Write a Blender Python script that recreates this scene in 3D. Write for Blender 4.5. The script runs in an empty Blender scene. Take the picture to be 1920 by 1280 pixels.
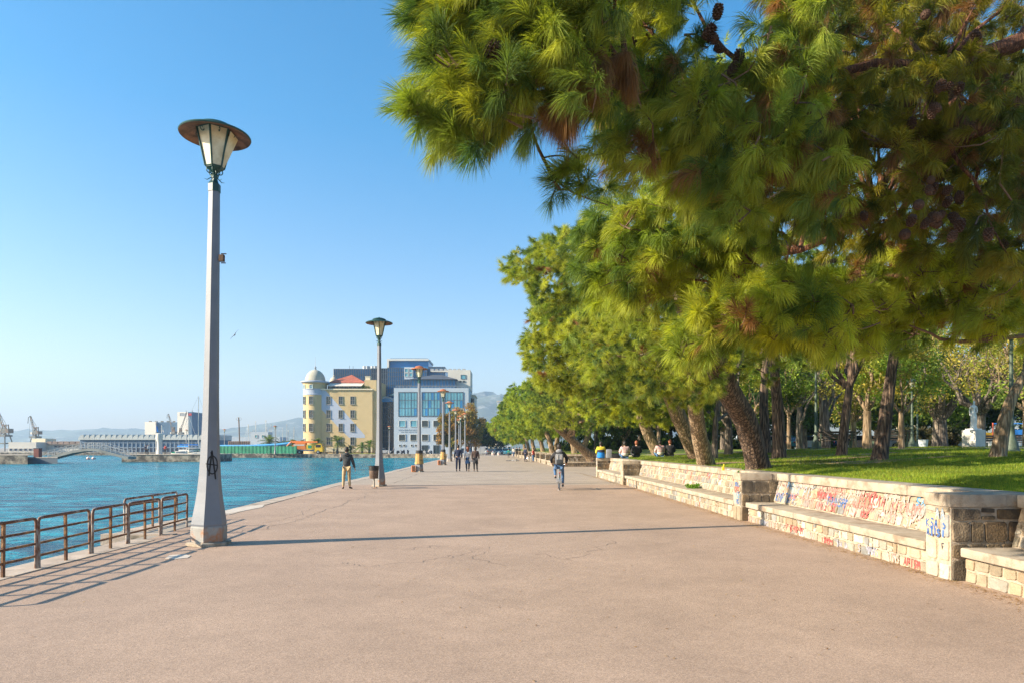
import bpy, bmesh, math, random
import numpy as np
from mathutils import Vector, Matrix, Euler
from mathutils.geometry import tessellate_polygon
S = bpy.context.scene
COL = S.collection
R = math.radians
F = 1280.0          # focal length in photo pixels
CX, HY = 960.0, 838.0
CAMZ = 1.7
HAZE_D = 0.00028

# ---------------------------------------------------------------- camera, world, sun
cd = bpy.data.cameras.new('camera'); cam = bpy.data.objects.new('camera', cd); COL.objects.link(cam)
cam.location = (0, 0, CAMZ); cam.rotation_euler = (R(90), 0, 0)
cd.lens = 24; cd.sensor_width = 36; cd.shift_y = (HY - 640) / 1920.0
cd.clip_start = 0.05; cd.clip_end = 20000
S.camera = cam
w = bpy.data.worlds.new('World'); S.world = w; w.use_nodes = True
nt = w.node_tree; nt.nodes.clear()
sky = nt.nodes.new('ShaderNodeTexSky'); sky.sky_type = 'NISHITA'; sky.sun_disc = False
SUN_EL, SUN_AZ = R(24.5), math.atan2(-0.963, -0.27)   # azimuth measured from +Y towards +X
sky.sun_elevation = SUN_EL; sky.sun_rotation = SUN_AZ
sky.air_density = 1.0; sky.dust_density = 0.9; sky.ozone_density = 2.2
hsv = nt.nodes.new('ShaderNodeHueSaturation'); hsv.inputs['Saturation'].default_value = 1.34
bgn = nt.nodes.new('ShaderNodeBackground'); bgn.inputs['Strength'].default_value = 0.092
out = nt.nodes.new('ShaderNodeOutputWorld')
tintn = nt.nodes.new('ShaderNodeVectorMath'); tintn.operation = 'MULTIPLY'; 
tgc = nt.nodes.new('ShaderNodeTexCoord'); tsx = nt.nodes.new('ShaderNodeSeparateXYZ'); nt.links.new(tgc.outputs['Generated'], tsx.inputs[0])
tcr = nt.nodes.new('ShaderNodeValToRGB'); tcr.color_ramp.elements[0].position = 0.0; tcr.color_ramp.elements[0].color = (1.22, .97, .88, 1); tcr.color_ramp.elements[1].position = .42; tcr.color_ramp.elements[1].color = (.76, .97, 1.0, 1)
nt.links.new(tsx.outputs[2], tcr.inputs[0]); nt.links.new(tcr.outputs[0], tintn.inputs[1])
nt.links.new(sky.outputs[0], tintn.inputs[0]); nt.links.new(tintn.outputs[0], hsv.inputs['Color']); nt.links.new(hsv.outputs[0], bgn.inputs[0]); nt.links.new(bgn.outputs[0], out.inputs[0])
sd = bpy.data.lights.new('sun', 'SUN'); sd.energy = 5.0; sd.angle = R(0.5); sd.color = (1, 0.86, 0.66)
sun = bpy.data.objects.new('sun', sd); COL.objects.link(sun)
tosun = Vector((math.sin(SUN_AZ) * math.cos(SUN_EL), math.cos(SUN_AZ) * math.cos(SUN_EL), math.sin(SUN_EL)))
sun.rotation_euler = tosun.to_track_quat('Z', 'Y').to_euler()
sun.location = (-30, -10, 30)
S.view_settings.view_transform = 'Standard'; S.view_settings.look = 'None'
S.view_settings.exposure = 1.5; S.view_settings.gamma = 1.0
S.render.engine = 'CYCLES'
S.cycles.max_bounces = 6; S.cycles.transparent_max_bounces = 8; S.cycles.volume_bounces = 0
S.cycles.use_denoising = True; S.cycles.denoising_input_passes = 'RGB_ALBEDO_NORMAL'; S.cycles.denoising_prefilter = 'NONE'

# ---------------------------------------------------------------- helpers
def P(px, py, Y): return Vector(((px - CX) / F * Y, Y, CAMZ - (py - HY) / F * Y))
def G(px, py, z=0.0):
    Y = (CAMZ - z) * F / (py - HY); return Vector(((px - CX) / F * Y, Y, z))
def xat(px, Y): return (px - CX) / F * Y
def zat(py, Y): return CAMZ - (py - HY) / F * Y

def tag(o, label=None, cat=None, group=None, kind=None):
    if label: o['label'] = label
    if cat: o['category'] = cat
    if group: o['group'] = group
    if kind: o['kind'] = kind
    return o
def thing(name, label, cat, loc=(0, 0, 0), rz=0, group=None):
    o = bpy.data.objects.new(name, None); COL.objects.link(o)
    o.location = loc; o.rotation_euler = (0, 0, rz); o.empty_display_size = 0.1
    return tag(o, label, cat, group)
def copy_tree(o, parent=None):
    c = o.copy(); COL.objects.link(c); c.parent = parent
    for ch in list(o.children): copy_tree(ch, c)
    return c
def place(o, loc, rz=None, scale=None, label=None, group=None):
    o.location = loc
    if rz is not None: o.rotation_euler = (0, 0, rz)
    if scale is not None: o.scale = (scale,) * 3 if isinstance(scale, (int, float)) else scale
    if label: o['label'] = label
    if group: o['group'] = group
    return o

class MB:
    """collects shapes, then links them as ONE mesh object"""
    def __init__(s): s.v = []; s.f = []; s.m = []; s.c = []; s.mi = 0; s.col = (1, 1, 1)
    def add(s, vs, fs, smooth=None):
        b = len(s.v); s.v += [tuple(v) for v in vs]; s.c += [s.col] * len(vs)
        for f in fs: s.f.append(tuple(i + b for i in f)); s.m.append(s.mi)
        return s
    def box(s, c, d, rz=0, rx=0, ry=0, taper=1.0):
        M = Euler((rx, ry, rz)).to_matrix(); c = Vector(c); vs = []
        for z in (-.5, .5):
            t = taper if z > 0 else 1
            for x, y in ((-.5, -.5), (.5, -.5), (.5, .5), (-.5, .5)):
                vs.append(c + M @ Vector((x * d[0] * t, y * d[1] * t, z * d[2])))
        return s.add(vs, [(3, 2, 1, 0), (4, 5, 6, 7), (0, 1, 5, 4), (1, 2, 6, 5), (2, 3, 7, 6), (3, 0, 4, 7)])
    def bbox(s, a, b):
        a = Vector(a); b = Vector(b)
        return s.box((a + b) / 2, [abs(b[i] - a[i]) for i in range(3)])
    def bevbox(s, c, d, r, rz=0):
        """box with chamfered edges"""
        bm = bmesh.new(); bmesh.ops.create_cube(bm, size=1)
        bmesh.ops.scale(bm, vec=d, verts=bm.verts)
        bmesh.ops.bevel(bm, geom=bm.edges[:], offset=r, segments=2, profile=.6, affect='EDGES')
        M = Matrix.Translation(c) @ Euler((0, 0, rz)).to_matrix().to_4x4()
        bm.verts.index_update(); vs = [M @ v.co for v in bm.verts]; fs = [[v.index for v in f.verts] for f in bm.faces]
        bm.free(); return s.add(vs, fs)
    def prism(s, poly, y0, y1, M=None):
        """poly in (x,z), extruded along y"""
        n = len(poly); vs = [Vector((p[0], y0, p[1])) for p in poly] + [Vector((p[0], y1, p[1])) for p in poly]
        if M: vs = [M @ v for v in vs]
        fs = [tuple(range(n)), tuple(range(2 * n - 1, n - 1, -1))] + [(i, i + n, (i + 1) % n + n, (i + 1) % n) for i in range(n)]
        return s.add(vs, fs)
    def slab(s, poly, z0, z1):
        n = len(poly); vs = [(p[0], p[1], z0) for p in poly] + [(p[0], p[1], z1) for p in poly]
        tr = tessellate_polygon([[Vector((p[0], p[1], 0)) for p in poly]])
        fs = [tuple(i + n for i in t) for t in tr] + [tuple(reversed(t)) for t in tr] + [(i, (i + 1) % n, (i + 1) % n + n, i + n) for i in range(n)]
        return s.add(vs, fs)
    def tube(s, pts, rad, n=8, cap=True, noise=0.0, rng=None):
        pts = [Vector(p) for p in pts]
        if not isinstance(rad, (list, tuple)): rad = [rad] * len(pts)
        prev = None; vs = []; u = None
        for i, p in enumerate(pts):
            d = (pts[min(i + 1, len(pts) - 1)] - pts[max(i - 1, 0)])
            d = d.normalized() if d.length > 1e-9 else Vector((0, 0, 1))
            if u is None:
                u = d.orthogonal().normalized()
            u = (u - d * u.dot(d)); u = u.normalized() if u.length > 1e-6 else d.orthogonal().normalized()
            q = d.cross(u)
            for k in range(n):
                a = 2 * math.pi * k / n; r = rad[i]
                if noise: r *= 1 + noise * ((rng or random).random() - .5)
                vs.append(p + (u * math.cos(a) + q * math.sin(a)) * r)
        fs = []
        for i in range(len(pts) - 1):
            for k in range(n):
                a = i * n + k; b = i * n + (k + 1) % n; fs.append((a, b, b + n, a + n))
        if cap: fs += [tuple(range(n - 1, -1, -1)), tuple(range((len(pts) - 1) * n, len(pts) * n))]
        return s.add(vs, fs)
    def lathe(s, prof, n=24, c=(0, 0, 0), rot=0, cap=True, sx=1, sy=1):
        c = Vector(c); vs = []; fs = []
        for r, z in prof:
            for k in range(n):
                a = rot + 2 * math.pi * k / n; vs.append(c + Vector((r * math.cos(a) * sx, r * math.sin(a) * sy, z)))
        for i in range(len(prof) - 1):
            for k in range(n):
                a = i * n + k; b = i * n + (k + 1) % n; fs.append((a, b, b + n, a + n))
        if cap: fs += [tuple(range(n - 1, -1, -1)), tuple(range((len(prof) - 1) * n, len(prof) * n))]
        return s.add(vs, fs)
    def ball(s, c, r, n=10, m=6):
        if not isinstance(r, (tuple, list)): r = (r, r, r)
        c = Vector(c); vs = []; fs = []
        for i in range(m + 1):
            t = math.pi * i / m
            for k in range(n):
                a = 2 * math.pi * k / n
                vs.append(c + Vector((r[0] * math.sin(t) * math.cos(a), r[1] * math.sin(t) * math.sin(a), -r[2] * math.cos(t))))
        for i in range(m):
            for k in range(n):
                a = i * n + k; b = i * n + (k + 1) % n; fs.append((a, b, b + n, a + n))
        return s.add(vs, fs)
    def quad(s, *p): return s.add(p, [tuple(range(len(p)))])
    def build(s, name, mats, parent=None, smooth=False, loc=None):
        me = bpy.data.meshes.new(name)
        me.from_pydata(s.v, [], s.f)
        mats = mats if isinstance(mats, (list, tuple)) else [mats]
        for m in mats: me.materials.append(m)
        if len(mats) > 1: me.polygons.foreach_set('material_index', s.m)
        ca = me.color_attributes.new('Col', 'FLOAT_COLOR', 'POINT')
        arr = np.ones((len(s.v), 4), dtype=np.float32); arr[:, :3] = np.array(s.c, dtype=np.float32).reshape(-1, 3)
        ca.data.foreach_set('color', arr.ravel())
        if smooth:
            me.polygons.foreach_set('use_smooth', [True] * len(me.polygons))
            try: me.set_sharp_from_angle(angle=R(38))
            except Exception: pass
        me.update()
        o = bpy.data.objects.new(name, me); COL.objects.link(o)
        if parent: o.parent = parent
        if loc: o.location = loc
        return o

# ---------------------------------------------------------------- materials
def mat(name, color=(.5, .5, .5), rough=.7, metal=0, var=0.0, vscale=3.0, bump=0.0, bscale=20.0, dirt=None, dscale=2.0, damt=.4, attr=False, spec=.5, stretch=(1, 1, 1), coord='Object'):
    m = bpy.data.materials.new(name); m.use_nodes = True; t = m.node_tree; N = t.nodes; L = t.links
    b = N['Principled BSDF']; b.inputs['Roughness'].default_value = rough; b.inputs['Metallic'].default_value = metal
    b.inputs['Specular IOR Level'].default_value = spec
    tc = N.new('ShaderNodeTexCoord'); mp = N.new('ShaderNodeMapping'); mp.inputs['Scale'].default_value = stretch
    L.new(tc.outputs[coord], mp.inputs[0])
    if attr:
        a = N.new('ShaderNodeAttribute'); a.attribute_name = 'Col'; src = a.outputs['Color']
        if color != (.5, .5, .5):
            mm = N.new('ShaderNodeMix'); mm.data_type = 'RGBA'; mm.blend_type = 'MULTIPLY'; mm.inputs[0].default_value = 1
            L.new(src, mm.inputs[6]); mm.inputs[7].default_value = (*color, 1); src = mm.outputs[2]
    else:
        rgb = N.new('ShaderNodeRGB'); rgb.outputs[0].default_value = (*color, 1); src = rgb.outputs[0]
    if var:
        n = N.new('ShaderNodeTexNoise'); n.inputs['Scale'].default_value = vscale; n.inputs['Detail'].default_value = 5
        L.new(mp.outputs[0], n.inputs['Vector'])
        mr = N.new('ShaderNodeMapRange'); mr.inputs[1].default_value = .3; mr.inputs[2].default_value = .7
        mr.inputs[3].default_value = 1 - var; mr.inputs[4].default_value = 1 + var
        L.new(n.outputs[0], mr.inputs[0])
        mu = N.new('ShaderNodeVectorMath'); mu.operation = 'SCALE'
        L.new(src, mu.inputs[0]); L.new(mr.outputs[0], mu.inputs['Scale']); src = mu.outputs[0]
    if dirt:
        n = N.new('ShaderNodeTexNoise'); n.inputs['Scale'].default_value = dscale; n.inputs['Detail'].default_value = 8; n.inputs['Roughness'].default_value = .65
        L.new(mp.outputs[0], n.inputs['Vector'])
        cr = N.new('ShaderNodeValToRGB'); cr.color_ramp.elements[0].position = 1 - damt - .08; cr.color_ramp.elements[1].position = 1 - damt + .08
        L.new(n.outputs[0], cr.inputs[0])
        mx = N.new('ShaderNodeMix'); mx.data_type = 'RGBA'; L.new(cr.outputs[0], mx.inputs[0]); L.new(src, mx.inputs[6]); mx.inputs[7].default_value = (*dirt, 1)
        src = mx.outputs[2]
    L.new(src, b.inputs['Base Color'])
    if bump:
        n = N.new('ShaderNodeTexNoise'); n.inputs['Scale'].default_value = bscale; n.inputs['Detail'].default_value = 6
        L.new(mp.outputs[0], n.inputs['Vector'])
        bp = N.new('ShaderNodeBump'); bp.inputs['Strength'].default_value = bump; bp.inputs['Distance'].default_value = .02
        L.new(n.outputs[0], bp.inputs['Height']); L.new(bp.outputs[0], b.inputs['Normal'])
    return m

def leaf_mat(name, trans=.35, rough=.55, tint=(1.25, 1.2, .5)):
    m = bpy.data.materials.new(name); m.use_nodes = True; t = m.node_tree; N = t.nodes; L = t.links
    b = N['Principled BSDF']; b.inputs['Roughness'].default_value = rough; b.inputs['Specular IOR Level'].default_value = .3
    a = N.new('ShaderNodeAttribute'); a.attribute_name = 'Col'; L.new(a.outputs['Color'], b.inputs['Base Color'])
    tr = N.new('ShaderNodeBsdfTranslucent'); mm = N.new('ShaderNodeMix'); mm.data_type = 'RGBA'; mm.blend_type = 'MULTIPLY'; mm.inputs[0].default_value = 1
    L.new(a.outputs['Color'], mm.inputs[6]); mm.inputs[7].default_value = (*tint, 1); L.new(mm.outputs[2], tr.inputs[0])
    mx = N.new('ShaderNodeMixShader'); mx.inputs[0].default_value = trans
    L.new(b.outputs[0], mx.inputs[1]); L.new(tr.outputs[0], mx.inputs[2]); L.new(mx.outputs[0], N['Material Output'].inputs[0])
    return m

def glass_mat(name, color, rough=.08, var=0.35, vs=.5):
    m = mat(name, color, rough, var=var, vscale=vs, spec=.6)
    return m

M = {}
M['needle'] = leaf_mat('needle', .46)
M['leaf'] = leaf_mat('leaf', .4)
M['grassb'] = leaf_mat('grass_blade', .35, tint=(1.2, 1.2, .5))
def bark_mat(name, c1, c2, sc=9):
    m = bpy.data.materials.new(name); m.use_nodes = True; N = m.node_tree.nodes; L = m.node_tree.links; b = N['Principled BSDF']
    b.inputs['Roughness'].default_value = .9
    tc = N.new('ShaderNodeTexCoord'); mp = N.new('ShaderNodeMapping'); mp.inputs['Scale'].default_value = (1, 1, .085); L.new(tc.outputs['Object'], mp.inputs[0])
    v = N.new('ShaderNodeTexVoronoi'); v.feature = 'DISTANCE_TO_EDGE'; v.inputs['Scale'].default_value = sc
    n = N.new('ShaderNodeTexNoise'); n.inputs['Scale'].default_value = sc * 1.5; n.inputs['Detail'].default_value = 8
    wv = N.new('ShaderNodeMix'); wv.data_type = 'RGBA'; wv.inputs[0].default_value = .1; L.new(mp.outputs[0], wv.inputs[6]); L.new(n.outputs['Color'], wv.inputs[7])
    L.new(mp.outputs[0], n.inputs['Vector']); L.new(wv.outputs[2], v.inputs['Vector'])
    cr = N.new('ShaderNodeValToRGB'); cr.color_ramp.elements[0].color = (*c1, 1); cr.color_ramp.elements[1].color = (*c2, 1)
    cr.color_ramp.elements[0].position = .02; cr.color_ramp.elements[1].position = .28
    L.new(v.outputs['Distance'], cr.inputs[0])
    mm = N.new('ShaderNodeMix'); mm.data_type = 'RGBA'; mm.blend_type = 'OVERLAY'; mm.inputs[0].default_value = .7
    L.new(cr.outputs[0], mm.inputs[6]); L.new(n.outputs[0], mm.inputs[7]); L.new(mm.outputs[2], b.inputs['Base Color'])
    bp = N.new('ShaderNodeBump'); bp.inputs['Strength'].default_value = 1; bp.inputs['Distance'].default_value = .05
    ad = N.new('ShaderNodeMath'); ad.inputs[1].default_value = .6; ad.operation = 'MINIMUM'; L.new(v.outputs['Distance'], ad.inputs[0])
    a2 = N.new('ShaderNodeMath'); a2.operation = 'MULTIPLY_ADD'; a2.inputs[1].default_value = .25; L.new(n.outputs[0], a2.inputs[0]); L.new(ad.outputs[0], a2.inputs[2])
    L.new(a2.outputs[0], bp.inputs['Height']); L.new(bp.outputs[0], b.inputs['Normal'])
    return m
M['bark'] = bark_mat('pine_bark', (.035, .022, .016), (.23, .155, .105), 13)
M['bark_grey'] = bark_mat('grey_bark', (.07, .055, .045), (.27, .22, .17), 11)
M['bark_tan'] = bark_mat('tan_bark', (.13, .09, .05), (.40, .29, .18), 11)
M['bark_red'] = bark_mat('red_bark', (.09, .035, .02), (.28, .12, .06), 22)
M['twig'] = mat('twig', (.13, .08, .05), .9, var=.4)
M['cone'] = mat('cone', (.07, .035, .02), .8, var=.4, bump=.4, bscale=60)

# pink asphalt near, greyer further off (a real change of surfacing at about 31 m)
def asphalt():
    m = bpy.data.materials.new('asphalt'); m.use_nodes = True; N = m.node_tree.nodes; L = m.node_tree.links; b = N['Principled BSDF']
    b.inputs['Roughness'].default_value = .85; b.inputs['Specular IOR Level'].default_value = .35
    tc = N.new('ShaderNodeTexCoord')
    def noise(s, d=4, r=.5):
        n = N.new('ShaderNodeTexNoise'); n.inputs['Scale'].default_value = s; n.inputs['Detail'].default_value = d; n.inputs['Roughness'].default_value = r
        L.new(tc.outputs['Object'], n.inputs['Vector']); return n
    big = noise(.55, 8, .68); fine = noise(190, 3, .7); mid = noise(4, 6, .7)
    sx = N.new('ShaderNodeSeparateXYZ'); L.new(tc.outputs['Object'], sx.inputs[0])
    wob = N.new('ShaderNodeMath'); wob.operation = 'MULTIPLY_ADD'; wob.inputs[1].default_value = 1.2; L.new(mid.outputs[0], wob.inputs[0]); L.new(sx.outputs[1], wob.inputs[2])
    st = N.new('ShaderNodeMapRange'); st.inputs[1].default_value = 31.4; st.inputs[2].default_value = 32.2; L.new(wob.outputs[0], st.inputs[0])
    mx = N.new('ShaderNodeMix'); mx.data_type = 'RGBA'; L.new(st.outputs[0], mx.inputs[0])
    mx.inputs[6].default_value = (.375, .264, .195, 1); mx.inputs[7].default_value = (.37, .295, .23, 1)
    mr = N.new('ShaderNodeMapRange'); mr.inputs[1].default_value = .3; mr.inputs[2].default_value = .7; mr.inputs[3].default_value = .84; mr.inputs[4].default_value = 1.13; L.new(big.outputs[0], mr.inputs[0])
    m1 = N.new('ShaderNodeVectorMath'); m1.operation = 'SCALE'; L.new(mx.outputs[2], m1.inputs[0]); L.new(mr.outputs[0], m1.inputs['Scale'])
    # light and dark aggregate grains
    vor = N.new('ShaderNodeTexVoronoi'); vor.inputs['Scale'].default_value = 95; L.new(tc.outputs['Object'], vor.inputs['Vector'])
    g = N.new('ShaderNodeMapRange'); g.inputs[1].default_value = 0; g.inputs[2].default_value = 1; g.inputs[3].default_value = .80; g.inputs[4].default_value = 1.20
    sp = N.new('ShaderNodeSeparateColor'); L.new(vor.outputs['Color'], sp.inputs[0]); L.new(sp.outputs[0], g.inputs[0])
    m2 = N.new('ShaderNodeVectorMath'); m2.operation = 'SCALE'; L.new(m1.outputs[0], m2.inputs[0]); L.new(g.outputs[0], m2.inputs['Scale'])
    mr3 = N.new('ShaderNodeMapRange'); mr3.inputs[1].default_value = .3; mr3.inputs[2].default_value = .7; mr3.inputs[3].default_value = .93; mr3.inputs[4].default_value = 1.06; L.new(mid.outputs[0], mr3.inputs[0])
    m3 = N.new('ShaderNodeVectorMath'); m3.operation = 'SCALE'; L.new(m2.outputs[0], m3.inputs[0]); L.new(mr3.outputs[0], m3.inputs['Scale'])
    L.new(m3.outputs[0], b.inputs['Base Color'])
    bp = N.new('ShaderNodeBump'); bp.inputs['Strength'].default_value = .55; bp.inputs['Distance'].default_value = .006
    L.new(fine.outputs[0], bp.inputs['Height']); L.new(bp.outputs[0], b.inputs['Normal'])
    return m
M['asphalt'] = asphalt()

def water():
    m = bpy.data.materials.new('sea_water'); m.use_nodes = True; N = m.node_tree.nodes; L = m.node_tree.links; b = N['Principled BSDF']
    b.inputs['Roughness'].default_value = .22; b.inputs['Specular IOR Level'].default_value = .16; b.inputs['IOR'].default_value = 1.33
    tc = N.new('ShaderNodeTexCoord'); hs = []
    for sc, stx, de in ((1.1, .4, 6), (4.5, .5, 4), (.05, .6, 3)):
        mp = N.new('ShaderNodeMapping'); mp.inputs['Scale'].default_value = (stx, 1, 1); mp.inputs['Rotation'].default_value = (0, 0, .15)
        L.new(tc.outputs['Object'], mp.inputs[0])
        n = N.new('ShaderNodeTexNoise'); n.inputs['Scale'].default_value = sc; n.inputs['Detail'].default_value = de; n.inputs['Roughness'].default_value = .6; n.inputs['Distortion'].default_value = .6
        L.new(mp.outputs[0], n.inputs['Vector']); hs.append(n)
    cr = N.new('ShaderNodeValToRGB'); cr.color_ramp.elements[0].position = .42; cr.color_ramp.elements[1].position = .62
    cr.color_ramp.elements[0].color = (.001, .055, .105, 1); cr.color_ramp.elements[1].color = (.006, .30, .38, 1)
    mxh = N.new('ShaderNodeMath'); mxh.operation = 'MULTIPLY_ADD'; mxh.inputs[1].default_value = .28; L.new(hs[2].outputs[0], mxh.inputs[0])
    h5 = N.new('ShaderNodeMath'); h5.operation = 'MULTIPLY'; h5.inputs[1].default_value = .75; L.new(hs[0].outputs[0], h5.inputs[0]); L.new(h5.outputs[0], mxh.inputs[2])
    L.new(mxh.outputs[0], cr.inputs[0]); L.new(cr.outputs[0], b.inputs['Base Color'])
    ad = N.new('ShaderNodeMath'); ad.operation = 'MULTIPLY_ADD'; ad.inputs[1].default_value = .3; L.new(hs[1].outputs[0], ad.inputs[0]); L.new(hs[0].outputs[0], ad.inputs[2])
    bp = N.new('ShaderNodeBump'); bp.inputs['Strength'].default_value = 1; bp.inputs['Distance'].default_value = .55
    L.new(ad.outputs[0], bp.inputs['Height']); L.new(bp.outputs[0], b.inputs['Normal'])
    return m
M['water'] = water()
M['ground'] = mat('ground', (.30, .26, .21), .9, var=.2, vscale=.3, bump=.3)
M['coping'] = mat('quay_coping', (.42, .34, .27), .85, var=.22, vscale=2.5, bump=.4, bscale=30, dirt=(.22, .17, .13), damt=.38)
M['quaywall'] = mat('quay_wall', (.30, .25, .19), .9, var=.4, vscale=1.2, bump=.6, bscale=6, dirt=(.07, .06, .05), dscale=.8, damt=.5)
M['crack'] = mat('crack', (.21, .16, .13), .95)
M['conc'] = mat('cap_concrete', (.38, .32, .245), .88, var=.2, vscale=3, bump=.55, bscale=45, dirt=(.24, .18, .125), dscale=3.2, damt=.44)
M['mortar'] = mat('mortar', (.40, .33, .25), .95, var=.25, vscale=9, bump=.6, bscale=60, dirt=(.2, .16, .12), dscale=5, damt=.4)
M['stone'] = mat('wall_stone', (.5, .5, .5), .85, attr=True, var=.18, vscale=9, bump=.7, bscale=38, dirt=(.30, .23, .16), dscale=7, damt=.36)
M['stone_shade'] = mat('shaded_stone', (.56, .48, .39), .92, attr=True, var=.35, vscale=8, bump=1.0, bscale=40, dirt=(.05, .04, .03), dscale=2.6, damt=.5)  # wall stone copy with the shade of the side faces put into its colour
M['paint'] = mat('graffiti_paint', (.5, .5, .5), .6, attr=True, var=.25, vscale=20)
# ---------------------------------------------------------------- foliage (one mesh per crown)
def mesh_np(name, V, Fq, Cc, m, parent=None, extra=None):
    """V (n,3) verts, Fq list of int arrays (k,3) or (k,4), Cc (n,3) colours"""
    me = bpy.data.meshes.new(name)
    tot = sum(f.size for f in Fq); nf = sum(len(f) for f in Fq)
    me.vertices.add(len(V)); me.vertices.foreach_set('co', V.astype(np.float32).ravel())
    me.loops.add(tot); me.polygons.add(nf)
    me.loops.foreach_set('vertex_index', np.concatenate([f.ravel() for f in Fq]).astype(np.int32))
    st = []; p = 0
    for f in Fq:
        st.append(p + np.arange(len(f)) * f.shape[1]); p += f.size
    me.polygons.foreach_set('loop_start', np.concatenate(st).astype(np.int32))
    me.update(calc_edges=True)
    me.materials.append(m)
    ca = me.color_attributes.new('Col', 'FLOAT_COLOR', 'POINT')
    arr = np.ones((len(V), 4), dtype=np.float32); arr[:, :3] = Cc; ca.data.foreach_set('color', arr.ravel())
    o = bpy.data.objects.new(name, me); COL.objects.link(o)
    if parent: o.parent = parent
    return o
def nrm(a): return a / np.maximum(np.linalg.norm(a, axis=-1, keepdims=True), 1e-9)

def needle_mesh(rs, pos, dr, slen, nlen, K, wid, col, droop=.25, two=True):
    n = len(pos); t = rs.random((n, K)) ** .8
    base = pos[:, None] + dr[:, None] * (slen[:, None, None] * t[..., None])
    r = rs.normal(size=(n, K, 3)); d = dr[:, None]
    perp = nrm(r - d * (r * d).sum(-1, keepdims=True))
    ang = np.radians(52 - 32 * t + rs.normal(size=(n, K)) * 9)[..., None]
    nd = d * np.cos(ang) + perp * np.sin(ang); nd[..., 2] -= droop * .5; nd = nrm(nd)
    L = (nlen[:, None] * (.75 + .4 * rs.random((n, K))))[..., None]
    wv = nrm(np.cross(nd, rs.normal(size=(n, K, 3)))) * (wid / 2)
    mid = base + nd * L * .55; tip = base + nd * L; tip[..., 2] -= droop * L[..., 0] * .45
    c = col[:, None, :] * (.8 + .4 * rs.random((n, K, 1)))
    N = n * K; i = np.arange(N)
    if two:
        V = np.stack([base - wv * .7, base + wv * .7, mid + wv, mid - wv, tip], 2).reshape(-1, 3)
        C = np.repeat(c.reshape(N, 1, 3), 5, 1).reshape(-1, 3)
        q = np.stack([i * 5, i * 5 + 1, i * 5 + 2, i * 5 + 3], 1); tr = np.stack([i * 5 + 3, i * 5 + 2, i * 5 + 4], 1)
        return V, [q, tr], C
    V = np.stack([base - wv, base + wv, tip], 2).reshape(-1, 3); C = np.repeat(c.reshape(N, 1, 3), 3, 1).reshape(-1, 3)
    return V, [np.stack([i * 3, i * 3 + 1, i * 3 + 2], 1)], C

def in_poly(pts, poly):
    x, y = pts[:, 0], pts[:, 1]; ins = np.zeros(len(pts), bool); j = len(poly) - 1
    for i in range(len(poly)):
        xi, yi = poly[i]; xj, yj = poly[j]
        c = ((yi > y) != (yj > y)) & (x < (xj - xi) * (y - yi) / (yj - yi + 1e-12) + xi); ins ^= c; j = i
    return ins
def sample_px(rs, poly, n, d0, d1, power=1.0, holes=()):
    """points through the crown's volume; the outline is given as seen along the view, the depth is real"""
    poly = np.array(poly, float); lo, hi = poly.min(0), poly.max(0); out = []
    while sum(len(o) for o in out) < n:
        q = lo + rs.random((n * 3, 2)) * (hi - lo); k = in_poly(q, poly)
        for h in holes: k &= ~in_poly(q, np.array(h, float))
        out.append(q[k])
    q = np.concatenate(out)[:n]; Y = d0 + (d1 - d0) * rs.random(n) ** power
    return np.stack([(q[:, 0] - CX) / F * Y, Y, CAMZ - (q[:, 1] - HY) / F * Y], 1)

GREENS = np.array([[.30, .355, .05], [.20, .27, .05], [.39, .42, .07], [.13, .20, .05], [.35, .38, .045]])
BROWN = np.array([.27, .145, .06])
def pine_crown(rs, parent, centers, crad, nshoot, K, nlen, wid, slen=.16, brown=.03, two=True, droop=.3, tint=(1, 1, 1), hang=.0, core=None, name='crown'):
    n = len(centers); g = GREENS[rs.integers(0, len(GREENS), n)] * np.array(tint)
    g = g * (.8 + .4 * rs.random((n, 1)))
    br = rs.random(n) < brown
    # each clump: shoots radiate from a twig end, mostly outwards and slightly up or drooping
    ctr = centers.mean(0) if core is None else np.array(core, float)
    outw = centers - ctr; outw = nrm(outw * np.array([1, 1, .9]))
    pos = []; dr = []; col = []; sl = []; nl = []
    for s in range(nshoot):
        d = nrm(outw * .75 + nrm(rs.normal(size=(n, 3))) * .95 + np.array([-.18, -.12, -hang]))
        off = nrm(rs.normal(size=(n, 3))) * (crad * rs.random((n, 1)) ** .5)
        pos.append(centers + off); dr.append(d)
        c = g * (.85 + .3 * rs.random((n, 1)))
        dead = (rs.random(n) < brown * .6) | br
        c = np.where(dead[:, None], BROWN * (.7 + .6 * rs.random((n, 1))), c)
        col.append(c); sl.append(slen * (.6 + .8 * rs.random(n))); nl.append(nlen * (.8 + .4 * rs.random(n)))
    pos = np.concatenate(pos); dr = np.concatenate(dr); col = np.concatenate(col); sl = np.concatenate(sl); nl = np.concatenate(nl)
    V, Fs, C = needle_mesh(rs, pos, dr, sl, nl, K, wid, col, droop, two)
    o = mesh_np(name, V, Fs, C, M['needle'], parent)
    return o, pos, dr, sl
def twigs(rs, mb, pos, dr, sl, centers, n, r=.006, reach=.5):
    idx = rs.choice(len(pos), min(n, len(pos)), replace=False)
    nc = len(centers)
    for i in idx:
        c = centers[i % nc]; p = pos[i]; e = p + dr[i] * sl[i]
        b = c + (c - p) * reach
        mb.tube([b, (b + p) / 2 + rs.normal(size=3) * .03, p, e], [r * 1.6, r * 1.3, r, r * .5], 4, cap=False)

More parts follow.
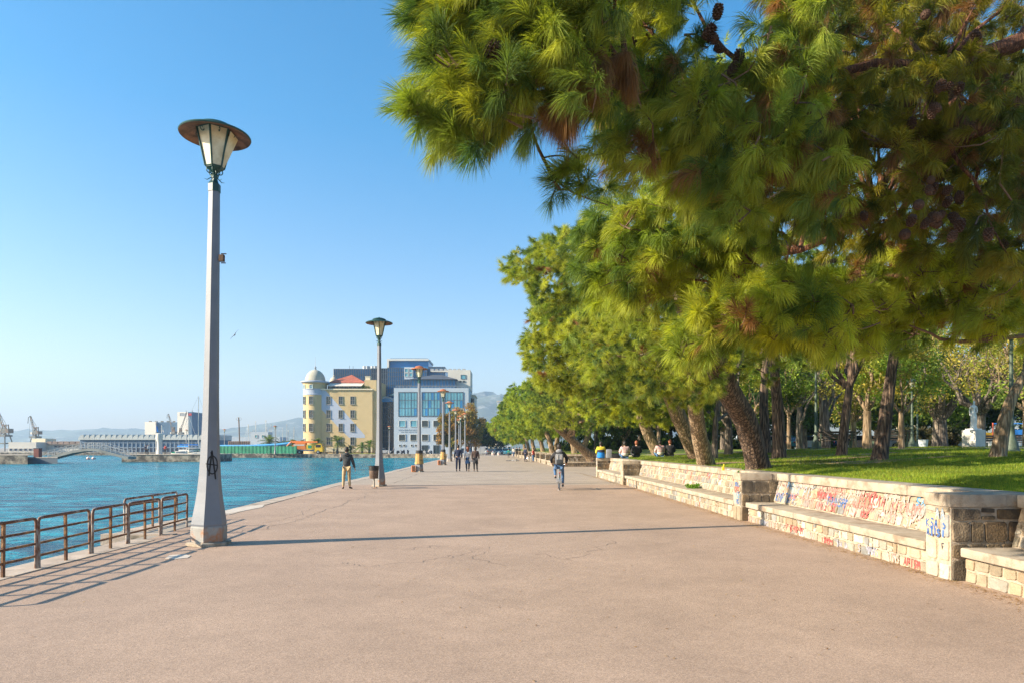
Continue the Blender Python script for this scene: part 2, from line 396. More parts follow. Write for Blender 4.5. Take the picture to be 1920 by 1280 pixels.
def leaf_crown(rs, parent, centers, crad, n_per, size, cols, name='crown', flat=.8):
    n = len(centers); cols = np.array(cols); g = cols[rs.integers(0, len(cols), n)] * (.7 + .6 * rs.random((n, 1)))
    c = np.repeat(centers, n_per, 0); N = len(c)
    rr = np.repeat(np.broadcast_to(crad, (n,)), n_per)[:, None]
    p = c + nrm(rs.normal(size=(N, 3))) * rr * rs.random((N, 1)) ** .45 * np.array([1, 1, flat])
    u = nrm(rs.normal(size=(N, 3))); v = nrm(np.cross(u, rs.normal(size=(N, 3))))
    s = (size * (.6 + .8 * rs.random((N, 1))))
    V = np.stack([p - u * s, p + v * s * .45, p + u * s, p - v * s * .45], 1).reshape(-1, 3)
    col = np.repeat(g, n_per, 0) * (.75 + .5 * rs.random((N, 1))); C = np.repeat(col[:, None], 4, 1).reshape(-1, 3)
    i = np.arange(N) * 4
    return mesh_np(name, V, [np.stack([i, i + 1, i + 2, i + 3], 1)], C, M['leaf'], parent)

def trunk_mesh(mb, pts, rad, n=14, rng=None, flare=True):
    rng = rng or random
    P_ = [Vector(p) for p in pts]; fine = []; fr = []
    for i in range(len(P_) - 1):
        k = max(2, int((P_[i + 1] - P_[i]).length / .35))
        for j in range(k):
            t = j / k; p0 = P_[max(i - 1, 0)]; p1 = P_[i]; p2 = P_[i + 1]; p3 = P_[min(i + 2, len(P_) - 1)]
            q = .5 * ((2 * p1) + (p2 - p0) * t + (2 * p0 - 5 * p1 + 4 * p2 - p3) * t * t + (3 * p1 - p0 - 3 * p2 + p3) * t ** 3)
            fine.append(q); fr.append(rad[i] + (rad[i + 1] - rad[i]) * t)
    fine.append(P_[-1]); fr.append(rad[-1])
    if flare:
        h0 = fine[0]
        fr = [r * (1 + .38 * math.exp(-(q - h0).length / .28)) for q, r in zip(fine, fr)]
    mb.tube(fine, fr, n, noise=.06, rng=rng)

# ---------------------------------------------------------------- plan of the place
EDGE = [(-7.15, -40), (-7.05, 4), (-7.05, 13.25), (-7.95, 13.3), (-7.95, 16.1), (-7.62, 16.15), (-7.75, 20), (-7.95, 25), (-8.3, 31), (-8.5, 45), (-9.3, 68), (-10.2, 95), (-11.4, 130), (-12.5, 160), (-16, 174), (-24, 178), (-85, 183), (-96, 184), (-96, 236), (-700, 236)]
def edge_x(Y):
    e = [p for p in EDGE[:14]]
    for a, b in zip(e, e[1:]):
        if a[1] <= Y <= b[1]: return a[0] + (b[0] - a[0]) * (Y - a[1]) / (b[1] - a[1])
    return e[0][0] if Y < 0 else e[-1][0]
FRONT = [(-40, 6.7), (1, 5.95), (8.7, 5.70), (15.9, 5.40), (31, 5.08), (39.8, 4.9), (62, 3.65), (99, 2.3), (128, .5), (150, -.8), (300, -10)]
def front_x(Y):
    for a, b in zip(FRONT, FRONT[1:]):
        if a[0] <= Y <= b[0]: return a[1] + (b[1] - a[1]) * (Y - a[0]) / (b[0] - a[0])
    return -10
def sm(t): t = min(max(t, 0), 1); return t * t * (3 - 2 * t)
def lawn_z(x, y):
    d = x - front_x(y) - 1.2
    return 1.06 + .1 * sm(d / 1.2) + .35 * sm((d - 1) / 9) + .2 * math.exp(-((x - 23.5) ** 2 + (y - 35) ** 2) / 60) + .012 * math.sin(x * 1.7 + y) + .01 * math.sin(y * 2.3 - x * .6)

# ground as one sheet, with the quay wall dropping to the sea
mb = MB()
poly = EDGE + [(-6000, 236), (-6000, 9000), (6000, 9000), (6000, -40)]
n = len(poly); tr = tessellate_polygon([[Vector((p[0], p[1], 0)) for p in poly]])
mb.add([(p[0], p[1], -.008) for p in poly], [t for t in tr])
g = mb.build('ground', M['ground']); tag(g, kind='structure')
mb = MB()
for a, b in zip(EDGE, EDGE[1:]):
    mb.quad((a[0], a[1], -4), (b[0], b[1], -4), (b[0], b[1], -.008), (a[0], a[1], -.008))
tag(mb.build('quay_wall', M['quaywall']), kind='structure')
mb = MB(); mb.quad((-6000, -400, -1), (600, -400, -1), (600, 600, -1), (-6000, 600, -1))
tag(mb.build('water', M['water']), kind='structure')
# promenade
ys = list(range(-40, 0, 10)) + [0, 4, 8, 13.26, 16.2, 20, 25, 31, 38, 45, 55, 68, 80, 95, 110, 130, 145, 158]
mb = MB(); L_ = [(edge_x(y) + .42, y) for y in ys]; R_ = [(8.6 if y < 42 else 12.5, y) for y in ys]
vs = [(x, y, -.004) for x, y in L_] + [(x, y, -.004) for x, y in R_]; k = len(ys)
mb.add(vs, [(i, i + k, i + k + 1, i + 1) for i in range(k - 1)])
tag(mb.build('promenade', M['asphalt']), kind='structure')
# coping stones along the quay edge: long slabs with joints
mb = MB(); rg = random.Random(4); y = -6.0
while y < 158:
    l = 1.3 + rg.random() * .7; y2 = min(y + l, 158)
    if not (y2 > 13.1 and y < 13.45):
        w_ = .46 + rg.random() * .04; o_ = rg.uniform(-.01, .012)
        xa, xb = edge_x(y + .01), edge_x(y2 - .01)
        mb.slab([(xa - .05 + o_, y + .012), (xa + w_, y + .012), (xb + w_, y2 - .012), (xb - .05 + o_, y2 - .012)], -.2, .0 + rg.uniform(.0, .012))
    y = y2
mb.slab([(-8.0, 13.27), (-6.6, 13.27), (-6.6, 13.45), (-8.0, 13.45)], -.2, .012)
tag(mb.build('quay_coping', M['coping']), kind='structure')
# patches, cracks
mb = MB(); rg = random.Random(7)
def crack(p, q, w=.02, k=14, j=.12):
    p = Vector(p); q = Vector(q); pts = []
    d = (q - p); nn = Vector((-d.y, d.x)).normalized(); o_ = 0
    for i in range(k + 1):
        o_ = o_ * .7 + rg.uniform(-j, j); pts.append(p + d * (i / k) + nn * o_)
    for i, (a, b) in enumerate(zip(pts, pts[1:])):
        t = (b - a).normalized(); m_ = Vector((-t.y, t.x)); wa = w * (.4 + .6 * rg.random())
        mb.quad((*(a - m_ * wa), 0.0), (*(b - m_ * wa * .8), 0.0), (*(b + m_ * wa * .8), 0.0), (*(a + m_ * wa), 0.0))
def g2(px, py): v = G(px, py); return (v.x, v.y)
crack(g2(645, 1052), g2(720, 1058), .007); crack(g2(720, 1058), g2(850, 1040), .008); crack(g2(850, 1046), g2(925, 1024), .007)
crack(g2(760, 1030), g2(830, 1022), .008); crack(g2(1000, 1040), g2(1080, 1044), .009); crack(g2(1060, 1046), g2(1150, 1012), .008)
crack(g2(905, 1030), g2(915, 1060), .007)
crack(g2(425, 998), g2(500, 990), .012); crack(g2(500, 990), g2(590, 962), .014); crack(g2(590, 962), g2(665, 936), .014); crack(g2(505, 978), g2(600, 948), .008)
crack(g2(665, 936), g2(700, 920), .012); crack(g2(330, 1040), g2(480, 1010), .006)
crack(g2(735, 905), g2(785, 888), .03); crack(g2(1120, 905), g2(860, 905), .012, 20, .04)
tag(mb.build('crack', M['crack']), kind='structure')
mb = MB(); pts = [g2(310, 1046), g2(318, 1040), g2(345, 1038), g2(358, 1041), g2(352, 1045), g2(330, 1047)]
mb.slab(pts, -.003, .004)
pts = [g2(418, 958), g2(440, 952), g2(497, 944), g2(492, 950), g2(455, 957), g2(425, 962)]; mb.slab(pts, -.003, .005)
tag(mb.build('concrete_patch', mat('patch_concrete', (.52, .45, .38), .9, var=.15, vscale=6, bump=.3)), kind='structure')

# lawn
def lawn_mat():
    m = bpy.data.materials.new('lawn'); m.use_nodes = True; N = m.node_tree.nodes; L = m.node_tree.links; b = N['Principled BSDF']; b.inputs['Roughness'].default_value = .9
    tc = N.new('ShaderNodeTexCoord')
    def nz(s, d=5): 
        n = N.new('ShaderNodeTexNoise'); n.inputs['Scale'].default_value = s; n.inputs['Detail'].default_value = d; L.new(tc.outputs['Object'], n.inputs['Vector']); return n
    a = nz(2.2, 8); c = nz(60, 3); e = nz(.22, 5)
    cr = N.new('ShaderNodeValToRGB'); E = cr.color_ramp.elements; E[0].position = .33; E[1].position = .68; E[0].color = (.11, .18, .015, 1); E[1].color = (.26, .31, .025, 1)
    L.new(a.outputs[0], cr.inputs[0])
    cs = N.new('ShaderNodeValToRGB'); cs.color_ramp.elements[0].position = .55; cs.color_ramp.elements[1].position = .62
    L.new(e.outputs[0], cs.inputs[0]); mx = N.new('ShaderNodeMix'); mx.data_type = 'RGBA'; L.new(cs.outputs[0], mx.inputs[0]); L.new(cr.outputs[0], mx.inputs[6]); mx.inputs[7].default_value = (.27, .17, .08, 1)
    L.new(mx.outputs[2], b.inputs['Base Color'])
    bp = N.new('ShaderNodeBump'); bp.inputs['Strength'].default_value = 1; bp.inputs['Distance'].default_value = .05; L.new(c.outputs[0], bp.inputs['Height']); L.new(bp.outputs[0], b.inputs['Normal'])
    return m
M['lawn'] = lawn_mat()
mb = MB(); ys = [-6, -2] + [2 + i * .6 for i in range(64)] + [40.4, 41] + [45, 50, 56, 61.9, 62.1] + [66 + i * 5 for i in range(28)]
xs = [0, .2, .5, .9, 1.4, 2, 2.7, 3.5, 4.5, 5.5, 6.5, 8, 9.5, 11, 13, 15, 17, 19, 21, 24, 28, 34, 42, 52, 66, 90, 120, 170, 240]
idx = {}
for j, y in enumerate(ys):
    for i, dx in enumerate(xs):
        gap = 41 < y < 62
        x0 = (8.5 if gap else front_x(y) + 1.05)
        x = x0 + dx * (1 if dx < 30 else 1); idx[(i, j)] = len(mb.v); mb.v.append((x, y, lawn_z(max(x, front_x(y) + 1.2), y))); mb.c.append((1, 1, 1))
for j in range(len(ys) - 1):
    for i in range(len(xs) - 1):
        mb.f.append((idx[(i, j)], idx[(i + 1, j)], idx[(i + 1, j + 1)], idx[(i, j + 1)])); mb.m.append(0)
tag(mb.build('lawn', M['lawn'], smooth=True), kind='structure')
# park path
mb = MB(); pts = [(13.5, 30.5), (16, 31.2), (22, 31.4), (34, 30), (60, 27), (60, 28.6), (34, 31.9), (22, 33.2), (15.5, 33.2), (12, 32), (8.6, 46), (8.6, 43), (10.5, 32)]
def strip_on_lawn(mb, line, w, dz=.012):
    pts = []
    for a, b in zip(line, line[1:]):
        for k in range(12): pts.append((a[0] + (b[0] - a[0]) * k / 12, a[1] + (b[1] - a[1]) * k / 12))
    pts.append(line[-1]); vs = []; fs = []
    for i, p in enumerate(pts):
        q = pts[min(i + 1, len(pts) - 1)]; o_ = pts[max(i - 1, 0)]; d = Vector((q[0] - o_[0], q[1] - o_[1])).normalized(); nn = Vector((-d.y, d.x))
        for s_ in (-1, -.33, .33, 1):
            x = p[0] + nn.x * w / 2 * s_; y = p[1] + nn.y * w / 2 * s_; vs.append((x, y, lawn_z(x, y) + dz + .02))
    for i in range(len(pts) - 1):
        for k in range(3): a = i * 4 + k; fs.append((a, a + 1, a + 5, a + 4))
    mb.add(vs, fs)
mb = MB(); strip_on_lawn(mb, [(9, 44), (13, 37), (18, 31.4), (26, 30.4), (60, 27)], 1.6); strip_on_lawn(mb, [(13, 37.5), (24, 42), (40, 47), (70, 52)], 3.0, .02)
tag(mb.build('park_path', mat('path', (.40, .31, .22), .9, var=.15, vscale=1.5, bump=.2)), kind='structure')

# bare soil and dry needles round the pines
SOIL = [(8.6, 19.9, 3.2, .55), (11.5, 21.0, 2.4, .5), (7.6, 23.9, 1.6, .7), (11.2, 27.2, 2.2, .6), (13.2, 26.1, 1.6, .5), (14.5, 19.0, 1.0, .35), (9.6, 17.4, 1.2, .25), (12.5, 24.0, 3.0, .35), (9.5, 30.5, 2.4, .6)]
rg = random.Random(31); mb = MB()
for cx_, cy_, ax, ay in SOIL:
    n = 36; ring = [1 + .16 * math.sin(3 * k * 2 * math.pi / n + cx_) + .1 * math.sin(7 * k * 2 * math.pi / n + cy_) + rg.uniform(-.08, .08) for k in range(n)]
    vs = [(cx_, cy_, lawn_z(cx_, cy_) + .016)]
    for f in (.35, .7, 1):
        for k in range(n):
            a = 2 * math.pi * k / n; x = max(cx_ + ax * f * ring[k] * math.cos(a), front_x(cy_) + 1.32); y = cy_ + ay * f * ring[k] * math.sin(a); vs.append((x, y, lawn_z(x, y) + (.018 if f < 1 else .004)))
    fs = [(0, 1 + k, 1 + (k + 1) % n) for k in range(n)] + [(1 + q * n + k, 1 + (q + 1) * n + k, 1 + (q + 1) * n + (k + 1) % n, 1 + q * n + (k + 1) % n) for q in range(2) for k in range(n)]
    mb.add(vs, fs)
tag(mb.build('soil', mat('needle_soil', (.30, .185, .095), .95, var=.35, vscale=4, bump=.8, bscale=30, dirt=(.16, .14, .04), dscale=2.5, damt=.42)), kind='structure')
# grass blades where the lawn is close
rs = np.random.default_rng(3)
def blades(npts, ylo, yhi, pxlo, pxhi, h, wd):
    Y = ylo + (yhi - ylo) * rs.random(npts) ** .8; lo = np.array([front_x(y) + 1.2 for y in Y]); X = np.maximum(lo, (pxlo - CX) / F * Y); hiX = (pxhi - CX) / F * Y
    X = X + (hiX - X) * rs.random(npts); keep = np.ones(npts, bool)
    for cx_, cy_, ax, ay in SOIL: keep &= (((X - cx_) / (ax * 1.02)) ** 2 + ((Y - cy_) / (ay * 1.02)) ** 2 > 1) | (rs.random(npts) < .12)
    X = X[keep]; Y = Y[keep]; npts = len(X); Z = np.array([lawn_z(a, b) for a, b in zip(X, Y)])
    base = np.stack([X, Y, Z - .005], 1); d = rs.normal(size=(npts, 3)) * .35; d[:, 2] = 1; d = nrm(d)
    hh = h * (.5 + rs.random((npts, 1))); wv = nrm(np.cross(d, rs.normal(size=(npts, 3)))) * wd
    V = np.stack([base - wv, base + wv, base + d * hh], 1).reshape(-1, 3)
    g = np.array([[.19, .29, .018], [.28, .36, .025], [.34, .36, .04], [.14, .24, .018]])[rs.integers(0, 4, npts)] * (.7 + .5 * rs.random((npts, 1)))
    patch = .8 + .3 * np.sin(X * 1.3 + np.sin(Y * .9) * 2) * np.sin(Y * 1.1)
    g = g * patch[:, None]
    return V, np.repeat(g[:, None], 3, 1).reshape(-1, 3)
v1, c1 = blades(150000, 6.5, 20, 1300, 2000, .055, .004)
v2, c2 = blades(110000, 14, 40, 1140, 1960, .07, .007)
V = np.concatenate([v1, v2]); C = np.concatenate([c1, c2]); i = np.arange(len(V) // 3) * 3
tag(mesh_np('grass', V, [np.stack([i, i + 1, i + 2], 1)], C, M['grassb']), 'short bright green grass blades on the park lawn behind the wall', 'grass', kind='stuff')

# far hills
def hill(name, prof, Y, depth, m, seed):
    rg = random.Random(seed); mb = MB(); nx = len(prof); rows = 14; vs = []
    for j in range(rows):
        t = j / (rows - 1); f = math.sin(t * math.pi * .5)
        for i, (px, py) in enumerate(prof):
            yy = Y - depth * (1 - t); h = (HY - py) / F * Y + 2
            vs.append((xat(px, Y) * (.86 + .14 * t), yy, -2 + h * f * (1 + (rg.uniform(-.10, .10) if 0 < j < rows - 1 else 0))))
    fs = [(j * nx + i, j * nx + i + 1, (j + 1) * nx + i + 1, (j + 1) * nx + i) for j in range(rows - 1) for i in range(nx - 1)]
    last = (rows - 1) * nx
    for i in range(nx): vs.append((xat(prof[i][0], Y) * 1.1, Y + depth, -2))
    fs += [(last + i, last + i + 1, rows * nx + i + 1, rows * nx + i) for i in range(nx - 1)]
    mb.add(vs, fs); o = mb.build(name, m, smooth=True); return tag(o, kind='structure')
def interp(prof, step=14):
    out = []
    for a, b in zip(prof, prof[1:]):
        k = max(1, int(abs(b[0] - a[0]) / step))
        for i in range(k): out.append((a[0] + (b[0] - a[0]) * i / k, a[1] + (b[1] - a[1]) * i / k + .6 * math.sin((a[0] + i * 13) * .37)))
    return out + [prof[-1]]
M['hill'] = mat('hill_scrub', (.10, .12, .075), .95, var=.5, vscale=.006, dirt=(.42, .40, .36), dscale=.02, damt=.36)
hill('hills', interp([(-900, 812), (-400, 800), (-150, 808), (0, 809), (60, 806), (110, 808), (160, 804), (200, 803), (290, 805), (350, 803), (430, 804), (470, 800), (520, 795), (545, 788), (580, 785), (640, 786), (700, 792), (760, 800), (830, 815)]), 3600, 900, M['hill'], 1)
hill('hills', interp([(700, 800), (780, 772), (840, 752), (885, 745), (910, 743.5), (940, 744), (975, 750), (1040, 752), (1150, 770), (1300, 800)]), 3300, 1100, M['hill'], 2)
# ---------------------------------------------------------------- stone seat wall
PAL = [(.62, .54, .42), (.72, .66, .56), (.55, .45, .33), (.66, .56, .42), (.47, .44, .40), (.60, .45, .31), (.74, .68, .60), (.52, .42, .30), (.42, .42, .42)]
def facing(mb, O, U, Vv, W, H, rg, rh=.17, proud=.02, gap=.006, tone=1.0, wr=(.10, .34)):
    U = Vector(U).normalized(); Vv = Vector(Vv).normalized(); Nn = U.cross(Vv)
    z = 0
    while z < H - .03:
        h = min(rh * rg.uniform(.75, 1.3), H - z)
        if H - z - h < .07: h = H - z
        x = 0
        while x < W - .02:
            w_ = min(rg.uniform(*wr), W - x)
            if W - x - w_ < .07: w_ = W - x
            split = h > .14 and rg.random() < .3 and w_ < .2
            cells = [(z, h / 2), (z + h / 2, h / 2)] if split else [(z, h)]
            for zz, hh in cells:
                c = rg.choice(PAL); k = rg.uniform(.38, .68) * tone; mb.col = (c[0] * k, c[1] * k * .985, c[2] * k * .92)
                j = lambda: rg.uniform(-.02, .02)
                g_ = gap; cr = [(x + g_ + abs(j()), zz + g_ + abs(j())), (x + w_ - g_ - abs(j()), zz + g_ + abs(j())), (x + w_ - g_ - abs(j()), zz + hh - g_ - abs(j())), (x + g_ + abs(j()), zz + hh - g_ - abs(j()))]
                cx = sum(p[0] for p in cr) / 4; cz = sum(p[1] for p in cr) / 4
                oct_ = []
                for a in range(4):
                    p = cr[a]; q = cr[(a + 1) % 4]; oct_ += [(p[0] * .92 + q[0] * .08, p[1] * .92 + q[1] * .08), (p[0] * .08 + q[0] * .92, p[1] * .08 + q[1] * .92)]
                base = [O + U * p[0] + Vv * p[1] for p in oct_]
                top = [O + U * (cx + (p[0] - cx) * .96) + Vv * (cz + (p[1] - cz) * .94) + Nn * proud for p in oct_]
                fs = [(i, (i + 1) % 8, (i + 1) % 8 + 8, i + 8) for i in range(8)] + [tuple(range(8, 16))]
                mb.add(base + top, fs)
            x += w_
        z += h
    mb.col = (1, 1, 1)
def strokes(mb, O, U, Vv, W, H, rg, n, cols, off=.0235, size=.2):
    """faded spray-paint marks: short slanted and curved bars, in rows"""
    U = Vector(U).normalized(); Vv = Vector(Vv).normalized(); Nn = U.cross(Vv)
    # tags: rows of hand-sized letter-like marks, each run in one colour, worn through in places
    lets = []; rows = [.04, .27, .50, .73] if H > .4 else [.12]
    for r0_ in rows:
        x = rg.uniform(.02, .3)
        while x < W - .12:
            c = rg.choice(cols); k = rg.uniform(.7, 1.25); run = rg.randint(3, 8); zz = r0_ * H + rg.uniform(-.02, .03)
            for q in range(run):
                lets.append((x, zz, k, c)); x += size * .62 * k
                if x > W - .12: break
            x += rg.uniform(.03, .2)
    rg.shuffle(lets); strs = []
    for x, z, k, c in lets[:max(1, n // 2)]:
        h = min(size * .85 * k, H - z - .01); w2 = size * .42 * k; sh = rg.uniform(-.2, .2) * w2
        gl = rg.choice(['M', 'A', 'O', 'K', 'T', 'S', 'P'])
        P4 = {'M': [[(0, 0), (0, 1), (.5, .4), (1, 1), (1, 0)]], 'A': [[(0, 0), (.5, 1), (1, 0)], [(.2, .4), (.8, .4)]], 'O': [[(.5 + .5 * math.cos(t), .5 + .5 * math.sin(t)) for t in [j * .7 for j in range(10)]]],
              'K': [[(0, 0), (0, 1)], [(1, 1), (0, .45), (1, 0)]], 'T': [[(0, 1), (1, 1)], [(.5, 1), (.5, 0)]], 'S': [[(1, .9), (.3, 1), (.1, .65), (.9, .4), (.7, .02), (0, .1)]], 'P': [[(0, 0), (0, 1), (.8, .9), (.8, .5), (0, .45)]]}[gl]
        for ln in P4: strs.append((c, [(x + u_ * w2 + sh * v_ + rg.uniform(-.008, .008), z + v_ * h + rg.uniform(-.008, .008)) for u_, v_ in ln]))
    for c, pts in strs:
        mb.col = c; w_ = .010 * rg.uniform(.7, 1.7)
        pts = [(min(max(a, .01), W - .01), min(max(b, .01), H - .01)) for a, b in pts]
        for a, b in zip(pts, pts[1:]):
            if rg.random() < .12: continue
            d = Vector((b[0] - a[0], b[1] - a[1])); 
            if d.length < 1e-4: continue
            d.normalize(); m_ = Vector((-d.y, d.x)) * w_
            q = [(a[0] - m_.x, a[1] - m_.y), (b[0] - m_.x, b[1] - m_.y), (b[0] + m_.x, b[1] + m_.y), (a[0] + m_.x, a[1] + m_.y)]
            mb.add([O + U * p[0] + Vv * p[1] + Nn * off for p in q], [(0, 1, 2, 3)])
    mb.col = (1, 1, 1)
RED = [(.42, .09, .08), (.44, .18, .15), (.46, .28, .24), (.46, .33, .29)]
BLUE = [(.06, .13, .32), (.08, .24, .40), (.26, .32, .38)]
def bay(pn, pf, label, seed, post_near=True, post_far=False, paint=None, postpaint=None):
    rg = random.Random(seed); root = thing('stone_bench_wall', label, 'bench wall', (pn[0], pn[1], 0), group='bench walls along the promenade')
    A = Vector((0, 0, 0)); d = Vector((pf[0] - pn[0], pf[1] - pn[1], 0)); L = d.length; d.normalize(); b = Vector((d.y, -d.x, 0))
    rz = math.atan2(d.y, d.x)
    Wp = lambda a, q, z: A + d * a + b * q + Vector((0, 0, z))
    def bx(mb, a0, a1, q0, q1, z0, z1, bev=0):
        c = Wp((a0 + a1) / 2, (q0 + q1) / 2, (z0 + z1) / 2)
        if bev: mb.bevbox(c, (a1 - a0, abs(q1 - q0), z1 - z0), bev, rz)
        else: mb.box(c, (a1 - a0, abs(q1 - q0), z1 - z0), rz)
    s0 = .5 if post_near else 0; s1 = L - (.35 if post_far else 0)
    outw = -b; far_u = -d   # facing's normal must be outwards: U x V = N, with U=-d, V=z gives -b? checked below
    mort = MB(); bx(mort, s0, s1, .07, .75, -.05, .31)
    mort.build('seat_base', M['mortar'], root)
    # stones of the seat front, seen from the promenade
    f = MB(); facing(f, Wp(s1, .07, -.02), -d, (0, 0, 1), s1 - s0, .32, rg, .16)
    f.build('seat_front', M['stone'], root, smooth=False)
    sl = MB(); a = s0 + .01
    while a < s1 - .01:
        l = min(rg.uniform(1.9, 2.6), s1 - a); 
        if s1 - a - l < .6: l = s1 - a
        bx(sl, a + .004, a + l - .004, -.02 + rg.uniform(0, .01), .75, .312, .43, .022); a += l
    sl.build('seat_slab', M['conc'], root, smooth=True)
    # leaning back
    bk = MB(); tilt = Vector((0, 0, .5)) + b * .13
    q0 = Wp(s0, .66, .43); q1 = Wp(s1, .66, .43)
    bk.add([q0, q1, q1 + tilt, q0 + tilt, q0 + b * .5, q1 + b * .5, q1 + b * .5 + Vector((0, 0, .5)), q0 + b * .5 + Vector((0, 0, .5))],
           [(1, 0, 3, 2), (4, 5, 6, 7), (0, 4, 7, 3), (5, 1, 2, 6), (3, 7, 6, 2), (0, 1, 5, 4)])
    bk.build('backrest_core', M['mortar'], root)
    f = MB(); facing(f, Wp(s1, .66, .43), -d, tilt, s1 - s0, tilt.length, rg, .17); f.build('backrest', M['stone'], root)
    cp = MB(); a = 0
    while a < L - .01:
        l = min(rg.uniform(1.6, 2.4), L - a)
        if L - a - l < .5: l = L - a
        bx(cp, a + .004, a + l - .004, .72, 1.28, .935, 1.10, .025); a += l
    cp.build('coping', M['conc'], root, smooth=True)
    ends = ([0] if post_near else []) + ([L - .35] if post_far else [])
    for e in ends:
        pw = .5 if e == 0 else .35
        p = MB(); bx(p, e, e + pw, .0, .95, -.05, .932)
        post = p.build('end_post', M['mortar'], root)
        c = MB(); bx(c, e - .02, e + pw + .02, -.03, .715, .934, 1.10, .02); c.build('post_cap', M['conc'], root, smooth=True)
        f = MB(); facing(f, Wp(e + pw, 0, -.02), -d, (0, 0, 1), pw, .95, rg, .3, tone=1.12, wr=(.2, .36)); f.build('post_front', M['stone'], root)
        f = MB(); facing(f, Wp(e, 0, -.02), b, (0, 0, 1), .95, .95, rg, .27, tone=.9, proud=.025, wr=(.18, .4)); f.build('post_side', M['stone_shade'], root)  # side stones coloured darker to hold the shade
        f = MB(); facing(f, Wp(e + pw, .66, .43), -b, (0, 0, 1), .66, .5, rg, .2, tone=.9); f.build('post_inside', M['stone'], root)
        if postpaint:
            g_ = MB(); strokes(g_, Wp(e + pw, 0, .35), -d, (0, 0, 1), pw, .58, rg, postpaint, RED + BLUE + BLUE + [(.08, .07, .08)], size=.14); g_.build('graffiti', M['paint'], root)
    if paint:
        nb, nf = paint
        g_ = MB(); strokes(g_, Wp(s1, .66, .43), -d, tilt, (s1 - s0), tilt.length, rg, nb, RED * 7 + BLUE); 
        strokes(g_, Wp(s1, .07, -.02), -d, (0, 0, 1), (s1 - s0), .31, rg, nf, RED[3:] * 2 + RED[:1] + [(.3, .3, .35)], size=.13)
        g_.build('graffiti', M['paint'], root)
    return root
bay((5.95, .6), (5.71, 8.68), 'stone bench wall running out of the picture past the big dark corner post', 10, paint=(5, 0))
bay((5.62, 8.74), (5.43, 15.85), 'stone bench wall whose backrest is covered in red and blue graffiti', 11, paint=(620, 110), postpaint=24)
bay((5.34, 15.9), (5.12, 30.95), 'long stone bench wall behind the leaning pine trunks with a green tuft on its seat', 12, paint=(110, 24), postpaint=22)
bay((5.04, 31), (4.9, 39.6), 'short stone bench wall below the people sitting on its top', 13, post_far=True, paint=(20, 10))
ylist = [62 + 7 * i for i in range(12)]
desc = ['first after the side path', 'second after the side path', 'third after the side path', 'fourth after the side path', 'fifth after the side path', 'sixth after the side path', 'seventh after the side path', 'eighth after the side path', 'ninth after the side path', 'tenth after the side path', 'last before the street']
for i, (a, b_) in enumerate(zip(ylist, ylist[1:])):
    bay((front_x(a), a), (front_x(b_) + .06, b_ - .05), 'distant stone bench wall, the ' + desc[i], 20 + i)
# the end wall of the far block, facing the viewer across the side path
def cross_wall():
    rg = random.Random(5); root = thing('stone_cross_wall', 'graffitied stone wall with a low seat facing the side path behind the cyclist', 'wall', (3.75, 61.6, 0))
    m_ = MB(); m_.bbox((.95, -.2, -.05), (5.2, .35, .92)); m_.bbox((.3, -.9, -.05), (4.2, -.2, .32)); m_.build('core', M['mortar'], root)
    f = MB(); facing(f, Vector((.95, -.2, .3)), (1, 0, 0), (0, 0, 1), 4.2, .62, rg, .2, tone=.85); facing(f, Vector((.3, -.9, 0)), (1, 0, 0), (0, 0, 1), 3.9, .32, rg, .16, tone=.9); f.build('stone_face', M['stone_shade'], root)
    c = MB(); c.bevbox((3.05, .1, 1.01), (4.3, .75, .17), .02); c.bevbox((2.25, -.55, .38), (4.0, .78, .11), .02); c.build('coping', M['conc'], root, smooth=True)
    g_ = MB(); strokes(g_, Vector((1.0, -.2, .3)), (1, 0, 0), (0, 0, 1), 3.5, .6, rg, 22, RED + [(.7, .7, .7)], off=.03, size=.3); g_.build('graffiti', M['paint'], root)
    root = thing('retaining_wall', 'low stone retaining wall closing the side path under the lawn', 'wall', (8.3, 51.5, 0))
    m_ = MB(); m_.bbox((0, -10.5, -.05), (.3, 10.5, 1.14)); m_.build('wall', M['mortar'], root)
    f = MB(); facing(f, Vector((0, 10.4, 0)), (0, -1, 0), (0, 0, 1), 20.8, 1.1, rg, .25, tone=.9, wr=(.2, .5)); f.build('stone_face', M['stone'], root)
    root = thing('retaining_wall', 'low stone return wall behind the people sitting in a row', 'wall', (5.9, 40.2, 0))
    m_ = MB(); m_.bbox((.2, 0, -.05), (2.7, .3, 1.12)); m_.build('wall', M['mortar'], root)
cross_wall()

# green tuft on the seat of the long bench, and weeds
rs = np.random.default_rng(8)
def tuft(name, label, cat, c, r, n, size, cols):
    root = thing(name, label, cat, c)
    cen = rs.normal(size=(n, 3)) * np.array([r, r, r * .4]) ; cen[:, 2] = np.abs(cen[:, 2])
    leaf_crown(rs, root, cen, r * .4, 30, size, cols, name='leaves')
    return root
c = P(1275, 893, 21.5); tuft('leafy_weed', 'bright green leafy weed growing on the seat of the long bench wall', 'plant', (5.75, 21.5, .44), .16, 26, .03, [(.10, .22, .02), (.16, .28, .03)])
tuft('leafy_weed', 'small green weed hanging over the wall top beside the forked pine', 'plant', (6.15, 18.2, 1.02), .12, 20, .03, [(.10, .22, .02), (.16, .28, .03)])

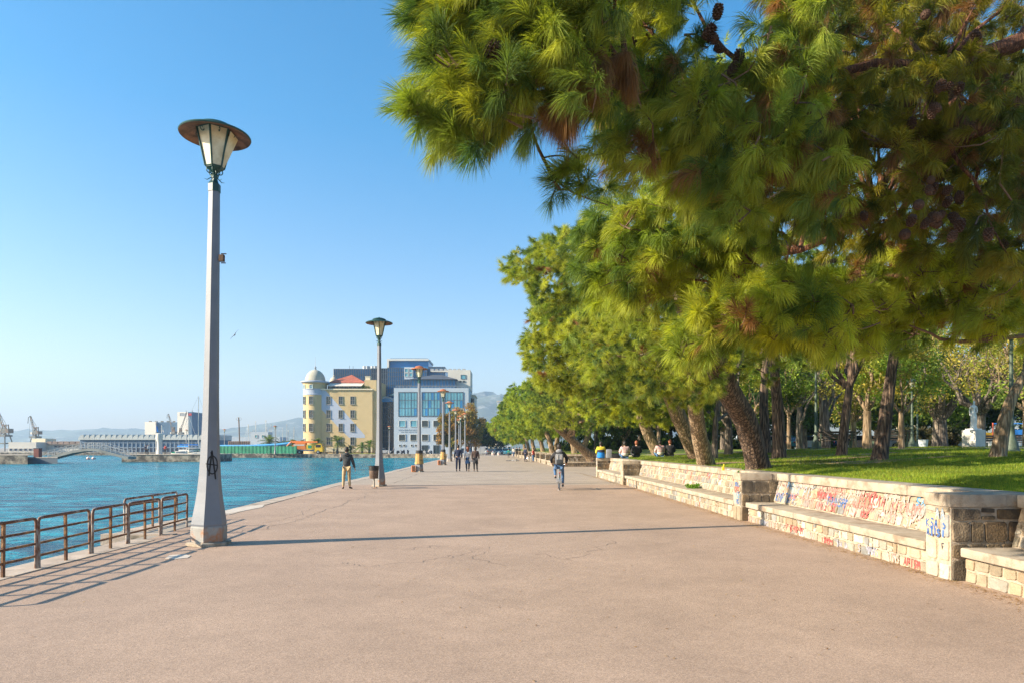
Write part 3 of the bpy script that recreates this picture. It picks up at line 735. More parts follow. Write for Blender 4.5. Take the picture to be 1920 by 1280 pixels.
# ---------------------------------------------------------------- street lamps
M['lamp_paint'] = mat('pole_paint', (.185, .20, .23), .55, var=.08, vscale=3, dirt=(.28, .15, .08), dscale=1.3, damt=.24, bump=.1, bscale=30)
M['lamp_rust'] = mat('rusty_plinth', (.30, .29, .27), .8, var=.1, vscale=8, dirt=(.38, .14, .04), dscale=3.5, damt=.43, bump=.4, bscale=25)
M['lamp_green'] = mat('green_iron', (.018, .07, .06), .5, var=.2, vscale=10)
M['lamp_under'] = mat('rusty_shade_underside', (.24, .12, .07), .75, var=.4, vscale=6, dirt=(.09, .05, .035), dscale=5, damt=.45)
M['lamp_glass'] = mat('lamp_glass', (.80, .72, .52), .35, var=.1, vscale=4, dirt=(.62, .52, .33), dscale=3, damt=.45)
M['lamp_red'] = mat('rust_red_shade', (.45, .16, .07), .7, var=.3, vscale=5)
M['spray'] = mat('black_spray', (.02, .02, .022), .7)
PH = R(-53)   # normal of the shaded face of the hexagonal column
def hexa(mb, prof, c=(0, 0, 0), rot=0): mb.lathe(prof, 6, c, rot)
def scroll(mb, c, ang, r, z, up=1, rad=.006):
    pts = []; d = Vector((math.cos(ang), math.sin(ang), 0))
    for k in range(14):
        t = k / 13; a = t * math.pi * 1.75; rr = r * (1 - .55 * t)
        pts.append(Vector(c) + d * (r * .2 + r * .9 + -math.cos(a) * rr) + Vector((0, 0, z + up * math.sin(a) * rr)))
    mb.tube(pts, [rad] * 14, 5)
def make_lamp(name='street_lamp', shade='lamp_green', broken=False, glassy=True):
    root = thing(name, 'x', 'street lamp'); rot = PH + R(30)
    m_ = MB(); hexa(m_, [(.38, 0), (.38, .05), (.355, .065)], rot=rot); m_.build('foot', M['mortar'], root)
    m_ = MB(); hexa(m_, [(.305, .065), (.305, .31), (.29, .335)], rot=rot); m_.build('plinth', M['lamp_rust'], root)
    m_ = MB(); hexa(m_, [(.285, .335), (.295, .37), (.275, .5), (.238, .72), (.208, .93), (.184, 1.2), (.165, 1.55), (.146, 2.0), (.132, 2.6), (.118, 3.8), (.105, 5.2), (.095, 6.18)], rot=rot)
    m_.build('column', M['lamp_paint'], root)
    m_ = MB(); hexa(m_, [(.105, 6.17), (.105, 6.30), (.07, 6.33), (.05, 6.40), (.075, 6.46), (.045, 6.5), (.06, 6.52), (.15, 6.58), (.155, 6.61)], rot=rot)
    for k in range(6):
        a = rot + math.pi / 3 * k
        scroll(m_, (0, 0, 0), a, .075, 6.53, 1, .009); scroll(m_, (0, 0, 0), a + .5, .05, 6.50, -1, .007)
        d = Vector((math.cos(a), math.sin(a), 0)); m_.tube([d * .05 + Vector((0, 0, 6.42)), d * .12 + Vector((0, 0, 6.36)), d * .17 + Vector((0, 0, 6.37))], [.009, .007, .002], 5)
    m_.build('bracket', M['lamp_green'], root, smooth=True)
    r0, z0, r1, z1 = .150, 6.60, .295, 7.24
    lan = MB()
    for k in range(6):
        a0 = rot + math.pi / 3 * k; a = lambda r, z, t=a0: Vector((r * math.cos(t), r * math.sin(t), z))
        lan.tube([a(r0 + .008, z0), a(r1 + .008, z1)], [.016, .02], 5); q = a0 + math.pi / 3
        lan.tube([a(r0, z0), a(r0, z0, q)], .014, 5); lan.tube([a(r1, z1), a(r1, z1, q)], .014, 5)
        scroll(lan, (math.cos(a0 + .52) * (r1 - .06), math.sin(a0 + .52) * (r1 - .06), 0), a0 + .52, .05, z1 - .06, -1, .007)
    frame = lan.build('lantern_frame', M['lamp_green'], root)
    for k in range(6):
        a0 = rot + math.pi / 3 * k; q = a0 + math.pi / 3; mid = (a0 + q) / 2
        g_ = MB(); c4 = [Vector((r * math.cos(t), r * math.sin(t), z)) for r, z, t in ((r0, z0, a0), (r0, z0, q), (r1, z1, q), (r1, z1, a0))]
        off = Vector((math.cos(mid), math.sin(mid), 0)) * .012
        if broken and k == 0:
            sw = Vector((math.cos(mid), math.sin(mid), 0)); c4 = [c4[0], c4[1], c4[2] + sw * .09 - Vector((0, 0, .07)), c4[3] + sw * .05 - Vector((0, 0, .05))]
        g_.add(c4 + [v - off for v in c4], [(0, 1, 2, 3), (7, 6, 5, 4), (0, 4, 5, 1), (1, 5, 6, 2), (2, 6, 7, 3), (3, 7, 4, 0)])
        g_.build('glass_panel', M['lamp_glass'], root)
    m_ = MB(); m_.lathe([(.06, 7.29), (.54, 7.175), (.585, 7.14)], 40, cap=False); m_.build('shade_underside', M['lamp_under'] if shade == 'lamp_green' else M['lamp_red'], root, smooth=True)
    m_ = MB(); m_.lathe([(.585, 7.138), (.595, 7.155), (.585, 7.172), (.50, 7.21), (.30, 7.25), (.27, 7.255), (.30, 7.30), (.27, 7.33), (.16, 7.37), (.03, 7.40), (.02, 7.42)], 40, cap=False); m_.build('shade', M[shade], root, smooth=True)
    return root
def lampY(Y, pxb): return (xat(pxb, Y), Y, 0)
L1 = make_lamp(broken=True); place(L1, (-5.32, 11.98, 0), 0, label='tallest grey street lamp beside the rusty railing with a black circled letter sprayed on it')
L1.rotation_euler = (0, R(.9), 0)
# camera-side graffiti: circled A on the shaded face
def circled_A(parent):
    mb = MB(); nrmv = Vector((math.cos(PH), math.sin(PH), 0)); u = Vector((-nrmv.y, nrmv.x, 0)); apoth = .162 * math.cos(R(30)); zc = 1.42
    def pt(x, z):  # follows the flat face; wraps on the neighbour faces beyond its width
        zz = zc + z; r = .165 + (1.55 - zz) * (.025 / .35 if zz < 1.55 else .019 / .45); ap = r * math.cos(R(30)) + .003
        hw = r / 2
        if abs(x) <= hw: return nrmv * ap + u * x + Vector((0, 0, zz))
        s_ = 1 if x > 0 else -1; n2 = Matrix.Rotation(s_ * R(60), 3, 'Z') @ nrmv; u2 = Matrix.Rotation(s_ * R(60), 3, 'Z') @ u
        return n2 * ap + u2 * (x - s_ * 2 * hw) + Vector((0, 0, zz))
    def line(ps, w=.011): 
        ps = [Vector(p) for p in ps]
        for a, b in zip(ps, ps[1:]):
            d = (b - a); 
            if d.length < 1e-6: continue
            nn = Vector((-d.y, d.x)).normalized() * w
            k = max(1, int(d.length / .02))
            for i in range(k):
                p = a + d * (i / k) - d * .02; q = a + d * ((i + 1) / k)
                mb.quad(pt(*(p - nn)), pt(*(q - nn)), pt(*(q + nn)), pt(*(p + nn)))
    line([(math.cos(a) * .085, math.sin(a) * .155 - .02) for a in [k * math.pi / 14 for k in range(29)]], .011)
    line([(-.055, -.20), (-.005, .22)], .013); line([(-.005, .22), (.055, -.27)], .013); line([(-.02, .2), (.015, .12)], .016); line([(-.11, .0), (.10, -.03)], .010)
    mb.build('graffiti', M['spray'], parent)
circled_A(L1)
m_ = MB(); m_.bevbox((.165, -.04, 5.0), (.09, .07, .12), .01); m_.tube([(.1, -.03, 4.98), (.17, -.03, 4.98)], .018, 6); m_.tube([(.15, -.03, 5.08), (.24, -.03, 5.08)], .01, 5); m_.tube([(.15, -.03, 4.92), (.23, -.03, 4.92)], .01, 5)
m_.build('fixture', M['twig'], L1)
lampdesc = [(30.1, 711, 'grey street lamp with a litter bin at its foot'), (47.6, 786, 'grey street lamp with a yellow wrapped foot and orange box'), (66.5, 831, 'grey street lamp standing beyond the yellow footed one beside the walking trio'),
            (84, 843, 'grey street lamp seen just behind the trio with a bent foot'), (101, 854.5, 'far grey street lamp in front of the brown trees'), (121, 863.5, 'small far street lamp among the brown tree leaves'), (137, 860.5, 'smallest low street lamp in the far row'), (112, 872, 'far street lamp nearest the white van')]
near2 = make_lamp(); first = True
for Y, px, lab in lampdesc:
    if Y < 40: o = near2
    else:
        if first: proto_red = make_lamp(shade='lamp_red'); o = proto_red; first = False
        else: o = copy_tree(proto_red)
    place(o, (xat(px, Y), Y, 0), R({30.1: 3, 47.6: 8}.get(Y, 15)), label=lab, group='street lamps along the promenade')
L1['group'] = 'street lamps along the promenade'
fq = [(516, 178, 'street lamp standing before the green fence across the water'), (730, 180, 'short street lamp before the dark glass building across the water'), (421, 210, 'faint lamp behind the green fence'), (350, 215, 'faint lamp beside the sailing boats')]
for px, Y, lab in fq:
    o = copy_tree(proto_red); place(o, (xat(px, Y), Y, 0), 0, scale=1.0, label=lab, group='street lamps on the far quay')
# wrapped feet on the third and fourth lamps
M['wrap'] = mat('yellow_wrap', (.50, .30, .09), .8, var=.25, vscale=6, dirt=(.10, .08, .06), dscale=4, damt=.42)
M['orange'] = mat('orange_box', (.70, .22, .05), .6, var=.2, vscale=5)
for Y, px in ((47.6, 786), (66.5, 831)):
    x = xat(px, Y)
    root = [o for o in bpy.data.objects if o.get('category') == 'street lamp' and abs(o.location.y - Y) < .1][0]
    m_ = MB(); m_.lathe([(.31, .55), (.27, .9), (.245, 1.2), (.24, 1.28)], 12); m_.build('yellow_cover', M['wrap'], root)
    m_ = MB(); m_.lathe([(.242, 1.28), (.235, 1.5), (.22, 1.5)], 12); m_.build('black_band', M['spray'], root)
    r2 = thing('switch_box', 'orange switch box standing against the %s' % ('third lamp foot, nearer of two' if Y < 50 else 'fourth lamp foot, farther of two'), 'box', (x - .36, Y - .30, 0), R(10)); r2.scale = (.7, .7, .72)
    m_ = MB(); m_.bevbox((0, 0, .33), (.38, .3, .62), .02); m_.build('cabinet', M['orange'], r2)
    m_ = MB(); m_.box((0, -.155, .33), (.26, .02, .46)); m_.build('door', M['lamp_under'], r2)

# litter bin by the second lamp
M['bin_black'] = mat('bin_black', (.02, .02, .022), .5); M['bin_rust'] = mat('bin_slats', (.14, .09, .06), .7, var=.4, vscale=8, dirt=(.04, .12, .11), dscale=2, damt=.42)
gb = G(701, 914); rb = thing('litter_bin', 'round dark litter bin on a post in front of the second lamp', 'litter bin', (xat(701, 28.6), 28.6, 0))
m_ = MB(); m_.tube([(0, .05, 0), (0, .05, .5)], .035, 8); m_.box((0, .05, .02), (.22, .22, .04)); m_.build('post', M['lamp_rust'], rb)
m_ = MB(); m_.lathe([(.17, .40), (.185, .42), (.20, .74)], 20); m_.build('basket', M['bin_rust'], rb, smooth=True)
m_ = MB(); m_.lathe([(.205, .74), (.215, .93), (.20, .94), (.19, .80)], 20, cap=False); m_.lathe([(.19, .82), (.18, .82)], 20); m_.build('rim', M['bin_black'], rb, smooth=True)

# ---------------------------------------------------------------- railing
M['rust'] = mat('rusty_rail', (.42, .40, .36), .75, var=.15, vscale=6, dirt=(.17, .065, .03), dscale=3.5, damt=.52, bump=.4, bscale=60)
M['rust2'] = mat('rusty_bar', (.33, .17, .07), .8, var=.3, vscale=9, dirt=(.13, .055, .03), dscale=5, damt=.5, bump=.4, bscale=60)
def rail_frame(L, H=.71):
    root = thing('rail_panel', 'x', 'railing')
    m_ = MB(); r = .022; c = .07; pts = [(0, 0, -.01), (0, 0, H - c)] + [(c - c * math.cos(a), 0, H - c + c * math.sin(a)) for a in (R(30), R(60), R(90))] + \
        [(L - c + c * math.sin(a), 0, H - c + c * math.cos(a)) for a in (R(0), R(30), R(60), R(90))] + [(L, 0, -.01)]
    m_.tube(pts, r, 10); m_.build('hoop', M['rust'], root, smooth=True)
    m_ = MB(); m_.box((L / 2, 0, H / 2 - .01), (.045, .03, H - .02)); m_.build('middle_post', M['rust2'], root)
    for z in (.53, .355, .18):
        m_ = MB(); m_.box((L / 2, 0, z), (L - .03, .02, .032)); m_.build('bar', M['rust2'], root)
    return root
ends = [6.95, 8.28, 9.58, 10.9, 12.05, 13.27, 14.62]
xr = [-6.66, -6.66, -6.66, -6.72, -6.78, -6.83, -6.95]
labs = ['rusty rail panel cut off by the picture edge, nearest of the row', 'rusty rail panel second from the near end of the row', 'rusty rail panel third in the row, over open water', 'rusty rail panel fourth in the row, before the hooked ledge', 'rusty rail panel fifth in the row, in front of the ledge', 'rusty rail panel last of the row beside the tall lamp']
for i in range(6):
    a = Vector((xr[i], ends[i] + .03, 0)); b_ = Vector((xr[i + 1], ends[i + 1] - .03, 0)); d = b_ - a
    o = rail_frame(d.length); place(o, a, math.atan2(d.y, d.x), label=labs[i], group='rusty railing along the quay edge')
    o.rotation_euler.x = R([0, .6, -.8, .5, -.4, .9][i])
o = rail_frame(2.25, .67); a = Vector((-7.72, 13.6, 0)); b_ = Vector((-7.78, 15.85, 0)); d = b_ - a
place(o, a, math.atan2(d.y, d.x), label='pale topped rail panel on the projecting ledge behind the others', group='rusty railing along the quay edge')

# dry needles and leaf litter gathered along the foot of the wall, and a little on the paving
def litter():
    rs = np.random.default_rng(14); n = 9000; Y = 1 + 44 * rs.random(n) ** 1.5; X = np.array([front_x(y) for y in Y]) - np.abs(rs.normal(size=n)) * .16 - .03
    n2 = 500; Y2 = 3 + 30 * rs.random(n2); X2 = -6.4 + 11.5 * rs.random(n2) ** .5
    X = np.concatenate([X, X2]); Y = np.concatenate([Y, Y2]); N = len(X); L_ = np.where(np.arange(N) < n, .03, .018)[:, None] * (.5 + rs.random((N, 1))); a = rs.random(N) * 6.28
    d = np.stack([np.cos(a), np.sin(a), rs.random(N) * .3], 1); p = np.stack([X, Y, np.full(N, .003)], 1); wv = np.stack([-np.sin(a), np.cos(a), rs.random(N) * .2], 1) * np.where(np.arange(N) < n, .004, .009)[:, None]
    V = np.stack([p - d * L_, p + wv, p + d * L_, p - wv], 1).reshape(-1, 3); c = np.array([[.30, .17, .07], [.38, .24, .10], [.20, .12, .06], [.45, .33, .14]])[rs.integers(0, 4, N)]
    i = np.arange(N) * 4
    tag(mesh_np('leaf_litter', V, [np.stack([i, i + 1, i + 2, i + 3], 1)], np.repeat(c[:, None], 4, 1).reshape(-1, 3), M['leaf']), 'dry brown needles and leaf crumbs along the foot of the stone wall', 'litter', kind='stuff')
litter()
# ---------------------------------------------------------------- pines
def bez(a, b, sag, k=5, j=.0, rg=random):
    a = Vector(a); b = Vector(b); out = []
    for i in range(k + 1):
        t = i / k; p = a.lerp(b, t); p.z += sag * 4 * t * (1 - t); 
        if 0 < i < k: p += Vector((rg.uniform(-j, j), rg.uniform(-j, j), rg.uniform(-j, j)))
        out.append(p)
    return out
def pine(label, trunk, radii, sets, seed, bark='bark', limbs=8, limb_r=.07, attach=None, ntw=150, tw_r=.006, group=None, name='pine_tree', nside=14, extra=()):
    """trunk: world points; sets: list of dicts (centers + needle settings)"""
    rs = np.random.default_rng(seed); rg = random.Random(seed)
    base = Vector(trunk[0]); root = thing(name, label, 'pine tree', (0, 0, 0), group=group)
    base_l = Vector((base.x, base.y, base.z)); root.location = base_l
    off = np.array(base_l)
    mb = MB(); T = [Vector(p) - base_l for p in trunk]; trunk_mesh(mb, [T[0] - Vector((0, 0, .25))] + T[1:] if len(T) > 1 else T, radii, nside, rg)
    allc = np.concatenate([s['c'] for s in sets]) - off
    top = T[-1]; pick = allc[rs.choice(len(allc), min(limbs, len(allc)), replace=False)]
    for c in pick:
        st = T[-1] if rg.random() < .6 else T[-2].copy()
        if attach: st = min([Vector(a) - base_l for a in attach], key=lambda a: (a - Vector(c)).length)
        L = (Vector(c) - st).length; k = 7
        pts = bez(st, c, L * .06, k, L * .035, rg); r0 = limb_r * rg.uniform(.7, 1.2)
        mb.tube(pts, [r0 * (1 - .85 * i / k) for i in range(k + 1)], 7, noise=.1, rng=rg)
    for pts, rad, n_, mi in extra:
        mb.mi = mi; trunk_mesh(mb, [Vector(p) - base_l for p in pts], rad, n_, random.Random(3), flare=False)
    mb.mi = 1
    for s in sets:
        c = s['c'] - off; kw = {k: v for k, v in s.items() if k not in ('c', 'tw')}
        o, pos, dr, sl = pine_crown(rs, root, c, **kw)
        if s.get('tw', ntw): twigs(rs, mb, pos, dr, sl, c, s.get('tw', ntw), tw_r)
    mb.build('trunk', [M[bark], M['twig']], root)  # mesh also holds the loose limbs and twigs of the crown
    return root
rs = np.random.default_rng(11)
LIM1 = P(1760, 140, 6.3); LIM2 = P(1780, 262, 6.0)
# overhanging pine: trunk stands on the lawn outside the frame on the right
tb = Vector((10.2, 6.6, lawn_z(10.2, 6.6)))
A1 = sample_px(rs, [(795, -90), (830, 50), (828, 130), (815, 190), (850, 245), (905, 258), (965, 225), (1040, 200), (1130, 215), (1150, -90)], 195, 3.9, 5.0)
A1b = np.array([P(784, 203, 4.05), P(796, 212, 4.08), P(800, 18, 4.0), P(900, 270, 4.1), P(828, 244, 4.1), P(862, 262, 4.1), P(1060, 320, 4.7), P(1095, 338, 4.7), P(1125, 352, 4.75), P(1085, 310, 4.7), P(1048, 352, 4.7)])
BRN1 = np.array([P(1122, 95, 4.2), P(1130, 125, 4.15), P(1112, 140, 4.2), P(1062, 190, 4.1), P(1072, 205, 4.1), P(1180, 108, 4.4)])
A2 = sample_px(rs, [(1120, -90), (1110, 220), (1130, 290), (1190, 330), (1260, 350), (1340, 380), (1450, 440), (1560, 450), (1560, -90)], 215, 4.7, 6.3, holes=[[(1308, -100), (1322, 95), (1352, 112), (1425, 110), (1452, 50), (1458, -100)]])
A3 = sample_px(rs, [(1500, -90), (1500, 430), (1640, 500), (1800, 520), (1990, 530), (2010, 300), (2000, -90)], 380, 5.6, 9.5)
A4 = sample_px(rs, [(1560, 520), (1540, 600), (1580, 640), (1640, 650), (1700, 640), (1760, 600), (1880, 640), (1980, 640), (1990, 500), (1700, 480)], 95, 6.4, 8.5)
hole_fill = sample_px(rs, [(1480, -60), (1470, 90), (1480, 300), (1800, 300), (1800, -60)], 60, 8.5, 10.5)
C2a = sample_px(rs, [(1120, 400), (1085, 440), (1120, 540), (1175, 575), (1260, 545), (1330, 545), (1400, 520), (1460, 470), (1400, 380), (1250, 370)], 170, 7.4, 10.2)
C2b = sample_px(rs, [(1290, 590), (1275, 640), (1290, 650), (1330, 660), (1380, 615), (1480, 620), (1560, 640), (1620, 560), (1480, 510), (1400, 570)], 120, 5.6, 7.6)

near = pine('huge overhanging pine branches filling the upper part with drooping long needles and cones',
    [tb, tb + Vector((-.3, 0, 1.3)), tb + Vector((-.9, -.1, 2.6)), tb + Vector((-1.8, -.1, 3.6))], [.36, .33, .29, .24],
    [dict(c=A1, crad=.16, nshoot=5, K=170, nlen=.148, wid=.0027, slen=.12, brown=.0, droop=.55, core=P(1300, 150, 5)),
     dict(c=BRN1, crad=.05, nshoot=6, K=150, nlen=.15, wid=.0034, slen=.1, brown=1.0, droop=1.3, core=P(1100, 60, 4.2), hang=.9, tw=6),
     dict(c=A1b, crad=.05, nshoot=4, K=130, nlen=.145, wid=.003, slen=.12, brown=.0, droop=.22, core=P(1300, 100, 5), tint=(.7, .85, 1.0), tw=10),
     dict(c=A2, crad=.20, nshoot=5, K=135, nlen=.15, wid=.0034, slen=.12, brown=.06, droop=.6, core=P(1500, 100, 7.5)),
     dict(c=A3, crad=.28, nshoot=5, K=120, nlen=.155, wid=.0042, slen=.13, brown=.10, droop=.6, core=P(1750, 200, 8.5), tint=(.74, .60, .52), tw=420),  # tint browns the needles and paints in the shade of the crown's inside
     dict(c=hole_fill, crad=.3, nshoot=5, K=90, nlen=.18, wid=.006, slen=.14, brown=.12, droop=.4, core=P(1700, 150, 9), tint=(.9, .8, .7)),
     dict(c=A4, crad=.22, nshoot=5, K=125, nlen=.16, wid=.0042, slen=.13, brown=.05, droop=.36, core=P(1800, 560, 8), tint=(1.1, 1.1, .9)),
     dict(c=C2a, crad=.24, nshoot=5, K=120, nlen=.19, wid=.005, slen=.13, brown=.03, droop=.6, core=P(1350, 480, 10.5), tint=(1.0, 1.03, .9)),
     dict(c=C2b, crad=.19, nshoot=5, K=130, nlen=.16, wid=.004, slen=.13, brown=.02, droop=.3, core=P(1450, 600, 7.8), tint=(1.15, 1.12, .85))],
    21, bark='bark_red', extra=[
        ([tb + Vector((-1.7, -.1, 3.4)), P(2080, 100, 6.3), P(1920, 172, 6.05), P(1860, 225, 6), P(1807, 250, 6), P(1700, 270, 6.1), P(1500, 260, 6.2)], [.15, .10, .085, .08, .075, .05, .02], 10, 0),
        ([tb + Vector((-1.8, -.1, 3.6)), P(2050, 10, 6.4), P(1920, 75, 6.2), P(1840, 105, 6.2), P(1780, 132, 6.3), P(1640, 120, 6.2), P(1500, 160, 5.9)], [.14, .10, .08, .075, .07, .045, .02], 10, 0),
        ([P(1860, 225, 6.1), P(1740, 320, 7), P(1640, 400, 8), P(1500, 470, 9.0), P(1380, 490, 9.4)], [.07, .055, .045, .035, .015], 9, 0), ([P(1740, 320, 7), P(1600, 520, 7.6), P(1480, 590, 7.6), P(1400, 610, 7.2)], [.04, .03, .025, .012], 8, 0),
        ([P(1795, 128, 6.2), P(1792, 190, 6.05), P(1808, 248, 5.98)], [.065, .055, .07], 10, 0),
        ([P(990, 215, 4.65), P(1003, 262, 4.65), P(1020, 300, 4.68), P(1042, 335, 4.7), P(1075, 362, 4.7), P(1140, 385, 4.75)], [.010, .010, .012, .009, .007, .004], 7, 1),
        ([P(1020, 296, 4.68), P(1050, 292, 4.7), P(1082, 306, 4.7), P(1120, 330, 4.72)], [.006, .005, .004, .003], 6, 1),
        ([P(2000, 620, 7.7), P(1800, 640, 7.2), P(1745, 625, 7), P(1705, 610, 7)], [.03, .02, .014, .008], 7, 1),
        ([P(1650, 605, 6.4), P(1615, 617, 6.35), P(1600, 611, 6.3)], [.008, .006, .004], 6, 1)], limbs=60, limb_r=.03, attach=[LIM1, LIM2, P(1807, 240, 6), P(1500, 250, 6.2), P(1320, 210, 5.2), P(1180, 160, 4.8), P(1700, 520, 7.4), P(1950, 560, 7.6), P(1500, 470, 9.0), P(1480, 590, 7.6), P(1640, 400, 8)], ntw=260)
# cones
cm = MB()
for k in range(7):
    z = -.045 + k * .014; r = .012 + .018 * math.sin(math.pi * (k + .8) / 8)
    for j in range(7):
        a = j * 2 * math.pi / 7 + k * .5; cm.box((r * math.cos(a), r * math.sin(a), z), (.018, .014, .008), rz=a, ry=-.5)
cm.lathe([(.008, -.05), (.02, -.02), (.02, .02), (.006, .05)], 8)
c0 = cm.build('pine_cone', M['cone'], near)
spots = [P(923, 93, 3.85), P(930, 112, 3.9), P(1346, 22, 5), P(1330, 60, 5), P(1336, 72, 5.02), P(1385, 108, 5), P(1375, 130, 5), P(1348, 92, 5), P(1510, 125, 5.3), P(1548, 116, 5.4), P(1592, 310, 5.5), P(1575, 400, 5.4), P(1620, 405, 5.6), P(1735, 28, 5.6)]
rg = random.Random(6)
for i in range(60): 
    if i < 30: spots.append(P(rg.gauss(1775, 45), rg.choice([180, 220, 360, 400, 420]) + rg.gauss(0, 18), rg.uniform(5.3, 6.0)))
    else: 
        c = A3[rg.randrange(len(A3))]; spots.append(Vector(c) + Vector((rg.uniform(-.2, .1), -.25, rg.uniform(-.2, .1))))
for i, s in enumerate(spots):
    o = c0 if i == 0 else c0.copy()
    if i: COL.objects.link(o)
    o.location = s - Vector(near.location); o.rotation_euler = (rg.uniform(-1, 1), rg.uniform(-1, 1), rg.uniform(0, 6)); o.scale = (rg.uniform(.8, 1.15),) * 3

# leaning pines behind the wall
def tp(px, py, Y): return P(px, py, Y)
z1 = lambda x, y: lawn_z(x, y)
T2b = (7.0, 19.2)
t2 = [Vector((T2b[0], T2b[1], z1(*T2b))), tp(1400, 795, 18.2), tp(1365, 730, 17), tp(1310, 610, 15), tp(1265, 545, 13.5)]
C2 = sample_px(rs, [(1180, 470), (1190, 600), (1260, 690), (1420, 700), (1560, 660), (1900, 590), (2000, 300), (1900, 60), (1480, 60), (1290, 150), (1200, 330)], 800, 15, 20.5)
pine('big dark pine trunk leaning left over the wall with a broad needled crown', t2, [.31, .30, .29, .26, .2],
     [dict(c=C2, crad=.5, nshoot=6, K=64, nlen=.2, wid=.012, slen=.2, brown=.05, droop=.45, two=False, core=tp(1500, 450, 19), tint=(.95, 1.0, .85))], 31, limbs=26, limb_r=.08, ntw=160, tw_r=.01)
T1b = (5.15 + 0, 0)
t1 = [Vector((6.3, 19.3, 1.12)), tp(1312, 820, 22.6), tp(1302, 745, 21), tp(1300, 660, 18.5), tp(1290, 560, 18)]
t1[0] = Vector((xat(1328, 23.8), 23.8, 1.09))
C1 = sample_px(rs, [(1120, 560), (1060, 620), (1090, 700), (1180, 740), (1290, 760), (1380, 720), (1330, 560)], 330, 15, 22)
pine('forked pale barked pine rooted right against the wall top', t1, [.30, .26, .23, .19, .13],
     [dict(c=C1, crad=.22, nshoot=6, K=80, nlen=.19, wid=.009, slen=.16, brown=.008, droop=.4, two=False, core=tp(1230, 700, 20))], 32, limbs=14, limb_r=.09, ntw=120, bark='bark_tan', tw_r=.008)
# rows of pines along the promenade wall, getting smaller with distance
def pine_row(label, base, poly, n, d0, d1, seed, lean=(0, 0), r=.3, crad=.42, K=38, wid=.014, nlen=.17, h=4.5, nshoot=6, tint=(1, 1, 1), bark='bark_tan', fork=True, limbs=14):
    bx_, by_ = base; bz = lawn_z(max(bx_, front_x(by_) + 1.3), by_) - .02; b = Vector((bx_, by_, bz))
    rg = random.Random(seed); rr = np.random.default_rng(seed)
    t = [b, b + Vector((lean[0] * .35 + rg.uniform(-.1, .1), lean[1] * .3, h * .3)), b + Vector((lean[0] * .7, lean[1] * .7, h * .65)), b + Vector((lean[0], lean[1], h))]
    c = sample_px(rr, poly, int(n * 1.5), d0, d1); K = int(K * 1.9); crad *= .5; nlen *= 1.35
    return pine(label, t, [r, r * .85, r * .75, r * .6], [dict(c=c, crad=crad, nshoot=nshoot, K=K, nlen=nlen, wid=wid, slen=.16, brown=.006, droop=.35, two=False, tint=tint, core=c.mean(0) + np.array([1.5, 2, -.5]))], seed, limbs=limbs, limb_r=r * .35, ntw=70, tw_r=.012, bark=bark, nside=10)
# (label, trunk px, Y, crown outline px, clumps, depth)
pine_row('broad pine whose crown reaches furthest left against the sky', (8.6, 31), [(1100, 415), (1040, 440), (990, 462), (948, 490), (948, 520), (1000, 545), (1010, 600), (1060, 640), (1200, 620), (1200, 450)], 380, 22, 29, 41, lean=(-3.2, -3.5), r=.42, h=5.2, K=46, wid=.010, nlen=.16, crad=.36)
pine_row('pine with a thick curved trunk just behind the seated group', (9.8, 34), [(1010, 560), (990, 620), (978, 670), (1000, 715), (1060, 740), (1160, 730), (1230, 640), (1150, 560)], 400, 24, 33, 42, lean=(-2.6, -2), r=.45, h=4.8, K=42, wid=.011, nlen=.16, crad=.38)
pine_row('pine behind the seated pair with a low hanging crown', (9.2, 42), [(1120, 720), (1060, 740), (1080, 770), (1140, 790), (1250, 795), (1350, 770), (1320, 700), (1200, 690)], 260, 30, 42, 43, lean=(-2.2, -1), r=.4, h=4.2, K=36, wid=.014, tint=(1.1, 1.1, .9))
pine_row('pine whose bare trunk lies almost along the grass', (xat(1108, 60), 60), [(1000, 725), (985, 770), (1010, 795), (1080, 800), (1160, 790), (1180, 730)], 200, 44, 58, 44, lean=(-3.3, -3), r=.42, h=2.3, K=34, wid=.018, crad=.6, nlen=.2)
rowsp = [(63.5, 5.9, [(985, 715), (972, 745), (975, 785), (1010, 800), (1065, 795), (1070, 720)], 150, 52, 66, 'pine beside the end of the far lawn, straight tan trunk', (-.6, 0)),
         (70, 7.2, [(1000, 740), (1000, 800), (1060, 812), (1130, 808), (1130, 740)], 150, 62, 76, 'pine with a slightly tilted trunk behind the fallen looking one', (1.2, 0)),
         (77, 4.6, [(960, 725), (952, 760), (958, 800), (990, 812), (1030, 808), (1030, 730)], 150, 68, 82, 'far pine third along the distant wall', (-1.0, 0)),
         (86, 5.4, [(985, 760), (985, 810), (1030, 820), (1070, 812), (1060, 760)], 120, 78, 92, 'far pine fourth along the distant wall', (.6, 0)),
         (96, 4.4, [(948, 740), (938, 775), (945, 808), (980, 818), (1010, 812), (1005, 745)], 130, 86, 104, 'far pine fifth along the distant wall', (-1.0, 0)),
         (108, 3.6, [(940, 765), (930, 795), (940, 815), (975, 824), (1000, 815), (990, 760)], 110, 98, 116, 'far pine sixth along the distant wall', (-.7, 0)),
         (122, 3.0, [(932, 780), (918, 797), (925, 812), (950, 824), (975, 820), (965, 775)], 100, 112, 132, 'far pine last before the street, lowest crown', (-.8, 0)),
         (140, 2.6, [(945, 790), (938, 815), (955, 828), (990, 826), (985, 790)], 70, 132, 150, 'small pine at the street corner beyond the distant wall', (0, 0))]
for i, (Y, x, pl, n_, d0, d1, lab, ln) in enumerate(rowsp):
    pine_row(lab, (max(x, front_x(Y) + 1.4), Y), pl, n_, d0, d1, 50 + i, lean=ln, r=.34, h=3.6, crad=.75 + .12 * i, K=26, wid=.026 + .006 * i, nlen=.24 + .03 * i, nshoot=6, tint=(.85, .95, .95), limbs=6)
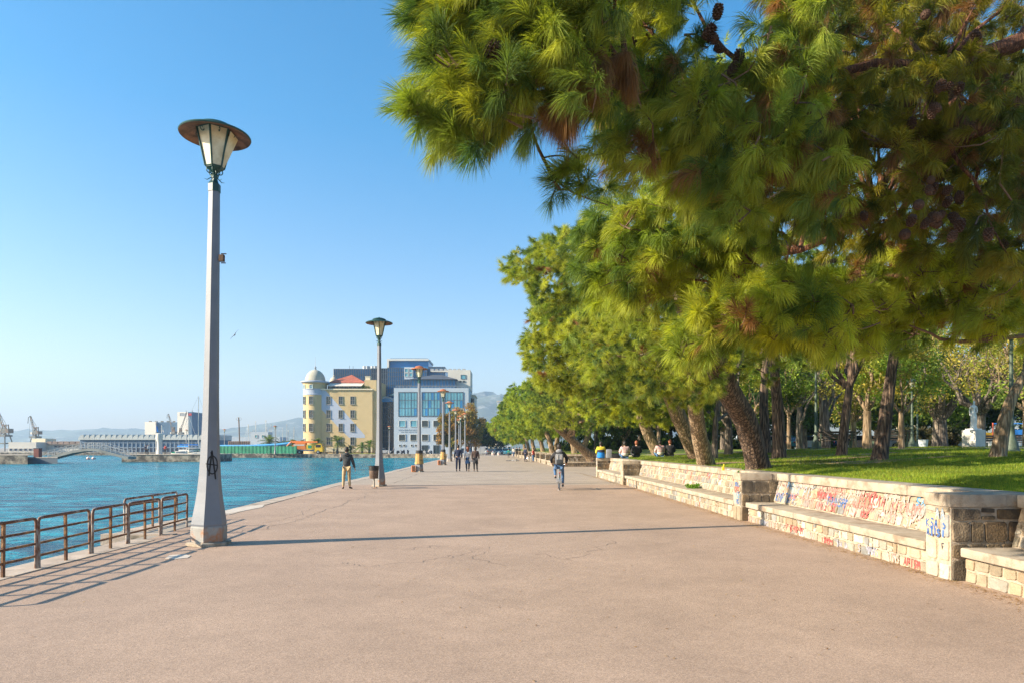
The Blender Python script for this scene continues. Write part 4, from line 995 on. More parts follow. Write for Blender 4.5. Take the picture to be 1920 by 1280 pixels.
# plain trunks standing in the park (crowns join the dark canopy)
def park_pine(label, px, py, Y, top, r, seed, crown, bark='bark', lean2=None, K=34, n=110):
    x = xat(px, Y); b = Vector((x, Y, lawn_z(x, Y))); t = [b] + [P(a, c, d) for a, c, d in top]; rr = np.random.default_rng(seed)
    cx, cy, cz, R_ = crown; c = nrm(rr.normal(size=(n, 3))) * (rr.random((n, 1)) ** .4) * np.array([R_, R_, R_ * .42]) + np.array([cx, cy, cz])
    return pine(label, t, [r * (1 - .16 * i) for i in range(len(t))], [dict(c=c, crad=.5, nshoot=6, K=K, nlen=.19, wid=.017, slen=.18, brown=.05, droop=.25, two=False, tint=(.8, .9, .8))], seed, limbs=16, limb_r=.09, ntw=60, tw_r=.012, bark=bark, nside=12)
park_pine('upright pine with a thick reddish trunk right of the big leaning one', 1461, 850, 27, [(1459, 780, 27), (1454, 715, 26.8), (1448, 640, 26.5)], .27, 61, (11, 28, 9.8, 3.6))
park_pine('dark thin pine trunk behind the big leaning one', 1437, 850, 34, [(1432, 760, 34), (1434, 700, 34), (1436, 640, 34)], .26, 62, (13, 36, 10.0, 3.4))
park_pine('slender dark pine tilted right near the middle of the lawn', 1577, 858, 26, [(1583, 800, 26), (1592, 730, 26), (1600, 660, 26)], .20, 63, (13, 27, 7.2, 3.2))
park_pine('stout dark pine tilted right left of the statue', 1646, 860, 21.5, [(1658, 800, 21.5), (1668, 720, 21.4), (1680, 640, 21.2), (1690, 580, 21)], .245, 64, (12.4, 22, 6.9, 3.3))
park_pine('leaning tan pine trunk at the right of the lawn beside the statue', 1868, 864, 19, [(1878, 815, 19), (1893, 755, 19), (1922, 700, 19), (1965, 630, 19)], .21, 65, (17, 20, 7.2, 3.0), bark='bark_tan')
park_pine('wide grey pine trunk beside the park lamp', 1545, 841, 42, [(1546, 800, 42), (1543, 740, 42)], .36, 66, (19, 43, 8.0, 4.2), bark='bark_grey', n=130)
park_pine('dim pine trunk in the shade between the forked and leaning pines', 1366, 850, 36, [(1366, 800, 36), (1362, 740, 36)], .22, 67, (10.5, 38, 7.5, 3.6), bark='bark_grey')
park_pine('thin dim pine behind the forked pine in deep shade', 1340, 848, 30, [(1342, 790, 30), (1350, 740, 30)], .14, 68, (12.5, 46, 8.2, 4.2), bark='bark_grey')
park_pine('dark pine trunk at the back of the path', 1500, 846, 52, [(1498, 800, 52), (1500, 760, 52)], .26, 69, (22.5, 53, 8.6, 4.6), bark='bark_grey', n=130)

# broadleaf trees
YEL = [(.30, .32, .04), (.42, .34, .05), (.20, .30, .04), (.26, .34, .04), (.34, .29, .07)]
DRY = [(.42, .30, .14), (.36, .28, .12), (.30, .25, .08), (.48, .36, .20)]
DKG = [(.06, .11, .025), (.09, .15, .03), (.045, .09, .025), (.13, .18, .03)]
def broad(label, x, y, h, cr, seed, cols, r=.2, fork=1.6, nclump=46, leaf=.10, per=150, bark='bark_tan', lean=(0, 0), group=None, z=None, zc=None, name='broadleaf_tree', branches=7):
    rg = random.Random(seed); rr = np.random.default_rng(seed); z0 = lawn_z(x, y) if z is None else z
    root = thing(name, label, 'tree', (x, y, z0), group=group); mb = MB()
    fk = Vector((lean[0], lean[1], fork)); mb.tube([(0, 0, -.2), (lean[0] * .2, 0, .05), (lean[0] * .5, lean[1] * .5, fork * .5), fk], [r * 1.35, r * 1.05, r * .9, r * .85], 10, noise=.1, rng=rg)
    zc = zc or (fork + h) / 2 + .3; tips = []
    for k in range(branches):
        a = k * 2 * math.pi / branches + rg.uniform(-.4, .4); e = Vector((math.cos(a) * cr * .62, math.sin(a) * cr * .62, zc + rg.uniform(-.6, 1.2)))
        pts = bez(fk, e, rg.uniform(-.5, .1), 5, .12, rg); mb.tube(pts, [r * .62 * (1 - .8 * i / 5) for i in range(6)], 7, noise=.1, rng=rg); tips.append(e)
        for q in range(2):
            e2 = e + Vector((rg.uniform(-1, 1), rg.uniform(-1, 1), rg.uniform(-.3, 1))) * cr * .4; mb.tube(bez(pts[3], e2, .1, 4, .1, rg), [r * .2, r * .15, r * .1, r * .07, r * .03], 5)
    mb.build('trunk', M[bark], root)
    c = nrm(rr.normal(size=(nclump, 3))) * (rr.random((nclump, 1)) ** .4) * np.array([cr, cr, (h - fork) * .52]) + np.array([lean[0], lean[1], zc + .2])
    leaf_crown(rr, root, c, cr * (.18 + .14 * rr.random(nclump)), per, leaf, cols)
    return root
def bx_(px, Y): return xat(px, Y)
broad('tan forked tree with yellow green leaves left of the stout tilted pine', bx_(1626, 34), 34, 6.2, 2.6, 71, YEL, r=.22, fork=1.9, branches=3, leaf=.075)
broad('small tan tree splitting into a wide V right of the stout tilted pine', bx_(1690, 32), 32, 5.6, 2.3, 72, YEL, r=.14, fork=1.7, branches=3, leaf=.075)
broad('dark forked tree with spreading limbs before the parked cars', bx_(1762, 46), 46, 8.5, 3.8, 73, YEL[2:] + DKG, r=.48, fork=2.0, bark='bark_grey', nclump=60, leaf=.11)
broad('dry pale yellowish tree behind the marble statue', bx_(1838, 40), 40, 7.8, 3.6, 74, DRY + YEL, r=.3, fork=2.0, bark='bark_grey', leaf=.07, per=120, nclump=60, branches=9)
broad('yellow leaved tree at the right edge behind the leaning tan pine', bx_(1925, 36), 36, 7, 3.2, 75, YEL, r=.2, fork=2, leaf=.08)
broad('short tree with a crooked white branch beside the park lamp', bx_(1500, 38) + .6, 41, 5.2, 2.4, 76, YEL[2:] + DKG, r=.13, fork=2.0, branches=3, leaf=.08)
broad('yellow green tree above the parked cars in the middle of the park', bx_(1600, 54), 54, 7.5, 3.6, 77, YEL, r=.25, fork=2.2, leaf=.11)
broad('bright leafy tree behind the dim trunks by the forked pine', bx_(1400, 50), 50, 6.5, 3.2, 78, YEL[2:], r=.2, fork=2.0, leaf=.1)
broad('green leafy tree far behind the seated group', bx_(1235, 58), 58, 6.0, 3.2, 79, DKG + YEL[2:3], r=.2, fork=1.8, leaf=.12)
broad('low dark bushy tree right of the fallen looking pine', bx_(1170, 72), 72, 5.5, 2.8, 80, DKG, r=.2, fork=1.0, leaf=.14)
# dense row closing the park
pr = [broad('dense tree in the row closing the far side of the park', 0, 0, 11, 5.2, 90 + i, DKG + ([YEL[2]] if i else []), r=.3, fork=2.4, nclump=70, leaf=.24, per=120, bark='bark_grey', z=1.45, zc=6.6, group='trees closing the far side of the park') for i in range(3)]
rg = random.Random(9); pos = []
for k in range(17): pos.append((26 + k * 5.4 + rg.uniform(-1, 1), 88 + rg.uniform(-6, 6)))
for k in range(13): pos.append((14 + k * 6 + rg.uniform(-1.5, 1.5), 72 + rg.uniform(-4, 4)))
for k in range(10): pos.append((8.5 + k * 4.2, 100 + rg.uniform(-6, 6)))
for k in range(4): pos.append((10.5 + k * 4.4, 82 + rg.uniform(-3, 3)))
for i, (x, y) in enumerate(pos):
    o = pr[i] if i < 3 else copy_tree(pr[i % 3])
    s_ = rg.uniform(.8, 1.15); place(o, (x, y, lawn_z(x, y)), rg.uniform(0, 6.28), scale=s_)
# brown-leaved trees at the far end of the promenade and dark one beyond
BRN = [(.30, .19, .06), (.24, .18, .05), (.20, .18, .04), (.34, .20, .07), (.14, .14, .04)]
broad('brown and olive autumn tree behind the far lamps, nearest to the water', xat(846, 150), 150, 9.5, 3.6, 101, BRN, r=.25, fork=1.0, nclump=80, leaf=.22, per=110, z=0, zc=5.0, bark='bark_grey')
broad('tall brown autumn tree in front of the white office block corner', xat(878, 162), 162, 11.5, 4.6, 102, BRN, r=.3, fork=1.5, nclump=90, leaf=.24, per=110, z=0, zc=6.5, bark='bark_grey')
broad('dark tree beyond the white van at the street corner', xat(905, 215), 215, 10, 4.5, 103, DKG + BRN[:1], r=.3, fork=2, nclump=70, leaf=.3, per=90, z=0, zc=6, bark='bark_grey')
broad('dark street tree behind the parked cars at the promenade end', xat(932, 210), 210, 7.5, 4.5, 104, DKG, r=.3, fork=2, nclump=60, leaf=.3, per=90, z=0, zc=4.6, bark='bark_grey')

# dark shrubbery closing the view under the trees
SH = None; rg = random.Random(77)
for i in range(16):
    x, y = (9.5 + i * 3.3, 92 + rg.uniform(-4, 4)) if i < 11 else (11 + (i - 11) * 3.6, 74 + rg.uniform(-3, 3))
    if SH is None:
        SH = tuft('park_shrub', 'dark rounded shrub in the shrubbery under the far park trees', 'shrub', (0, 0, 0), 1.0, 46, .17, DKG); SH['group'] = 'shrubs under the far park trees'; o = SH
    else: o = copy_tree(SH)
    place(o, (x, y, lawn_z(x, y) - .1), rg.uniform(0, 6), (rg.uniform(1.3, 1.7), rg.uniform(1, 1.3), rg.uniform(1.7, 2.6)))
# ---------------------------------------------------------------- people
M['skin'] = mat('skin', (.48, .28, .19), .6)
def cloth(name, c, **k): return mat(name, c, .9, var=.15, vscale=14, bump=.3, bscale=25, **k)
M['cl_black'] = cloth('black_cloth', (.018, .018, .022)); M['cl_dgrey'] = cloth('charcoal_cloth', (.045, .05, .055)); M['cl_beige'] = cloth('beige_cloth', (.42, .31, .17))
M['cl_navy'] = cloth('navy_cloth', (.015, .022, .055)); M['cl_white'] = cloth('white_cloth', (.66, .62, .58)); M['cl_jean'] = cloth('denim', (.06, .13, .26)); M['cl_red'] = cloth('red_cloth', (.45, .05, .04))
M['cl_teal'] = cloth('teal_cloth', (.02, .20, .14)); M['cl_brown'] = cloth('brown_cloth', (.06, .035, .028)); M['cl_grey'] = cloth('grey_cloth', (.22, .23, .25)); M['cl_yel'] = cloth('yellow_cloth', (.62, .50, .04)); M['cl_blue'] = cloth('blue_cloth', (.01, .20, .62)); M['cl_orange'] = cloth('rust_cloth', (.36, .12, .04))
M['hair_dk'] = mat('dark_hair', (.02, .014, .01), .6, bump=.5, bscale=60); M['hair_red'] = mat('auburn_hair', (.24, .07, .025), .6, bump=.5, bscale=60); M['shoe'] = mat('shoe', (.02, .018, .018), .6)
def stripe_mat(name, c1, c2, sc):
    m = mat(name, c1, .9); N = m.node_tree.nodes; L = m.node_tree.links; b = N['Principled BSDF']
    tc = N.new('ShaderNodeTexCoord'); s = N.new('ShaderNodeSeparateXYZ'); L.new(tc.outputs['Object'], s.inputs[0]); k = N.new('ShaderNodeMath'); k.operation = 'MULTIPLY'; k.inputs[1].default_value = sc; L.new(s.outputs[2], k.inputs[0])
    f = N.new('ShaderNodeMath'); f.operation = 'FRACT'; L.new(k.outputs[0], f.inputs[0]); g_ = N.new('ShaderNodeMath'); g_.operation = 'GREATER_THAN'; g_.inputs[1].default_value = .55; L.new(f.outputs[0], g_.inputs[0])
    hi = N.new('ShaderNodeMath'); hi.operation = 'GREATER_THAN'; hi.inputs[1].default_value = .30; L.new(s.outputs[2], hi.inputs[0]); mu = N.new('ShaderNodeMath'); mu.operation = 'MULTIPLY'; L.new(g_.outputs[0], mu.inputs[0]); L.new(hi.outputs[0], mu.inputs[1])
    mx = N.new('ShaderNodeMix'); mx.data_type = 'RGBA'; L.new(mu.outputs[0], mx.inputs[0]); mx.inputs[6].default_value = (*c1, 1); mx.inputs[7].default_value = (*c2, 1); L.new(mx.outputs[2], b.inputs['Base Color'])
    return m
M['cl_stripe'] = stripe_mat('striped_cloth', (.62, .55, .50), (.30, .05, .10), 14)
def skin_obj(name, nodes, edges, m, parent, sub=1, root=0):
    """nodes: list of (pos, radius or (rx, ry)); one continuous skinned surface"""
    me = bpy.data.meshes.new(name + '_tmp'); me.from_pydata([tuple(p) for p, r in nodes], edges, [])
    o = bpy.data.objects.new(name + '_tmp', me); COL.objects.link(o); o.modifiers.new('s', 'SKIN')
    if not me.skin_vertices: raise RuntimeError('no skin layer')
    for i, (p, r) in enumerate(nodes):
        r = r if isinstance(r, tuple) else (r, r); me.skin_vertices[0].data[i].radius = r; me.skin_vertices[0].data[i].use_root = (i == root)
    s_ = o.modifiers.new('u', 'SUBSURF'); s_.levels = sub; s_.render_levels = sub
    dg = bpy.context.evaluated_depsgraph_get(); ev = o.evaluated_get(dg); m2 = bpy.data.meshes.new_from_object(ev); m2.name = name
    bpy.data.objects.remove(o); bpy.data.meshes.remove(me)
    m2.materials.clear(); m2.materials.append(m); m2.polygons.foreach_set('use_smooth', [True] * len(m2.polygons))
    q = bpy.data.objects.new(name, m2); COL.objects.link(q); q.parent = parent; return q
def V3(*a): return Vector(a)
STAND = dict(pelvis=V3(0, 0, .95), spine=V3(0, .01, 1.15), chest=V3(0, 0, 1.34), neck=V3(0, 0, 1.48), head0=V3(0, .015, 1.57), head=V3(0, .02, 1.655), top=V3(0, .005, 1.73))
for s_, n_ in ((-1, 'l'), (1, 'r')):
    STAND.update({n_ + 'sh': V3(.175 * s_, 0, 1.42), n_ + 'el': V3(.235 * s_, -.03, 1.15), n_ + 'wr': V3(.245 * s_, .04, .92), n_ + 'hp': V3(.09 * s_, 0, .90), n_ + 'kn': V3(.10 * s_, .02, .50), n_ + 'an': V3(.11 * s_, -.03, .09), n_ + 'to': V3(.125 * s_, .14, .04)})
def person(label, loc, rz=0, H=1.75, pose=None, top='cl_black', legs='cl_jean', hair='hair_dk', group=None, hairlen=0, skirt=None, hood=None, fingers=True, bare_shin=False, sleeve=True, bulk=1.0, shoes='shoe', lower=None):
    J = dict(STAND); J.update({k: Vector(v) for k, v in (pose or {}).items()})
    root = thing('person', label, 'person', loc, rz, group); root.scale = (H / 1.75,) * 3
    nodes = []; edges = []; ix = {}
    def nd(k, p, r, par=None):
        ix[k] = len(nodes); nodes.append((Vector(p), r)); 
        if par is not None: edges.append((ix[par], ix[k]))
    nd('pelvis', J['pelvis'], (.125, .10)); nd('spine', J['spine'], (.115, .09), 'pelvis'); nd('chest', J['chest'], (.14, .10), 'spine'); nd('neck', J['neck'], .055, 'chest'); nd('head0', J['head0'], (.062, .07), 'neck'); nd('head', J['head'], (.085, .10), 'head0'); nd('top', J['top'], (.055, .065), 'head')
    fw = (J['head'] - J['neck']).cross(V3(-1, 0, 0)).normalized()
    if fw.y < 0: fw = -fw
    nd('nose', J['head'] + fw * .115 - V3(0, 0, .01), .012, 'head')
    for s_ in 'lr':
        sx = -1 if s_ == 'l' else 1
        nd(s_ + 'sh', J[s_ + 'sh'], .055, 'chest'); nd(s_ + 'el', J[s_ + 'el'], .04, s_ + 'sh'); nd(s_ + 'wr', J[s_ + 'wr'], .026, s_ + 'el')
        d = (J[s_ + 'wr'] - J[s_ + 'el']).normalized(); pm = J[s_ + 'wr'] + d * .06; nd(s_ + 'pm', pm, (.036, .018), s_ + 'wr')
        sd_ = V3(0, 1, 0) if abs(d.y) < .7 else V3(sx, 0, 0); sd_ = (sd_ - d * sd_.dot(d)).normalized(); cu = d.cross(sd_) * -sx
        if fingers:
            for q, (o_, l_) in enumerate(((.030, .075), (.010, .085), (-.010, .08), (-.030, .06))):
                b = pm + sd_ * o_ + d * .03; nd(s_ + 'f%d' % q, b, .0095, s_ + 'pm'); nd(s_ + 'g%d' % q, b + d * l_ * .55 + cu * .012, .0085, s_ + 'f%d' % q); nd(s_ + 'h%d' % q, b + d * l_ + cu * .035, .007, s_ + 'g%d' % q)
            nd(s_ + 't0', J[s_ + 'wr'] + d * .03 + sd_ * .04, .011, s_ + 'pm'); nd(s_ + 't1', J[s_ + 'wr'] + d * .085 + sd_ * .065, .009, s_ + 't0')
        nd(s_ + 'hp', J[s_ + 'hp'], .085, 'pelvis'); nd(s_ + 'kn', J[s_ + 'kn'], .055, s_ + 'hp'); nd(s_ + 'cf', J[s_ + 'kn'].lerp(J[s_ + 'an'], .35), .052, s_ + 'kn'); nd(s_ + 'an', J[s_ + 'an'], .036, s_ + 'cf'); nd(s_ + 'to', J[s_ + 'to'], (.04, .026), s_ + 'an')
    skin_obj('body', nodes, edges, M['skin'], root)
    def part(name, keys, par, m, grow, r0=None):
        ns = []; es = []; pos = {}
        for k, r in keys:
            pos[k] = len(ns); ns.append((J[k] if k in J else nodes[ix[k]][0], r))
        for a, b in par: es.append((pos[a], pos[b]))
        return skin_obj(name, ns, es, m, root)
    k_ = bulk
    J['hem'] = J['pelvis'] - (J['spine'] - J['pelvis']).normalized() * .03
    keys = [('hem', (.155 * k_, .12 * k_)), ('spine', (.145 * k_, .115 * k_)), ('chest', (.17 * k_, .125 * k_)), ('neck', .07)]; par = [('hem', 'spine'), ('spine', 'chest'), ('chest', 'neck')]
    for s_ in 'lr':
        keys += [(s_ + 'sh', .075 * k_), (s_ + 'el', .058 * k_), (s_ + 'wr', .042)]; par += [('chest', s_ + 'sh'), (s_ + 'sh', s_ + 'el'), (s_ + 'el', s_ + 'wr')]
    part('jacket', keys, par, M[top], 0)
    keys = [('pelvis', (.14, .115))]; par = []
    for s_ in 'lr':
        J[s_ + 'cu'] = J[s_ + 'kn'].lerp(J[s_ + 'an'], .93)
        keys += [(s_ + 'hp', .10), (s_ + 'kn', .072), (s_ + 'cu', .052)]; par += [('pelvis', s_ + 'hp'), (s_ + 'hp', s_ + 'kn'), (s_ + 'kn', s_ + 'cu')]
    if not bare_shin: part('trousers', keys, par, M[legs], 0)
    if skirt:
        mb = MB(); p = J['pelvis']; mb.lathe([(.13, .1), (.155, 0), (.18, -.18), (.20, -.36), (.195, -.37), (.15, -.2)], 16, p, cap=False, sy=.8); mb.build('skirt', M[skirt], root, smooth=True)
    for s_ in 'lr':
        a = J[s_ + 'an']; t = J[s_ + 'to']; d = (t - a).normalized()
        ns = [(a - d * .05 - V3(0, 0, .02), .035), (a + d * .03 - V3(0, 0, .015), (.05, .045)), (t, (.048, .035)), (t + d * .05, .022)]
        skin_obj('shoe', ns, [(0, 1), (1, 2), (2, 3)], M[shoes], root)
    hd = J['head'].lerp(J['top'], .35); mb = MB(); mb.ball(hd - fw * .022 + V3(0, 0, .012), (.098, .108, .118), 14, 9)
    if hairlen: 
        mb.ball(hd - fw * .06 - V3(0, 0, hairlen * .5), (.10, .065, .08 + hairlen * .5), 12, 8)
    mb.build('hair', M[hair], root, smooth=True)
    if hood:
        c = J['neck'] - fw * .09 - V3(0, 0, .0); mb = MB(); mb.ball(c, (.135, .085, .085), 14, 8); mb.build('hood', M[hood], root, smooth=True)
    return root, J
gm = G(650, 917)
person('man in black hooded jacket and beige trousers facing the water near the second lamp', (xat(650, 27.6), 27.6, .012), R(8), 1.66, dict(lel=(-.26, .02, 1.20), lwr=(-.27, .16, 1.38), rel=(.27, -.02, 1.14), rwr=(.33, .04, .90), lan=(-.14, -.03, .09), lto=(-.17, .12, .04), lkn=(-.13, .02, .5), ran=(.13, .03, .09), rto=(.2, .17, .04)), 'cl_dgrey', 'cl_beige', hood='cl_dgrey', bulk=1.22)
person('man in navy jacket and dark jeans walking left of the trio', (xat(859, 48.2), 48.2, .0), 0, 1.84, dict(lan=(-.10, -.05, .09), lto=(-.11, .1, .04), ran=(.09, .10, .10), rto=(.1, .26, .05), rkn=(.1, .1, .5)), 'cl_navy', 'cl_navy', bulk=1.1)
person('red haired woman in white coat, middle of the walking trio', (xat(877, 48.4), 48.4, 0), 0, 1.70, dict(lan=(-.08, .08, .1), lto=(-.09, .24, .05), ran=(.07, -.04, .09), rto=(.08, .1, .04), rel=(.26, .02, 1.17), rwr=(.3, .18, 1.1)), 'cl_white', 'cl_black', 'hair_red', hairlen=.22, skirt='cl_jean', bulk=1.12)
person('woman in black coat and short skirt, right of the walking trio', (xat(891.5, 48.0), 48.0, 0), 0, 1.72, dict(lan=(-.09, -.03, .1), lto=(-.1, .12, .05), ran=(.12, .06, .09), rto=(.15, .2, .04)), 'cl_brown', 'cl_black', hairlen=.12, skirt='cl_black', bulk=1.2)
# shoulder bag of the woman in white
rb = thing('shoulder_bag', 'grey shoulder bag hanging between the two walking women', 'bag', (xat(884, 48.1), 48.1, .82))
m_ = MB(); m_.bevbox((0, 0, 0), (.26, .12, .24), .035); m_.build('pouch', M['cl_grey'], rb, smooth=True); m_ = MB(); m_.tube(bez((-.1, 0, .1), (.02, .02, .55), .06, 5), .012, 5); m_.tube(bez((.1, 0, .1), (.03, .02, .55), .02, 5), .012, 5); m_.build('strap', M['cl_grey'], rb)

# bicycle and rider
M['steel'] = mat('bike_steel', (.55, .55, .56), .3, metal=.9); M['tyre'] = mat('tyre', (.02, .02, .02), .8); M['bikep'] = mat('bike_paint', (.30, .31, .34), .35)
def bicycle(label, loc, rz=0, lean=0, col='bikep'):
    root = thing('bicycle', label, 'bicycle', loc, rz); root.rotation_euler.y = lean
    for y in (0, 1.06):
        m_ = MB(); n = 28; vs = []; R_ = .335
        pts = [V3(0, y + R_ * math.cos(a), R_ + R_ * math.sin(a)) for a in [k * 2 * math.pi / n for k in range(n + 1)]]
        m_.tube(pts, .018, 6, cap=False); wh = m_.build('wheel', M['tyre'], root, smooth=True)
        m_ = MB(); pts = [V3(0, y + (R_ - .028) * math.cos(a), R_ + (R_ - .028) * math.sin(a)) for a in [k * 2 * math.pi / n for k in range(n + 1)]]; m_.tube(pts, .009, 5, cap=False)
        for k in range(16):
            a = k * math.pi / 8; m_.tube([(.02 * (-1) ** k, y, R_), (0, y + .3 * math.cos(a), R_ + .3 * math.sin(a))], .0018, 3)
        m_.tube([(-.05, y, R_), (.05, y, R_)], .02, 8); m_.build('rim', M['steel'], wh)
    m_ = MB(); bb = V3(0, .42, .28); st = V3(0, .27, .78); hd = V3(0, .86, .82); hb = V3(0, .9, .66)
    for a, b in ((bb, st), (bb, hb), (st - V3(0, 0, .06), hd - V3(0, 0, .05)), (hd, hb)): m_.tube([a, b], .017, 8)
    for s_ in (-.05, .05):
        m_.tube([(s_, 0, .335), bb], .009, 6); m_.tube([(s_, 0, .335), st], .009, 6); m_.tube([(s_, 1.06, .335), hb + V3(s_ * .8, 0, 0)], .011, 6)
    m_.build('frame', M[col], root, smooth=True)
    m_ = MB(); m_.tube([hd, hd + V3(0, -.03, .16)], .013, 7); m_.tube([(-.30, .70, 1.0), (-.24, .78, 1.0), (-.08, .84, .98), (.08, .84, .98), (.24, .78, 1.0), (.30, .70, 1.0)], .012, 7); m_.build('handlebar', M['steel'], root, smooth=True)
    m_ = MB(); m_.tube([st, st + V3(0, -.02, .1)], .012, 6); m_.lathe([(.02, .88), (.10, .90), (.11, .93), (.07, .955), (.01, .96)], 12, (0, .22, 0), sy=1.3); m_.build('saddle', M['bin_black'], root, smooth=True)
    m_ = MB(); m_.box((0, -.05, .76), (.14, .40, .015)); 
    for s_ in (-.06, .06): m_.tube([(s_, -.05, .335), (s_, -.12, .75)], .006, 5)
    m_.build('rack', M['steel'], root)
    m_ = MB(); pts = [V3(0, .37 * math.cos(a), .335 + .37 * math.sin(a)) for a in [R(20) + k * R(15) for k in range(12)]]
    for a, b in zip(pts, pts[1:]): m_.add([a + V3(-.03, 0, 0), a + V3(.03, 0, 0), b + V3(.03, 0, 0), b + V3(-.03, 0, 0)], [(0, 1, 2, 3)])
    m_.build('mudguard', M['steel'], root)
    m_ = MB(); m_.box((0, -.26, .70), (.05, .02, .04)); m_.build('rear_light', M['cl_red'], root)
    m_ = MB(); m_.tube([(-.09, .42, .28), (.09, .42, .28)], .014, 6); m_.lathe([(.09, -.01), (.09, .01)], 16, (0, 0, 0))
    for s_, a in ((-1, 1), (1, -1)): m_.tube([(.08 * s_, .42, .28), (.09 * s_, .42 + .03 * a, .28 + .165 * a)], .01, 6); m_.box((.14 * s_, .42 + .03 * a, .28 + .165 * a), (.09, .08, .02))
    m_.build('crank', M['steel'], root); return root
bx0 = xat(1049, 27.3)
bicycle('grey bicycle ridden by the person with the backpack', (bx0, 27.3, .002), R(-2))
person('cyclist in black fur hooded coat and jeans riding away with a backpack', (bx0, 27.3, .002), R(-2), 1.75,
       dict(pelvis=(0, .20, .99), spine=(0, .22, 1.18), chest=(0, .26, 1.38), neck=(0, .30, 1.52), head0=(0, .34, 1.60), head=(0, .36, 1.69), top=(0, .35, 1.765),
            lsh=(-.18, .28, 1.45), lel=(-.33, .44, 1.24), lwr=(-.29, .64, 1.06), rsh=(.18, .28, 1.45), rel=(.33, .44, 1.24), rwr=(.29, .64, 1.06),
            lhp=(-.1, .22, .94), lkn=(-.17, .58, .82), lan=(-.145, .44, .52), lto=(-.145, .56, .455), rhp=(.1, .22, .94), rkn=(.15, .50, .56), ran=(.15, .36, .20), rto=(.15, .48, .115)),
       'cl_black', 'cl_jean', hood='cl_grey', bulk=1.25)
rb = thing('backpack', 'grey and black backpack on the back of the cyclist', 'backpack', (bx0, 27.3 + .12, 1.22), R(-2))
m_ = MB(); m_.bevbox((0, -.06, .02), (.30, .16, .42), .05); m_.build('main_bag', M['cl_grey'], rb, smooth=True); m_ = MB(); m_.bevbox((0, -.155, -.09), (.25, .06, .18), .025); m_.build('front_pocket', M['cl_dgrey'], rb, smooth=True)
m_ = MB(); [m_.box((x, -.145, .08), (.02, .012, .2)) for x in (-.07, .07)]; m_.build('strap', M['cl_white'], rb)

SIT = dict(pelvis=(0, 0, .12), spine=(0, .01, .30), chest=(0, .03, .50), neck=(0, .05, .63), head0=(0, .07, .71), head=(0, .09, .79), top=(0, .08, .865), lsh=(-.18, .03, .58), lel=(-.27, .08, .32), lwr=(-.14, .26, .24), rsh=(.18, .03, .58), rel=(.27, .08, .32), rwr=(.14, .26, .24),
           lhp=(-.09, .05, .10), lkn=(-.13, .46, .12), lan=(-.12, .50, -.28), lto=(-.12, .64, -.33), rhp=(.09, .05, .10), rkn=(.13, .46, .12), ran=(.12, .5, -.28), rto=(.12, .64, -.33))
SITG = dict(SIT); SITG.update(lkn=(-.22, .34, .30), lan=(-.08, .5, .06), lto=(-.02, .62, .05), rkn=(.22, .34, .30), ran=(.08, .46, .06), rto=(.02, .6, .05))
seat = [('person in yellow and blue jacket sitting on the wall top with their back turned', xat(1127, 39.2), 39.2, 1.09, 'cl_yel', 1.25, SIT, 'hair_dk'),
        ('person in a striped pale jumper sitting beside the yellow jacketed one', xat(1172, 38), 38, 1.09, 'cl_stripe', 1.5, SITG, 'hair_dk'),
        ('red haired person in dark coat leaning in, between two striped jumpers', xat(1194, 38.3), 38.3, 1.1, 'cl_black', 1.3, SITG, 'hair_red'),
        ('person in a striped jumper sitting before the thick curved pine trunk', xat(1238, 37.2), 37.2, 1.14, 'cl_stripe', 1.3, SITG, 'hair_dk'),
        ('red haired person in dark coat sitting next to the forked pine', xat(1257, 37.2), 37.2, 1.14, 'cl_black', 1.25, SITG, 'hair_red')]
for lab, x, y, z, tp_, bk, ps, hr in seat:
    z = max(z, lawn_z(x, y) - .02 if x > front_x(y) + 1.28 else 1.09)
    r_, J = person(lab, (x, y, z), R(4), 1.78, ps, tp_, 'cl_jean' if tp_ != 'cl_black' else 'cl_dgrey', hr, group='people sitting on the wall top', bulk=bk, hairlen=.06)
    if tp_ == 'cl_yel':
        m_ = MB(); m_.lathe([(.20, .0), (.215, .05), (.21, .2), (.19, .3), (.18, .3)], 14, (0, 0, .03), cap=False, sy=.8); m_.build('blue_hem', M['cl_blue'], r_, smooth=True)
        m_ = MB(); m_.lathe([(.212, .31), (.215, .36), (.20, .44), (.16, .44)], 14, (0, 0, .03), cap=False, sy=.85); m_.build('dark_band', M['cl_navy'], r_, smooth=True)
for i, (px, lab, c) in enumerate(((1142, 'grey backpack standing on the wall beside the yellow jacketed person', 'cl_grey'), (1155, 'low black bag on the wall between the seated people', 'cl_black'))):
    y = 38.8; x = xat(px, y); rb = thing('bag', lab, 'bag', (x, y, max(1.10, lawn_z(x, y) if x > front_x(y) + 1.28 else 1.1) + .0))
    m_ = MB(); h = .5 if i == 0 else .22; m_.bevbox((0, 0, h / 2), (.32 if i == 0 else .45, .22, h), .05); m_.build('main_bag', M[c], rb, smooth=True); m_ = MB(); m_.tube(bez((-.08, 0, h - .02), (.08, 0, h - .02), .05, 5), .01, 5); m_.build('handle', M['cl_black'], rb)
